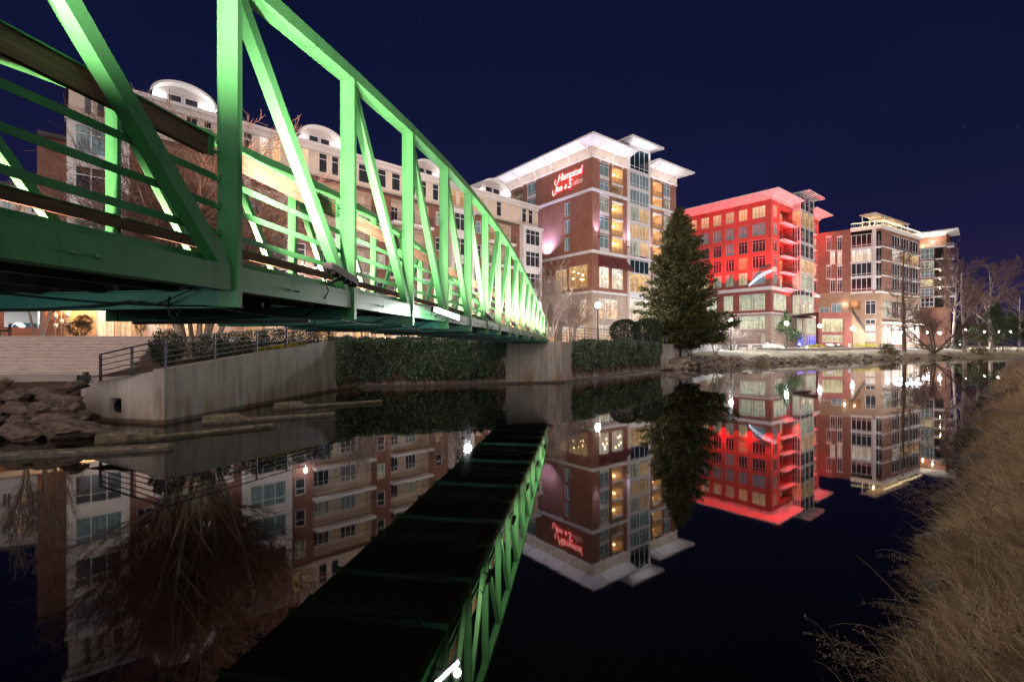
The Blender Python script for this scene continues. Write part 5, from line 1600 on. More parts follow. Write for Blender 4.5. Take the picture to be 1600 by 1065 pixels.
# cream attic storey, set back a little over the balconies
ats = X(108)
att = CF.off(-.35)
ops = []
lits = {(405, 420): 'p_white', (425, 440): 'p_glow', (455, 470): 'p_glow', (472, 483): 'p_glow', (380, 392): 'p_warm', (396, 410): 'p_half', (705, 714): 'p_amber', (718, 726): 'p_amber', (740, 748): 'p_warm', (752, 758): 'p_amber'}
xs_ = [(130, 145), (150, 165), (175, 195), (215, 240), (290, 310), (318, 332), (380, 395), (405, 420), (425, 440), (455, 470), (472, 483), (498, 512), (518, 530), (560, 578), (590, 604), (612, 626), (640, 650), (656, 667), (676, 686), (705, 714), (718, 726), (740, 748), (752, 758), (776, 784), (816, 823), (826, 833)]
for xa, xb in xs_:
    o_ = (att.t(xa), att.t(xb), TOPZ + .75, TOPZ + 3.0, .15); ops.append(o_)
    window(att, *o_[:4], 1, 2, M[lits.get((xa, xb), 'p_dark')], M['frame_white'], apt, dep=.12, zsplit=[TOPZ + 2.3])
wall(mbw, att, ats, tB, TOPZ, CORN - .3, ops, 2)
# ends
EL = Facade(CF.P(ats, 0, -16).xy, CF.n); 
S0 = CF.P(ats, 0, -.35); S1 = CF.P(ats, 0, -16)
mbw.quad(Vector((S1.x, S1.y, TOPZ)), Vector((S0.x, S0.y, TOPZ)), Vector((S0.x, S0.y, CORN - .3)), Vector((S1.x, S1.y, CORN - .3)), 2)
for (tt, z1) in ((tA, 19.4),):
    a_, b_ = CF.P(tt, 1.5, -16), CF.P(tt, 1.5, 0)
    mbw.quad(a_, b_, b_ + UP * (z1 - 1.5), a_ + UP * (z1 - 1.5), 2)
ER = Facade(CF.P(tB, 0).xy, -CF.n)
erw = []
for z in FZ + [TOPZ]:
    for t0 in (1.6, 5.2): erw.append((t0, t0 + 1.5, z + .7, z + 2.7, .2)); window(ER, *erw[-1][:4], 2, 2, pick(), M['frame_white'], apt, dep=.15)
wall(mbw, ER, 0, 16, 1.5, TOPZ, [e_ for e_ in erw if e_[2] < TOPZ], 0); wall(mbw, ER, 0, 16, TOPZ, CORN - .3, [e_ for e_ in erw if e_[2] > TOPZ], 2)
# lower left wing steps down in profile
# ground floor: lit shopfronts and doors between brick piers
gops = []
gx = [(150, 178, 'p_white'), (180, 205, 'p_shop'), (232, 262, 'p_shop'), (268, 300, 'p_shop'), (310, 332, 'p_warm'), (382, 410, 'p_warm'), (415, 447, 'p_shop'), (460, 482, 'p_shop'), (492, 520, 'p_warm'), (526, 552, 'p_shop'), (556, 580, 'p_warm'), (588, 604, 'p_shop'), (612, 636, 'p_white'), (642, 668, 'p_shop'), (676, 696, 'p_warm'), (704, 732, 'p_shop'), (740, 756, 'p_warm'), (764, 796, 'p_shop'), (814, 834, 'p_warm')]
TG = X(-60)
garage = (X(6), X(66), TRZ + .85, TRZ + 3.4, .35)
for xa, xb, mt in gx:
    base = TRZ if xb < 300 else PLZ
    o_ = (X(xa), X(xb), base + (.12 if xb < 300 else .4), base + 3.1, .3); gops.append(o_)
    window(CF, *o_[:4], 2 if o_[1] - o_[0] < 2.5 else 3, 2, M[mt], M['frame_white'], apt, dep=.22, zsplit=[base + 2.4], name='shop_window')
wall(mbw, CF, X(112), tB, 1.5, F0 + 4, gops, 3)
wall(mbw, CF, TG, X(100), 1.5, F0 + 4, [garage], 0); wall(mbw, CF, X(100), X(112), 1.5, F0 + 4, (), 3)
CF.box(mbw, TG, tB, F0 + 3.75, F0 + 4.2, -.1, .22, 2)
mbw.build('wall', [M['brick_condo'], M['white_panel'], M['cream'], M['tan']], apt)
# garage room behind its opening
mb = MB(); g0, g1_ = garage[0] - 2, garage[1] + 3
for q in ((0, 0), ):
    mb.quad(CF.P(g0, 2.4, -9), CF.P(g1_, 2.4, -9), CF.P(g1_, 7, -9), CF.P(g0, 7, -9)); mb.quad(CF.P(g0, 6.9, -.4), CF.P(g1_, 6.9, -.4), CF.P(g1_, 6.9, -9), CF.P(g0, 6.9, -9))
    mb.quad(CF.P(g0, 2.4, -.4), CF.P(g1_, 2.4, -.4), CF.P(g1_, 2.4, -9), CF.P(g0, 2.4, -9)); mb.quad(CF.P(g0, 2.4, -.4), CF.P(g0, 6.9, -.4), CF.P(g0, 6.9, -9), CF.P(g0, 2.4, -9)); mb.quad(CF.P(g1_, 2.4, -.4), CF.P(g1_, 6.9, -.4), CF.P(g1_, 6.9, -9), CF.P(g1_, 2.4, -9))
    for k in range(4): CF.box(mb, g0, g1_, 6.3, 6.9, -2 - k * 2, -1.7 - k * 2)
mb.build('garage_room', M['white'], apt)
for f in (.25, .75): lamp('garage_light', 'AREA', CF.P(g0 + (g1_ - g0) * f, 6.2, -4.2), 300, (.86, .95, 1), CF.P(g0 + (g1_ - g0) * f, 2, -4.2), size=3, size_y=.3, parent=apt)
# cornice and roof
mb = MB()
att.box(mb, ats - .4, tB + .5, CORN - .3, CORN, -.3, .75); att.box(mb, ats - .15, tB + .2, CORN - .75, CORN - .3, -.2, .35)
mb.build('cornice', M['white_panel'], apt)
mb = MB(); att.box(mb, ats - .2, tB + .2, CORN - .06, CORN + .12, -16, .5); CF.box(mb, tA, X(104), 19.3, 19.65, -16, .3); CF.box(mb, TG, tA, F0 + 4.0, F0 + 4.3, -14, .2)
CF.box(mb, ats, tB, TOPZ - .12, TOPZ, -.5, .25)
mb.build('roof', M['roof_dark'], apt)
# arched dormers on the roof
def dormer(xa, xb, lit):
    a, b = att.t(xa, -2.6), att.t(xb, -2.6); c = (a + b) / 2; r = (b - a) / 2; n = 18; hh = min(r * .62, 2.2)
    z0 = CORN + 1.35
    D = att.off(-2.6)
    vs = []; fs = []; vi = []
    mb = MB()
    for k in range(n):
        t0, t1 = math.pi * k / n, math.pi * (k + 1) / n
        P0 = (c - r * math.cos(t0), z0 + hh * math.sin(t0)); P1 = (c - r * math.cos(t1), z0 + hh * math.sin(t1))
        mb.quad(D.P(*P0, 1.1), D.P(*P1, 1.1), D.P(*P1, -9), D.P(*P0, -9))
        Q0 = (c - (r - .22) * math.cos(t0), z0 + (hh - .2) * math.sin(t0)); Q1 = (c - (r - .22) * math.cos(t1), z0 + (hh - .2) * math.sin(t1))
        mb.quad(D.P(*Q0, 1.1), D.P(*Q1, 1.1), D.P(*P1, 1.1), D.P(*P0, 1.1)); mb.quad(D.P(*Q0, -9), D.P(*Q0, 1.1), D.P(*Q1, 1.1), D.P(*Q1, -9))
    d_ = mb.build('dormer_roof', M['white'], apt)
    mb = MB()
    pts = [D.P(c - (r - .25) * math.cos(math.pi * k / n), z0 + (hh - .22) * math.sin(math.pi * k / n)) for k in range(n + 1)]
    mb.add(pts + [D.P(c + r - .25, CORN), D.P(c - r + .25, CORN)], [tuple(range(n + 3))[::-1]])
    mb.build('dormer_wall', M['white_panel'], d_)
    k_ = max(2, int(r * .9))
    for q in range(k_):
        t0 = c - r * .5 + r * q / k_; window(D, t0 + .08, t0 + r / k_ - .08, z0 - .55, z0 + hh * .42, 1, 1, M['p_dark'], M['frame_white'], apt, dep=-.04, fw=.1)
    for f in (-.8, .8): lamp('dormer_glow', 'POINT', D.P(c + r * f, z0 - .2, .55), lit, (1, .95, .92), size=.2, parent=apt)
dormer(232, 336, 130); dormer(462, 533, 80); dormer(638, 688, 60); dormer(745, 792, 90)
# warm lanterns along the ground floor
for x, wt, col in ((128, 160, (1, .55, .22)), (142, 120, (1, .6, .25)), (210, 150, (1, .62, .3)), (106, 90, (1, .55, .22)), (300, 120, (1, .75, .5)), (455, 120, (1, .66, .34)), (556, 120, (1, .66, .34)), (607, 120, (1, .7, .4)), (672, 140, (1, .66, .34)), (736, 140, (1, .6, .3)), (800, 160, (1, .6, .3))):
    lantern(CF, X(x), 6.6 if x < 300 else 6.0, .6, apt, wt * 5, col)
lantern(CF, X(474), CF.z(X(474), 419), .5, apt, 300, (.85, .92, 1), M['led'])

# ---- pale block farther left
BFc = Facade(px(-60, 400, 58).xy, Vector((.86, .5)))
blk = thing('background_block', 'pale grey low block with dark windows past the left end of the apartments', 'building', BFc.P(0, 1.5))
ln = BFc.t(74); ops = []
for z in (5, 8.6, 12.2, 15.8, 19.4):
    for k in range(5):
        t0 = .9 + k * (ln - 1.2) / 5; ops.append((t0, t0 + (ln / 5) * .55, z, z + 1.9, .15)); window(BFc, *ops[-1][:4], 2, 1, pick(), M['frame_white'], blk, dep=.1)
mb = MB(); wall(mb, BFc, 0, ln, 1, 22.6, ops, 0); mb.quad(BFc.P(ln, 1), BFc.P(ln, 1, -10), BFc.P(ln, 22.6, -10), BFc.P(ln, 22.6)); mb.build('wall', M['white_panel'], blk)
mb = MB(); BFc.box(mb, -.3, ln + .3, 22.6, 22.9, -10, .3); mb.build('roof', M['roof_dark'], blk)

# ================================================================ trees and plants
def perp_rot(d, ang, az):
    d = d.normalized(); a = d.orthogonal().normalized(); b = d.cross(a)
    return (d * math.cos(ang) + (a * math.cos(az) + b * math.sin(az)) * math.sin(ang)).normalized()

def grow(rg, out, p, d, L, r, lvl, cfg):
    n = cfg['seg'][lvl]
    pts = [p.copy()]; q = p.copy(); dd = d.normalized()
    for k in range(n):
        dd = (dd + Vector((rg.gauss(0, 1), rg.gauss(0, 1), rg.gauss(0, 1))) * cfg['wob'][lvl] + Vector((0, 0, cfg['up'][lvl]))).normalized()
        q = q + dd * (L / n); pts.append(q.copy())
    r1 = r * cfg['taper'][lvl]
    rads = [r + (r1 - r) * k / n for k in range(n + 1)]
    out[lvl].append((pts, rads))
    if lvl + 1 >= len(cfg['seg']): return
    m = cfg['n'][lvl]
    for k in range(m):
        f = cfg['from'][lvl] + (1 - cfg['from'][lvl]) * (k + rg.uniform(.2, .9)) / m
        f = min(f, .995)
        i = min(n - 1, int(f * n)); t = f * n - i
        b = pts[i].lerp(pts[i + 1], t); bd = (pts[i + 1] - pts[i]).normalized()
        rr = (rads[i] + (rads[i + 1] - rads[i]) * t) * cfg['rr'][lvl]
        ang = R(rg.gauss(cfg['ang'][lvl], 9))
        grow(rg, out, b, perp_rot(bd, ang, rg.uniform(0, 6.28) if lvl or not cfg.get('spiral') else k * 2.4), L * cfg['len'][lvl] * rg.uniform(.7, 1.2) * (1 - cfg['shrink'][lvl] * f), rr, lvl + 1, cfg)

def tubes_mesh(name, items, ns, mat, parent):
    mb = MB()
    for pts, rads, n in items: mb.tube(pts, rads, n, cap=False)
    return mb.build(name, mat, parent, uv=False)

def bare_tree(seed, label, cat, stems, cfg, mats, trunk_lvls=2, loc=(0, 0, 0), group=None, name='bare_tree', minr=0.006):
    rg = random.Random(seed)
    out = [[] for _ in cfg['seg']]
    for p, d, L, r in stems: grow(rg, out, Vector(p), Vector(d), L, r, 0, cfg)
    t = thing(name, label, cat, (0, 0, 0), group)
    tr = []; cw = []
    for l, its in enumerate(out):
        for pts, rads in its:
            rads = [max(minr, x) for x in rads]
            n = (9, 6, 4, 3, 3)[l]
            (tr if l < trunk_lvls else cw).append((pts, rads, n))
    tubes_mesh('trunk', tr, 8, mats[0], t)
    if cw: tubes_mesh('crown', cw, 3, mats[1], t)
    t.location = loc
    return t

# big crape myrtle behind the bridge
rg = random.Random(5)
stems = []
for k in range(10):
    az = k * 2.4 + rg.uniform(-.3, .3); lean = rg.uniform(.10, .40)
    stems.append(((math.cos(az) * .20, math.sin(az) * .20, -.2), (math.cos(az) * lean, math.sin(az) * lean, 1), rg.uniform(4.6, 6.0), rg.uniform(.075, .11)))
cfg = dict(seg=[8, 6, 5, 4, 3], wob=[.055, .08, .09, .10, .12], up=[.02, .05, .05, .04, .03], taper=[.5, .45, .4, .5, .5], n=[8, 7, 7, 6], ang=[29, 31, 33, 35], rr=[.62, .6, .6, .7], len=[.78, .62, .55, .5], shrink=[.25, .25, .25, .2], **{'from': [.28, .2, .15, .15]})
bare_tree(5, 'large leafless crape myrtle with many smooth pale stems behind the green bridge', 'tree', stems, cfg, (M['bark_smooth'], M['twig']), 2, (-13.6, 20.6, 1.75), name='crape_myrtle', minr=.0062).scale = (1.22, 1.2, 1.0)
# crape myrtle by the abutment railing and pale one behind
stems = []
for k in range(5):
    az = k * 1.3; stems.append(((math.cos(az) * .10, math.sin(az) * .10, -.2), (math.cos(az) * .38, math.sin(az) * .38, 1), rg.uniform(2.4, 3.2), rg.uniform(.05, .08)))
cfg2 = dict(seg=[6, 5, 4, 3], wob=[.07, .1, .12, .14], up=[.02, .03, .03, .02], taper=[.5, .45, .4, .5], n=[6, 7, 6], ang=[30, 34, 38], rr=[.62, .6, .65], len=[.75, .6, .5], shrink=[.2, .25, .25], **{'from': [.3, .2, .15]})
cm2 = bare_tree(9, 'small leafless crape myrtle with pinkish twigs beside the hotel lamp post', 'tree', stems, cfg2, (M['bark_pale'], M['twig_pale']), 1, px(893, 527, 46), name='crape_myrtle', minr=.009)
def crape(x, y, d, s, label, rz): return dup(cm2, px(x, y, d), rz, s, label)
crape(862, 520, 58, (1.5, 1.5, 1.95), 'tall pale leafless tree between the bridge end and the hotel', 1.0)
crape(1142, 549, 82, (1.55, 1.55, 1.15), 'low spreading leafless tree wrapped round the lamp right of the cedar', 2.2)
crape(1118, 553, 69, (.9, .9, .85), 'tiny twisted bare tree at the foot of the cedar on the mulch slope', .4)
crape(1078, 556, 60, (.8, .8, .8), 'small gnarled bare tree in the shade of the cedar trunk', 3.4)
crape(780, 528, 66, (1.7, 1.7, 1.9), 'bare tree before the right end of the apartment building', 4.0)
crape(700, 528, 58, (1.5, 1.5, 2.1), 'bare tree before the middle of the apartment facade', 5.1)
crape(570, 532, 46, (1.25, 1.25, 1.6), 'bare tree before the balconies of the apartment building', 2.9)
crape(60, 525, 34, (1.25, 1.25, 2.35), 'bare tree standing on the terrace by the left end of the apartments', 1.9)

# tall bare bald cypress, spreading multi-stem tree, sycamores
cfg3 = dict(seg=[14, 6, 4, 3], wob=[.015, .06, .12, .16], up=[.05, .015, .02, .03], taper=[.12, .3, .4, .5], n=[60, 10, 7], ang=[78, 45, 45], rr=[.34, .55, .6], len=[.28, .42, .45], shrink=[.72, .4, .3], spiral=True, **{'from': [.2, .15, .15]})
zb = CAM_Z + (HOR - 549) / F_PX * 100
bare_tree(17, 'tall straight bare cypress tree in front of the brown brick building', 'tree', [((0, 0, -.3), (0, 0, 1), 22.5, .42)], cfg3, (M['bark'], M['twig_far']), 1, px(1413, 550, 100), name='cypress_tree', minr=.016)
stems = [((.2, 0, -.3), (.9, .1, 1), 8, .20), ((-.2, .1, -.3), (-.75, .1, 1), 7.5, .19), ((0, .2, -.3), (.15, .3, 1), 8.5, .2), ((.1, -.2, -.3), (-.3, -.3, 1), 7.5, .18), ((.25, .1, -.3), (1.3, -.2, .95), 9, .15)]
cfg4 = dict(seg=[8, 6, 5, 3], wob=[.05, .09, .12, .16], up=[-.01, .03, .03, .03], taper=[.45, .4, .4, .5], n=[10, 8, 8], ang=[34, 36, 40], rr=[.55, .6, .65], len=[.55, .5, .5], shrink=[.3, .3, .3], **{'from': [.25, .2, .15]})
bare_tree(23, 'wide bare tree forking low into several slanting trunks by the river', 'tree', stems, cfg4, (M['bark'], M['twig_far']), 2, px(1459, 549, 98), name='forked_tree', minr=.015)
cfg5 = dict(seg=[10, 7, 5, 4, 3], wob=[.03, .09, .11, .14, .16], up=[.03, .05, .04, .04, .03], taper=[.3, .3, .35, .4, .5], n=[13, 8, 7, 5], ang=[44, 36, 38, 40], rr=[.5, .55, .6, .65], len=[.42, .5, .5, .5], shrink=[.35, .3, .3, .3], **{'from': [.32, .25, .2, .2]})
syc = bare_tree(29, 'tall bare sycamore with pale bark at the river edge, second from the right', 'tree', [((0, 0, -.3), (0.02, 0, 1), 17.5, .36)], cfg5, (M['bark_pale'], M['twig_far']), 2, px(1507, 551, 104), name='sycamore_tree', minr=.019)
dup(syc, px(1489, 543, 122), 2.0, (1.05, 1.05, 1.2), 'tallest bare sycamore standing behind the forked tree')
dup(syc, px(1548, 545, 126), 4.1, (1.25, 1.25, 1.12), 'bare sycamore with white limbs above the evergreen at the far right')
dup(syc, px(1592, 545, 165), 1.1, (1.0, 1.0, 1.0), 'distant bare tree at the right edge of the view')
dup(syc, px(1530, 545, 175), 5.0, (1.1, 1.1, 1.0), 'distant bare tree between the two sycamores')

# ---- tall cedar
def cedar(loc, H, Rmax, label, seed):
    rg = random.Random(seed); nr = np.random.default_rng(seed)
    t = thing('cedar_tree', label, 'tree', (0, 0, 0))
    mb = MB()
    mb.tube([(0, 0, -.4), (.05, 0, 2), (0, .05, H * .4), (.1, 0, H * .75), (.1, 0, H * .98)], [.36, .30, .22, .11, .02], 9)
    for k in range(3):
        az = k * 2.1 + .5
        mb.tube([(0, 0, .3), (math.cos(az) * .5, math.sin(az) * .5, 1.6), (math.cos(az) * .8, math.sin(az) * .8, 4.0 + k), (math.cos(az) * .7, math.sin(az) * .7, 9 + k)], [.2, .16, .11, .03], 7)
    C = []; D = []; Ln = []
    nb = 430
    for k in range(nb):
        f = (k + rg.random()) / nb
        z = 1.5 + (H - 1.6) * f ** 1.12
        fz = (z - 1.5) / (H - 1.5)
        prof = (1 - fz) ** .72 * (0.70 + .30 * min(1, fz / .14))
        az = rg.uniform(0, 6.283)
        prof *= 1 + .34 * noise.noise(Vector((math.cos(az) * 1.6, math.sin(az) * 1.6, z * .42 + seed)))
        L = Rmax * prof * rg.uniform(.62, 1.08)
        if fz > .965: L = rg.uniform(.15, .4)
        rise = rg.uniform(-.12, .35) + .35 * fz
        d = Vector((math.cos(az), math.sin(az), rise)).normalized()
        base = Vector((.08 * fz, 0, z - L * .22))
        pts = [base + d * (L * q / 4) + Vector((0, 0, -.10 * L * (q / 4) ** 2 + .12 * L * (q / 4) ** 3)) for q in range(5)]
        mb.tube(pts, [.05 * (1 - fz) + .012, .04 * (1 - fz) + .01, .03 * (1 - fz) + .008, .015, .006], 4, cap=False)
        # sprays along the branch, clumped
        ncl = max(3, int(L * 4.2))
        for c_ in range(ncl):
            s = .18 + .82 * (c_ + rg.random()) / ncl
            i = min(3, int(s * 4)); p = pts[i].lerp(pts[i + 1], s * 4 - i)
            side = Vector((-d.y, d.x, 0)) * rg.uniform(-.55, .55) * (1.15 - s) * L * .5
            cc = p + side + Vector((0, 0, rg.uniform(-.1, .15)))
            m = 15
            dirs = nr.normal(size=(m, 3)) * .62 + np.array([d.x, d.y, .30 + d.z])
            C.append(np.array(cc) + nr.normal(size=(m, 3)) * np.array([.17, .17, .13])); D.append(dirs); Ln.append(nr.uniform(.22, .46, m))
    mb.build('trunk', M['bark'], t, uv=False)
    C = np.concatenate(C); D = np.concatenate(D); Ln = np.concatenate(Ln)
    V, Q = leaves(C, D, Ln, Ln * .34, nr)
    np_mesh('crown', V, Q, M['cedar'], t)
    t.location = loc
    return t
M['cedar'] = mat_leaf('cedar_foliage', (0.040, 0.056, 0.020), (0.072, 0.088, 0.032), (0.14, 0.14, 0.055), .65)
M['hedge_leaf'] = mat_leaf('hedge_leaves', (0.018, 0.036, 0.016), (0.034, 0.058, 0.026), (0.07, 0.095, 0.045), .45)
M['nandina'] = mat_leaf('nandina_leaves', (0.10, 0.045, 0.02), (0.11, 0.10, 0.035), (0.24, 0.15, 0.06), .5)
M['ivy_leaf'] = mat_leaf('ivy_leaves', (0.03, 0.066, 0.04), (0.085, 0.14, 0.088), (0.22, 0.28, 0.19), .5)
M['ivy_dry'] = mat_leaf('ivy_stems', (0.055, 0.032, 0.02), (0.12, 0.075, 0.05), (0.18, 0.12, 0.08), .8)
M['yellow_leaf'] = mat_leaf('yellow_flowers', (0.22, 0.22, 0.03), (0.46, 0.40, 0.03), (0.65, 0.58, 0.06), .6)
M['green_leaf'] = mat_leaf('broad_leaves', (0.025, 0.042, 0.018), (0.05, 0.072, 0.028), (0.10, 0.12, 0.05), .5)
M['grass_tuft'] = mat_leaf('dry_tuft', (0.20, 0.145, 0.09), (0.34, 0.255, 0.165), (0.46, 0.37, 0.26), .8)
cedar(px(1060, 553.5, 57), 17.2, 6.8, 'tall dark cedar tree between the hotel and the red lit office building', 3)

def leaf_blob(nr, c, r, n, L, jitter=.12, shell=.55, up=.2):
    """leaf centres in an ellipsoid, denser near its lumpy surface"""
    d = nr.normal(size=(n, 3)); d /= np.linalg.norm(d, axis=1, keepdims=True)
    rad = shell + (1 - shell) * nr.random(n) ** .5
    lump = 1 + jitter * np.sin(d[:, 0] * 7 + c[0]) * np.cos(d[:, 1] * 6 + c[1] * 2) + jitter * .6 * np.sin(d[:, 2] * 11 + d[:, 0] * 9)
    C = np.array(c) + d * (rad * lump)[:, None] * np.array(r)
    D = d + nr.normal(size=(n, 3)) * .7 + np.array([0, 0, up])
    return C, D, nr.uniform(.7, 1.3, n) * L
def shrub(name, label, cat, loc, blobs, L, mat, seed, wr=.5, twigs=10, group=None, jitter=.12, shell=.55, stem=True):
    """blobs: (centre, radii, count) relative to loc"""
    nr = np.random.default_rng(seed); rg = random.Random(seed)
    t = thing(name, label, cat, (0, 0, 0), group)
    C = []; D = []; Ln = []
    for c, r, n in blobs:
        a, b, l = leaf_blob(nr, c, r, n, L, jitter, shell); C.append(a); D.append(b); Ln.append(l)
    C = np.concatenate(C); D = np.concatenate(D); Ln = np.concatenate(Ln)
    keep = C[:, 2] > .02
    V, Q = leaves(C[keep], D[keep], Ln[keep], Ln[keep] * wr, nr)
    np_mesh('foliage_or_seeds', V, Q, mat, t)
    if stem:
        mb = MB()
        for k in range(twigs):
            c, r, n = blobs[k % len(blobs)]
            e_ = Vector(c) + Vector((rg.uniform(-.7, .7) * r[0], rg.uniform(-.7, .7) * r[1], rg.uniform(0, .7) * r[2]))
            b_ = Vector((e_.x * .25 + c[0] * .3, e_.y * .25 + c[1] * .3, -.15)); mid_ = b_.lerp(e_, .5) + Vector((rg.uniform(-.1, .1), rg.uniform(-.1, .1), .1))
            mb.tube([b_, mid_, e_], [.05 * max(.4, r[0] * .5), .03 * max(.4, r[0] * .5), .008], 5)
        mb.build('stem', M['bark'], t, uv=False)
    t.location = loc
    return t
# two clipped round shrubs behind the abutment railing
a = px(976, 533, 48); b = px(1011, 534, 50.5)
shrub('round_shrub', 'clipped round green shrub nearer the street lamp on the abutment', 'shrub', (a.x, a.y, 2.72), [((0, 0, 1.25), (1.5, 1.5, 1.22), 9000)], .13, M['hedge_leaf'], 61, .6, 8, 'clipped round shrubs', .03, .86)
shrub('round_shrub', 'darker clipped round shrub nearer the tall cedar on the abutment', 'shrub', (b.x, b.y, 2.72), [((0, 0, 1.35), (1.62, 1.6, 1.32), 9000)], .13, M['hedge_leaf'], 62, .6, 8, 'clipped round shrubs', .03, .86)
# planting behind the ramp railing
a = px(262, 568, 18.4); shrub('evergreen_shrub', 'loose dark green shrub behind the ramp railing left of the crape myrtle trunk', 'shrub', (a.x, a.y, 1.75), [((0, 0, .75), (.62, .6, .68), 2600), ((-.3, .2, .5), (.4, .5, .45), 1000)], .075, M['hedge_leaf'], 63, .5, 8)
bl = []
for k in range(7): bl.append(((k * .28 - .4, k * 1.15, .62 + .13 * k), (.75, .8, .62), 1700))
a = px(345, 560, 19.8); shrub('hedge', 'long dark evergreen hedge behind the railing under the bridge', 'hedge', (a.x, a.y, 1.78), bl, .085, M['hedge_leaf'], 64, .45, 16)
bl = [((k * .1, k * .55, .1 + .055 * k), (.25, .3, .16), 260) for k in range(6)]
a = px(408, 548, 21.2); shrub('flowering_shrub', 'low yellow flowering plants along the top of the ramp wall', 'plant', (a.x, a.y, 2.22), bl, .06, M['yellow_leaf'], 65, .6, 6)
a = px(123, 526, 33); shrub('nandina_shrub', 'reddish nandina shrub beside the brick pier at the stair head', 'shrub', (a.x, a.y, TRZ), [((0, 0, .62), (.75, .6, .6), 1000), ((.35, 0, 1.05), (.5, .5, .5), 600)], .12, M['nandina'], 66, .45, 10)
a = px(220, 526, 34); shrub('nandina_shrub', 'slender nandina shrub right of the lit shop door', 'shrub', (a.x, a.y, TRZ), [((0, 0, .8), (.38, .35, .55), 380), ((.1, 0, 1.2), (.25, .25, .3), 200)], .11, M['nandina'], 67, .45, 8)
a = px(9, 601, 17.2); nr = np.random.default_rng(3)
t = thing('grass_clump', 'pale dry ornamental grass clump on the mulch above the boulders', 'plant', (0, 0, 0))
n = 420; az = nr.uniform(0, 6.28, n); tilt = nr.uniform(.05, .9, n)
D = np.stack([np.cos(az) * tilt, np.sin(az) * tilt, np.ones(n)], 1); Ln = nr.uniform(.28, .5, n)
D /= np.linalg.norm(D, axis=1, keepdims=True)
V, Q = leaves(D * Ln[:, None] * .5, D, Ln, .012, nr); np_mesh('blades', V, Q, M['grass_tuft'], t); t.location = (a.x, a.y, 1.0)

# ---- ivy over the abutment
def ivy(name, label, P0, P1, ztop, zlo, over, n, seed, d0=0.0, d1=1.0, edge=.0):
    """trailing ivy: strands start at the wall top and hang over its face"""
    nr = np.random.default_rng(seed); rg = random.Random(seed)
    t = thing('ivy', label, 'ivy', (P0.x, P0.y, zlo))
    d = (P1 - P0); L = d.length; d = d.normalized(); nv = Vector((d.y, -d.x))
    C = []; D = []; Ln = []; mb = MB()
    for k in range(n):
        s = L * (d0 + (d1 - d0) * rg.random())
        hang_ = 1.0
        e_ = min(s / L - d0, d1 - s / L) * L
        dens = noise.noise(Vector((s * .7, seed, 0))) * .5 + .5
        zl = zlo + (ztop - zlo) * max(0, .30 * (1 - dens) ** 1.5 + .12 * noise.noise(Vector((s * 2.6, seed, 4))) + rg.random() ** 1.5 * .26)
        if edge and s / L > d1 - edge: zl += (ztop - zlo) * .6 * ((s / L - d1 + edge) / edge)
        z0_ = ztop + rg.uniform(-.05, .16) + .34 * max(0, noise.noise(Vector((s * .9, seed, 7))) + .15) if rg.random() < .5 else rg.uniform(zl, ztop)
        if noise.noise(Vector((s * .9, seed * 1.7, z0_ * 1.1))) < -.20 and rg.random() < .85: continue
        ln = rg.uniform(.5, 1.5); o = rg.uniform(.02, .10) + over * rg.random() * (.5 + 1.6 * max(0, noise.noise(Vector((s * 1.3, seed, z0_ * 1.4))) + .2))
        slant = rg.gauss(.12, .16)
        m = max(4, int(ln / .055))
        pts = []
        for q in range(m):
            f = q / (m - 1)
            z = z0_ - ln * f + .05 * math.sin(f * 3)
            if z < zl: break
            ss = min(L * d1, max(L * d0, s + slant * f * ln))
            oo = o * (.4 + 1.1 * math.sin(min(1, f * 1.4 + .15) * math.pi * .75)) + .03
            if z > ztop: oo = -.30 + .45 * max(0, ztop + .30 - z) + rg.uniform(-.05, .1)
            p = P0 + d * ss + nv * oo
            pts.append(Vector((p.x, p.y, z)))
        if len(pts) < 3: continue
        mb.tube(pts, [.007] * (len(pts) - 1) + [.003], 3, cap=False)
        A = np.array([tuple(p) for p in pts])
        for rep in range(2):
            C.append(A + nr.normal(size=A.shape) * .035); 
            dd = nr.normal(size=A.shape) * .45 + np.array([nv.x * .5 + d.x * slant, nv.y * .5 + d.y * slant, -.65]); D.append(dd)
            Ln.append(nr.uniform(.09, .21, len(A)))
    for k in range(n // 2):           # bare dry stems that reach lower than the leaves
        s = L * (d0 + (d1 - d0) * rg.random()); zt = zlo + (ztop - zlo) * rg.uniform(.15, .55); zl = rg.uniform(.1, zlo + .25)
        q = P0 + d * s; pts = []
        for f in (0, .35, .7, 1):
            r_ = q + d * (rg.gauss(0, .05) + .1 * f) + nv * rg.uniform(.02, .09); pts.append(Vector((r_.x, r_.y, zt + (zl - zt) * f)))
        mb.tube(pts, [.010, .009, .008, .004], 3, cap=False)
    C = np.concatenate(C); D = np.concatenate(D); Ln = np.concatenate(Ln)
    V, Q = leaves(C, D, Ln, Ln * .42, nr)
    np_mesh('foliage_or_seeds', V, Q, M['ivy_leaf'], t); mb.build('vine', M['ivy_dry'], t, uv=False)
    return t
def sx(P0, P1, x):
    k = (x - 800) / F_PX; d = P1 - P0
    return (k * P0.y - P0.x) / (d.x - k * d.y)
ivy('ivy', 'thick trailing ivy covering the front of the bridge abutment under the deck', WD, WE, 2.84, .22, .16, 2500, 71, -0.02, sx(WD, WE, 788), .08)
ivy('ivy', 'thick trailing ivy on the far side wall of the abutment by the round shrubs', WE, WF, 2.78, .6, .16, 2300, 72, .06, sx(WE, WF, 1031), .06)
ivy('ivy', 'narrow ivy curtain spilling down the corner next to the stained ramp wall', WC, WD, 2.86, .12, .14, 420, 73, .0, 1.0, .0)

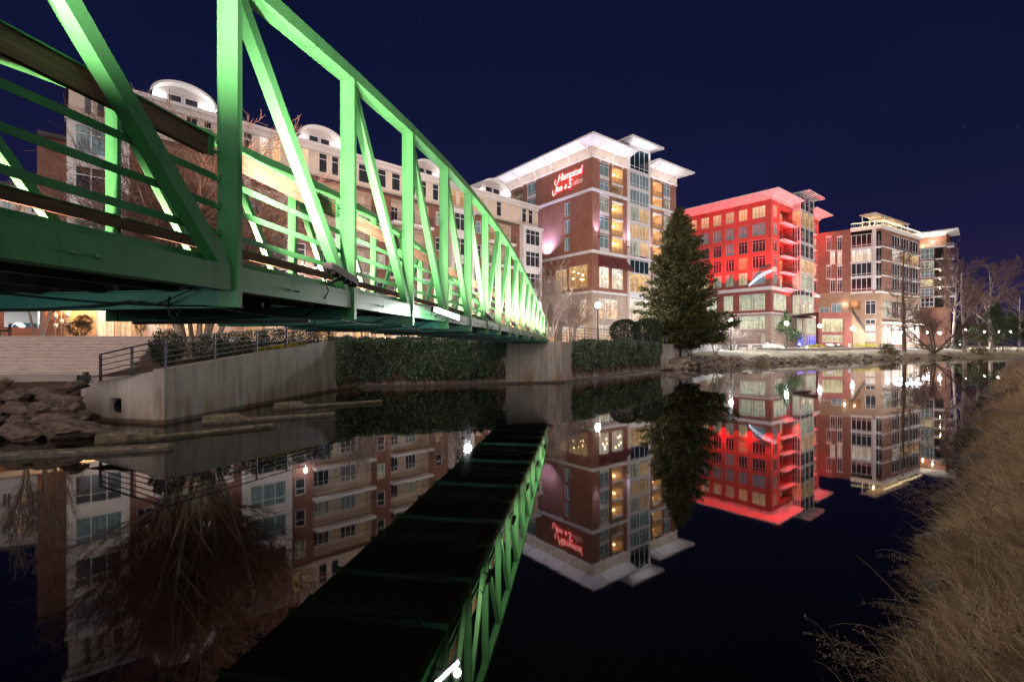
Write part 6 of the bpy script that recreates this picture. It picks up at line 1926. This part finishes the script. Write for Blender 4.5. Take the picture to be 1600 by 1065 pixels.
# ---- evergreens and beds on the right
def broadleaf(x, y, d, h, wd, label, seed, n=9, tilt=0):
    rg = random.Random(seed); bl = []
    for k in range(n):
        f = k / (n - 1); zc = h * (.34 + .56 * f)
        rr = wd * (1 - .62 * f) * rg.uniform(.55, .8)
        az = rg.uniform(0, 6.28); bl.append(((math.cos(az) * wd * (1 - f) * .62, math.sin(az) * wd * (1 - f) * .62, zc), (rr * .85, rr * .85, h * .17), 620))
    return shrub('evergreen_tree', label, 'tree', px(x, y, d), bl, .34, M['green_leaf'], seed, .42, 12, jitter=.25, shell=.25)
broadleaf(1556, 548, 108, 10.5, 4.9, 'dark green broadleaf evergreen leaning over the far right bank', 81)
broadleaf(1577, 548, 112, 8.5, 4.2, 'smaller evergreen at the right of the leaning one on the far bank', 82)
broadleaf(1527, 546, 130, 6.5, 4.0, 'rounded evergreen behind the sycamore trunks', 83)
broadleaf(1229, 545, 96, 7.2, 2.4, 'young leafy tree around the bright lamp before the red lit offices', 84, 6)
rg = random.Random(6)
for k, (x, y, d, w_, h_, mt, lb) in enumerate(((1352, 544, 106, 3.2, 1.3, 'yellow_leaf', 'yellow flowering bed right of the outside stair'), (1385, 545, 108, 2.2, 1.5, 'hedge_leaf', 'round green shrub by the lamp before the glazed corner'), (1304, 544, 108, 2.6, 1.1, 'green_leaf', 'low green shrub before the brick annex'), (1275, 543, 106, 2.6, 1.0, 'yellow_leaf', 'low yellowish shrub left of the brick annex'), (1390, 552, 92, 2.4, 1.2, 'nandina', 'dry reddish shrub on the bank before the cypress'), (1448, 545, 112, 3.4, 1.5, 'nandina', 'wide reddish bed between the forked tree and the shopfront'), (1497, 545, 118, 2.2, 1.5, 'green_leaf', 'bright green shrub between the two sycamore trunks'), (1530, 552, 108, 2.2, 1.6, 'nandina', 'twiggy red shrub under the leaning evergreen'))):
    shrub('bed_shrub', lb, 'shrub', px(x, y, d) - UP * .3, [((q * w_ * .35 - w_ * .35, rg.uniform(-.3, .3), h_ * .5), (w_ * .45, w_ * .4, h_ * .55), 420) for q in range(3)], .22, M[mt], 90 + k, .45, 6, jitter=.2)
# dark wood beyond the park
nr = np.random.default_rng(77); C = []; D = []; Ln = []
for k in range(60):
    x = 150 + k * 4.2 + nr.uniform(-3, 3); y = 235 + nr.uniform(-14, 20)
    a_, b_, l_ = leaf_blob(nr, (x, y, 4 + nr.uniform(3, 9)), (5.5, 5.5, nr.uniform(5, 9)), 260, 1.4, .25, .3); C.append(a_); D.append(b_); Ln.append(l_)
C = np.concatenate(C); D = np.concatenate(D); Ln = np.concatenate(Ln); V, Q = leaves(C, D, Ln, Ln * .5, nr)
tag(np_mesh('distant_woods', V, Q, M['hedge_leaf']), 'dark wood beyond the park at the far right', 'woods', kind='stuff')

# ================================================================ street lamps and furniture
def make_lamp():
    t = thing('street_lamp', 'tmp', 'street lamp', (0, 0, 0), 'street lamps along the river')
    mb = MB(); mb.lathe([(.0, 0), (.22, 0), (.22, .18), (.16, .28), (.13, .7), (.09, .85), (.0, .86)], n=10); mb.build('base', M['black_metal'], t, uv=False)
    mb = MB(); mb.lathe([(.065, .8), (.05, 4.35), (.09, 4.4), (.09, 4.46), (.13, 4.52), (.13, 4.6), (0, 4.61)], n=10)
    mb.build('pole', M['black_metal'], t, uv=False)
    mb = MB(); mb.lathe([(0, 4.62), (.19, 4.66), (.30, 4.85), (.28, 5.07), (.15, 5.22), (0, 5.24)], n=12); mb.build('globe', M['globe'], t, uv=False)
    mb = MB(); mb.lathe([(.14, 5.2), (.05, 5.3), (.03, 5.42), (0, 5.46)], n=8); mb.build('finial', M['black_metal'], t, uv=False)
    return t
L0 = make_lamp()
def cool(root):
    for c in root.children:
        if c.name.startswith('globe'):
            c.data = c.data.copy(); c.data.materials[0] = M['globe_cool']
spots = [((934, 477, 59.5), 'warm street lamp on the abutment between the bridge end and the round shrubs', 0, .93), ((1142, 500, 79), 'street lamp just right of the cedar among bare twigs', 1, 1), ((1229, 505, 90.6), 'brightest white street lamp before the corner of the red lit offices', 1, 1), ((1281, 509, 99), 'street lamp before the left edge of the brick annex', 0, 1), ((1332, 513, 107), 'street lamp at the foot of the outside stair', 1, 1), ((1387, 517, 119), 'warm street lamp left of the tall bare cypress', 0, 1), ((1432, 519, 122), 'street lamp between the cypress and the forked tree', 1, 1), ((1468, 520, 124), 'street lamp right behind the forked tree', 0, 1), ((731, 469, 43), 'tall plaza lamp seen through the far half of the bridge truss', 1, 1), ((1560, 517, 140), 'far street lamp behind the leaning evergreen', 0, 1), ((1580, 518, 150), 'farthest street lamp near the right edge', 1, 1), ((1508, 516, 140), 'far street lamp just right of the pale sycamore trunk', 0, 1), ((1538, 518, 152), 'far street lamp left of the leaning evergreen', 1, 1), ((1450, 519, 136), 'far street lamp in front of the white lit shopfront', 0, 1), ((1410, 518, 127), 'street lamp partly hidden behind the bare cypress trunk', 1, 1)]
for k, ((x, y, d), lb, c, s) in enumerate(spots):
    g = px(x, y, d); gz_ = 2.72 if d < 60 else max(1.74, g.z - 5.0)
    sc = (g.z - gz_) / 4.92
    if k == 0: r = L0; r.location = (g.x, g.y, gz_); r.scale = (1, 1, sc); r['label'] = lb
    else: r = dup(L0, (g.x, g.y, gz_), 0, (1, 1, sc), lb)
    if c: cool(r)
# low bollard lights
def make_bollard():
    t = thing('bollard_light', 'low dark bollard light beside the riverside footpath', 'bollard light', (0, 0, 0), 'bollard lights by the footpath')
    mb = MB(); mb.lathe([(0, 0), (.10, 0), (.10, .62), (0, .62)], n=8); mb.build('post', M['black_metal'], t, uv=False)
    mb = MB(); mb.lathe([(.0, .625), (.085, .625), (.085, .8), (0, .8)], n=8); mb.build('lens', M['bollard_lens'], t, uv=False)
    mb = MB(); mb.lathe([(0, .805), (.11, .805), (.06, .88), (0, .88)], n=8); mb.build('cap', M['black_metal'], t, uv=False)
    return t
B0 = make_bollard()
blb = ['low bollard light left of the bright street lamp on the path', 'bollard light at the foot of the bright street lamp', 'bollard light before the blue lit entrance', 'bollard light below the white notice sign', 'bollard light in the yellow bed by the annex', 'bollard light left of the blue lit entrance', 'bollard light under the sycamores']
for k, (x, y, d) in enumerate(((1199, 537, 100), (1223, 543, 93), (1261, 542, 104), (1326, 544.5, 100), (1310, 538, 112), (1249, 537.5, 112), (1500, 538, 128))):
    g = px(x, y, d); loc = (g.x, g.y, g.z - .72)
    if k == 0: B0.location = loc; B0['label'] = blb[0]
    else: dup(B0, loc, 0, None, blb[k])
# benches
def make_bench():
    t = thing('bench', 'tmp', 'bench', (0, 0, 0), 'benches by the river path')
    mb = MB()
    for k in range(4): mb.box(-.9, .9, -.25 + k * .13, -.15 + k * .13, .42, .455)
    mb.build('seat', M['black_metal'], t)
    mb = MB()
    for k in range(4): mb.box(-.9, .9, .27 + .02 * k, .29 + .02 * k, .52 + k * .1, .60 + k * .1)
    mb.build('backrest', M['black_metal'], t)
    for s in (-.8, .8):
        mb = MB(); mb.box(s - .03, s + .03, -.25, -.19, 0, .42); mb.box(s - .03, s + .03, .27, .33, 0, .92); mb.box(s - .03, s + .03, -.19, .27, .36, .415); mb.box(s - .03, s + .03, -.28, .26, .62, .65)
        mb.build('leg', M['black_metal'], t)
    return t
b0 = make_bench()
for k, (x, y, d, lb) in enumerate(((1160, 546, 88, 'black slatted bench on the path left of the stone planter'), (1183, 546, 90, 'black slatted bench right beside the other one before the offices'), (1400, 552, 104, 'black bench under the bare cypress'), (6, 529, 30.9, 'black metal chair like bench at the head of the steps near the garage opening'))):
    g = px(x, y, d)
    if k == 0: b0.location = (g.x, g.y, 1.80); b0.rotation_euler = (0, 0, -.7); b0['label'] = lb
    else: dup(b0, (g.x, g.y, 1.80 if k < 3 else TRZ), -.7, .9 if k == 3 else None, lb)
# planter wall, notice signs
t = thing('planter_wall', 'low pale stone planter wall before the red lit office building', 'wall', px(1190, 545, 95))
a = px(1155, 545, 94); b = px(1222, 545, 97); mb = MB(); mb.beam((a.x, a.y, 2.2), (b.x, b.y, 2.2), .5, 1.1); mb.build('block', M['stone'], t)
mb = MB(); mb.beam((a.x, a.y, 2.8), (b.x, b.y, 2.8), .65, .09); mb.build('coping', M['white_panel'], t)
g = px(1297, 545, 96); t = thing('information_panel', 'slanted information panel on a single leg by the footpath', 'sign', (g.x, g.y, 1.7))
mb = MB(); mb.box(g.x - .05, g.x + .05, g.y - .05, g.y + .05, 1.5, 2.6); mb.build('post', M['black_metal'], t)
mb = MB(); mb.obox((g.x - .65, g.y - .35, 2.5), (1.3, 0, 0), (0, .7, .4), (0, -.02, .04)); mb.build('panel', M['white_panel'], t)
g = px(1327, 545, 98); t = thing('notice_sign', 'small white notice sign on a post right of the information panel', 'sign', (g.x, g.y, 1.7))
mb = MB(); mb.box(g.x - .04, g.x + .04, g.y - .04, g.y + .04, 1.5, 3.1); mb.build('post', M['black_metal'], t)
mb = MB(); mb.box(g.x - .3, g.x + .3, g.y - .09, g.y - .05, 2.2, 3.0); mb.build('plate', M['white'], t)
g = px(1480, 545, 121); t = thing('litter_bin', 'dark round litter bin on the lawn near the forked tree', 'bin', (g.x, g.y, 1.75))
mb = MB(); mb.lathe([(0, 1.7), (.32, 1.7), (.36, 2.6), (0, 2.6)], (g.x, g.y, 0), 10); mb.build('drum', M['black_metal'], t)
mb = MB(); mb.lathe([(.38, 2.61), (.3, 2.75), (0, 2.8)], (g.x, g.y, 0), 10); mb.build('lid', M['black_metal'], t)
# wooden marker post with a dark plate by the path
g = px(134, 590, 18.6); t = thing('marker_post', 'short wooden marker post with a dark plate at the end of the ramp railing', 'sign', (g.x, g.y, 1.0))
mb = MB(); mb.box(g.x - .07, g.x + .07, g.y - .07, g.y + .07, .8, 1.52); mb.build('post', M['wood'], t)
mb = MB(); mb.box(g.x - .27, g.x + .27, g.y - .10, g.y - .075, 1.18, 1.40); mb.build('plate', M['black_metal'], t)
# gas meters on the brick pier
q0 = CF.P(X(96), TRZ, .0); t = thing('gas_meter', 'cluster of grey utility meters and pipes on the brick pier', 'meter', (q0.x, q0.y, TRZ))
for k, (dx, z) in enumerate(((-.35, 1.0), (-.35, 1.75), (.0, 1.35), (.35, 1.9), (.45, 1.2))):
    c = CF.P(X(96) + dx, TRZ + z, .28); mb = MB(); mb.lathe([(0, -.2), (.14, -.18), (.17, 0), (.14, .18), (0, .2)], c, 10); mb.build('meter_body', M['frame_grey'], t)
mb = MB()
for dx in (-.35, .0, .4): mb.tube([CF.P(X(96) + dx, TRZ, .2), CF.P(X(96) + dx, TRZ + 2.2, .2)], .03, 6)
for z in (.9, 1.6, 2.2): mb.tube([CF.P(X(96) - .5, TRZ + z, .2), CF.P(X(96) + .6, TRZ + z, .2)], .03, 6)
mb.build('pipework', M['frame_grey'], t)
# parked car inside the garage
gc = CF.P(X(38), TRZ - .35, -3.2)
t = thing('parked_car', 'dark parked car seen from behind inside the lit garage opening', 'car', gc)
ca, cb = CF.d.to_3d(), -CF.n.to_3d()
def CP(x, y, z): return gc + ca * x + cb * y + UP * z
def loft(secs):
    mb = MB(); n = len(secs[0]); vs = [p for s_ in secs for p in s_]
    fs = [(j * n + k, j * n + (k + 1) % n, (j + 1) * n + (k + 1) % n, (j + 1) * n + k) for j in range(len(secs) - 1) for k in range(n)]
    fs += [tuple(range(n))[::-1], tuple((len(secs) - 1) * n + k for k in range(n))]
    mb.add(vs, fs, 0, False); return mb
def sec(y, wb, wt, z0, z1, zs): return [CP(-wb, y, z0), CP(wb, y, z0), CP(wb, y, zs), CP(wt, y, z1), CP(-wt, y, z1), CP(-wb, y, zs)]
mb = loft([sec(0, .86, .80, .4, 1.0, .8), sec(.15, .92, .86, .3, 1.12, .9), sec(1.5, .93, .88, .3, 1.1, .9), sec(3.4, .92, .86, .3, 1.0, .85), sec(4.4, .84, .74, .35, .78, .65)]); mb.build('body', M['black_metal'], t)
mb = loft([sec(.2, .82, .74, 1.1, 1.25, 1.2), sec(.55, .80, .62, 1.1, 1.66, 1.5), sec(2.2, .80, .62, 1.1, 1.68, 1.5), sec(3.1, .78, .70, 1.02, 1.12, 1.1)]); mb.build('cabin_glass', M['p_sky'], t)
for sx_ in (-.7, .7): mb = MB(); mb.obox(CP(sx_ - .14, -.03, .78), ca * .28, cb * .05, UP * .16); mb.build('tail_light', M['p_redin'], t)
for sx_ in (-.85, .85):
    for y in (.85, 3.5):
        mb = MB(); mb.tube([CP(sx_ - .1, y, .32), CP(sx_ + .1, y, .32)], .32, 14); mb.build('wheel', M['cable'], t)

# ================================================================ near bank: earth, boulders, dry grass
BQ = Vector((2.92, 3.50)); BE = Vector((.72, .694)).normalized(); BM_ = Vector((BE.y, -BE.x))
bo = [-1.5, -.5, -.05, .15, .45, .8, 1.2, 1.8, 2.6, 4, 7, 14, 30, 80]
bz = [-.9, -.35, -.03, .16, .38, .58, .76, .95, 1.1, 1.2, 1.3, 1.4, 1.6, 2.2]
def edge_w(a): return .22 * noise.noise(Vector((a * .55, 3.3, 0))) + .12 * noise.noise(Vector((a * 1.7, 8.1, 0)))
def z_near(b, a):
    z = float(np.interp(b, bo, bz)); return z + (.07 * noise.noise(Vector((a * 1.1, b * 1.3, 5))) + .04 * noise.noise(Vector((a * 3.1, b * 3.3, 9)))) * min(1, max(0, b + .1) * 2)
vs = []; fs = []; NA = 190; nb = len(bo)
aa = [-9 + (k / NA) ** 1.25 * 120 for k in range(NA + 1)]
for a in aa:
    for b in bo:
        q = BQ + BE * a + BM_ * (b + edge_w(a)); vs.append((q.x, q.y, z_near(b, a)))
for j in range(NA):
    for i in range(nb - 1):
        k = j * nb + i; fs.append((k, k + 1, k + nb + 1, k + nb))
mb = MB(); mb.add(vs, fs, 0, True)
tag(mb.build('near_bank', M['thatch']), 'dark earth of the near bank under the dry grass', 'river bank', kind='structure')
def mat_dry():
    m, n, b = new_mat('dry_grass')
    g = n.nodes.new('ShaderNodeNewGeometry')
    c = ramp(n, g.outputs['Random Per Island'], [(0, (.18, .10, .06)), (.3, (.46, .29, .18)), (.6, (.68, .47, .31)), (.84, (.83, .63, .44)), (.93, (.88, .74, .55)), (.965, (.15, .17, .05)), (1, (.10, .15, .04))])
    f = noise_tex(n, coords(n, 'Object'), .9, 3)
    c = mixc(n, 1.0, c, ramp(n, f, [(.35, (.62, .56, .5)), (.5, (1, .98, .94)), (.65, (1.2, 1.15, 1.05))]), 'MULTIPLY')
    f2 = noise_tex(n, coords(n, 'Object'), 2.1, 3)
    c = mixc(n, ramp(n, f2, [(.55, (0, 0, 0)), (.68, (.6, .6, .6))]), c, (.17, .165, .06))
    n.links.new(c, b.inputs['Base Color']); b.inputs['Roughness'].default_value = .8; b.inputs['Specular IOR Level'].default_value = .2
    return m
M['dry_grass'] = mat_dry()
nr = np.random.default_rng(101)
def grass(n, a0, a1, b0, b1, L0_, L1_, wd, seed):
    nr = np.random.default_rng(seed)
    a = a0 + (a1 - a0) * nr.random(n); b = b0 + (b1 - b0) * nr.random(n)
    ew = np.array([edge_w(x) for x in np.linspace(a0, a1, 400)]); bw = b + np.interp(a, np.linspace(a0, a1, 400), ew)
    # tufts: pull towards clump centres
    nc = int(n / 60); ca_ = a0 + (a1 - a0) * nr.random(nc); cb_ = b0 + (b1 - b0) * nr.random(nc)
    own = nr.integers(0, nc, n); tu = nr.random(n) < .6
    a = np.where(tu, ca_[own] + nr.normal(size=n) * .07, a); b = np.where(tu, cb_[own] + nr.normal(size=n) * .07, b)
    bw = b + np.interp(a, np.linspace(a0, a1, 400), ew)
    z = np.array([z_near(x, y) for x, y in zip(b, a)]) - .03
    P = np.stack([BQ.x + BE.x * a + BM_.x * bw, BQ.y + BE.y * a + BM_.y * bw, z], 1)
    clump_az = nr.uniform(0, 6.283, nc)
    az = np.where(tu, clump_az[own] + nr.normal(size=n) * .8, nr.uniform(0, 6.283, n))
    lean = nr.gamma(2.0, .62, n)
    # matted growth leans towards the water and downhill
    W = np.array([-BM_.x, -BM_.y])
    dx = np.cos(az) * lean + W[0] * .28; dy = np.sin(az) * lean + W[1] * .28
    D = np.stack([dx, dy, np.ones(n)], 1); D /= np.linalg.norm(D, axis=1, keepdims=True)
    L = nr.uniform(L0_, L1_, n) * np.where(nr.random(n) < .06, 1.7, 1)
    w_ = wd * nr.uniform(.6, 1.3, n)
    S = np.cross(D, nr.normal(size=(n, 3))); S /= np.linalg.norm(S, axis=1, keepdims=True) + 1e-9
    droop = np.array([0, 0, -1.0]); out = []
    pts = [P]
    d = D.copy(); p = P.copy()
    for k in range(3):
        p = p + d * (L / 3)[:, None]; pts.append(p)
        d = d + droop * (.18 + .35 * lean / 2)[:, None] * (k + 1) * .5; d /= np.linalg.norm(d, axis=1, keepdims=True)
    ws = [1.0, .85, .55, .06]
    V = np.stack([q + S * (sg * w_ * ww * .5)[:, None] for q, ww in zip(pts, ws) for sg in (-1, 1)], 1)   # n,8,3
    base = (np.arange(n) * 8)[:, None]
    Q = np.concatenate([base + np.array([[2 * k, 2 * k + 1, 2 * k + 3, 2 * k + 2]]) for k in range(3)], 0)
    return V.reshape(-1, 3), Q
parts = [grass(62000, -1.6, 3.2, -.10, 2.0, .10, .34, .0034, 1), grass(64000, 3.0, 9, -.10, 2.0, .13, .38, .0046, 2), grass(40000, 8.5, 20, -.12, 2.2, .18, .46, .008, 3), grass(16000, 19, 60, -.1, 4.0, .25, .6, .02, 4)]
V = []; Q = []; ofs = 0
for v_, q_ in parts:
    V.append(v_); Q.append(q_ + ofs); ofs += len(v_)
V = np.concatenate(V); Q = np.concatenate(Q)
tag(np_mesh('dry_grass', V, Q, M['dry_grass']), 'matted dry brown grass covering the near river bank', 'grass', kind='stuff')
# long stray stalks and seed heads over the water
def stalk(mb, p, d, L, r, droop, n=7):
    pts = [p.copy()]; q = p.copy(); dd = d.normalized()
    for k in range(n):
        q = q + dd * (L / n); pts.append(q.copy()); dd = (dd + Vector((0, 0, -droop * (k + 1) / n))).normalized()
    mb.tube(pts, [r * (1 - .7 * k / n) for k in range(n + 1)], 4, cap=False); return pts
rg = random.Random(14); mb = MB(); C = []; D = []
for k in range(620):
    a = -1.2 + rg.random() ** 1.4 * 14; b = rg.uniform(-.1, 1.0) if k < 150 else rg.uniform(.1, 2.2)
    q = BQ + BE * a + BM_ * (b + edge_w(a)); p = Vector((q.x, q.y, z_near(b, a)))
    dd = Vector((-BM_.x * rg.uniform(.2, 1.2) + rg.gauss(0, .6), -BM_.y * rg.uniform(.2, 1.2) + rg.gauss(0, .6), rg.uniform(.5, 1.3)))
    pts = stalk(mb, p, dd, rg.uniform(.35, .85), .0028 + .0006 * a / 3, rg.uniform(.1, .55))
    if k < 150 and rg.random() < .45:
        for s in range(7):
            f = pts[-1].lerp(pts[-3], s / 7); C.append(tuple(f + Vector((rg.gauss(0, .012), rg.gauss(0, .012), rg.gauss(0, .01))))); D.append((rg.gauss(0, 1), rg.gauss(0, 1), rg.gauss(0, 1)))
ob = mb.build('dry_stalks', M['grass_tuft'], uv=False); tag(ob, 'long dry stalks leaning out over the water from the near bank', 'stalks', kind='stuff')
v_, q_ = leaves(np.array(C), np.array(D), .03, .016, nr); h = np_mesh('seed_heads', v_, q_, M['ivy_dry']); h.parent = ob
# dark seed stems hanging low over the water
def weed(a, label, sd, sp, n=9):
    rg = random.Random(sd); t = thing('dry_weed', label, 'weed', (0, 0, 0)); mb = MB(); C = []; D = []
    q = BQ + BE * a + BM_ * (.05 + edge_w(a)); p0 = Vector((q.x, q.y, z_near(.05, a)))
    for k in range(n):
        dd = Vector((-BM_.x + BE.x * rg.uniform(-.9, .5), -BM_.y + BE.y * rg.uniform(-.9, .5), rg.uniform(.1, .7)))
        pts = stalk(mb, p0 + Vector((rg.gauss(0, .05), rg.gauss(0, .05), 0)), dd, sp * rg.uniform(.6, 1.1), .004, rg.uniform(.2, .5), 8)
        for s in range(3, 8):
            for m in range(2):
                d2 = (dd + Vector((rg.gauss(0, .6), rg.gauss(0, .6), rg.gauss(0, .4)))).normalized(); tw = stalk(mb, pts[s], d2, .12 * sp, .002, .3, 3)
                for z in range(4): C.append(tuple(tw[1 + z % 3] + Vector((rg.gauss(0, .008),) * 3))); D.append((rg.gauss(0, 1), rg.gauss(0, 1), rg.gauss(0, 1)))
    mb.build('stem', M['ivy_dry'], t, uv=False); v_, q_ = leaves(np.array(C), np.array(D), .015 * sp ** .5, .009, np.random.default_rng(sd)); np_mesh('foliage_or_seeds', v_, q_, M['grass_tuft'], t)  # these small cards are the weed's seeds
    return t
weed(.0, 'brown seed weed drooping over the water at the bottom edge', 1, .62)
weed(1.0, 'brown seed weed over the second bank rock from the bottom', 2, .6)
weed(2.4, 'small seed weed halfway up the near bank edge', 3, .55)
weed(5.6, 'pale twiggy weed jutting out over the reflection of the string lights', 4, 1.1, 14)
weed(7.4, 'low pale weed farther along the near bank edge', 5, 1.0, 12)
weed(11, 'twiggy weed at the far part of the near bank', 6, 1.1, 10)
# rocks half hidden along the near water line
for k, (a, b, s, lb) in enumerate(((.45, .02, .22, 'mossy bank rock at the bottom under the drooping weed'), (1.9, .05, .24, 'brown bank rock above the mossy one on the near bank'), (3.4, .0, .26, 'bank rock halfway along the near grass edge'), (6.0, -.05, .42, 'wet bank rock by the pale twiggy weed'), (8.6, -.02, .45, 'flat bank rock farther along the near edge'), (13, -.05, .5, 'low bank rock where the near bank narrows'), (18, 0, .6, 'dark bank rock far along the near edge'), (24, 0, .7, 'big brown bank rock near the right edge of the view'), (27, .5, .8, 'reddish bank rock beside the big brown one at the right edge'))):
    q = BQ + BE * a + BM_ * (b + edge_w(a)); boulder(BM[k % 6], (q.x, q.y, .08), (s * 1.2, s * .9, s * .7), k * 1.1, .15, lb)
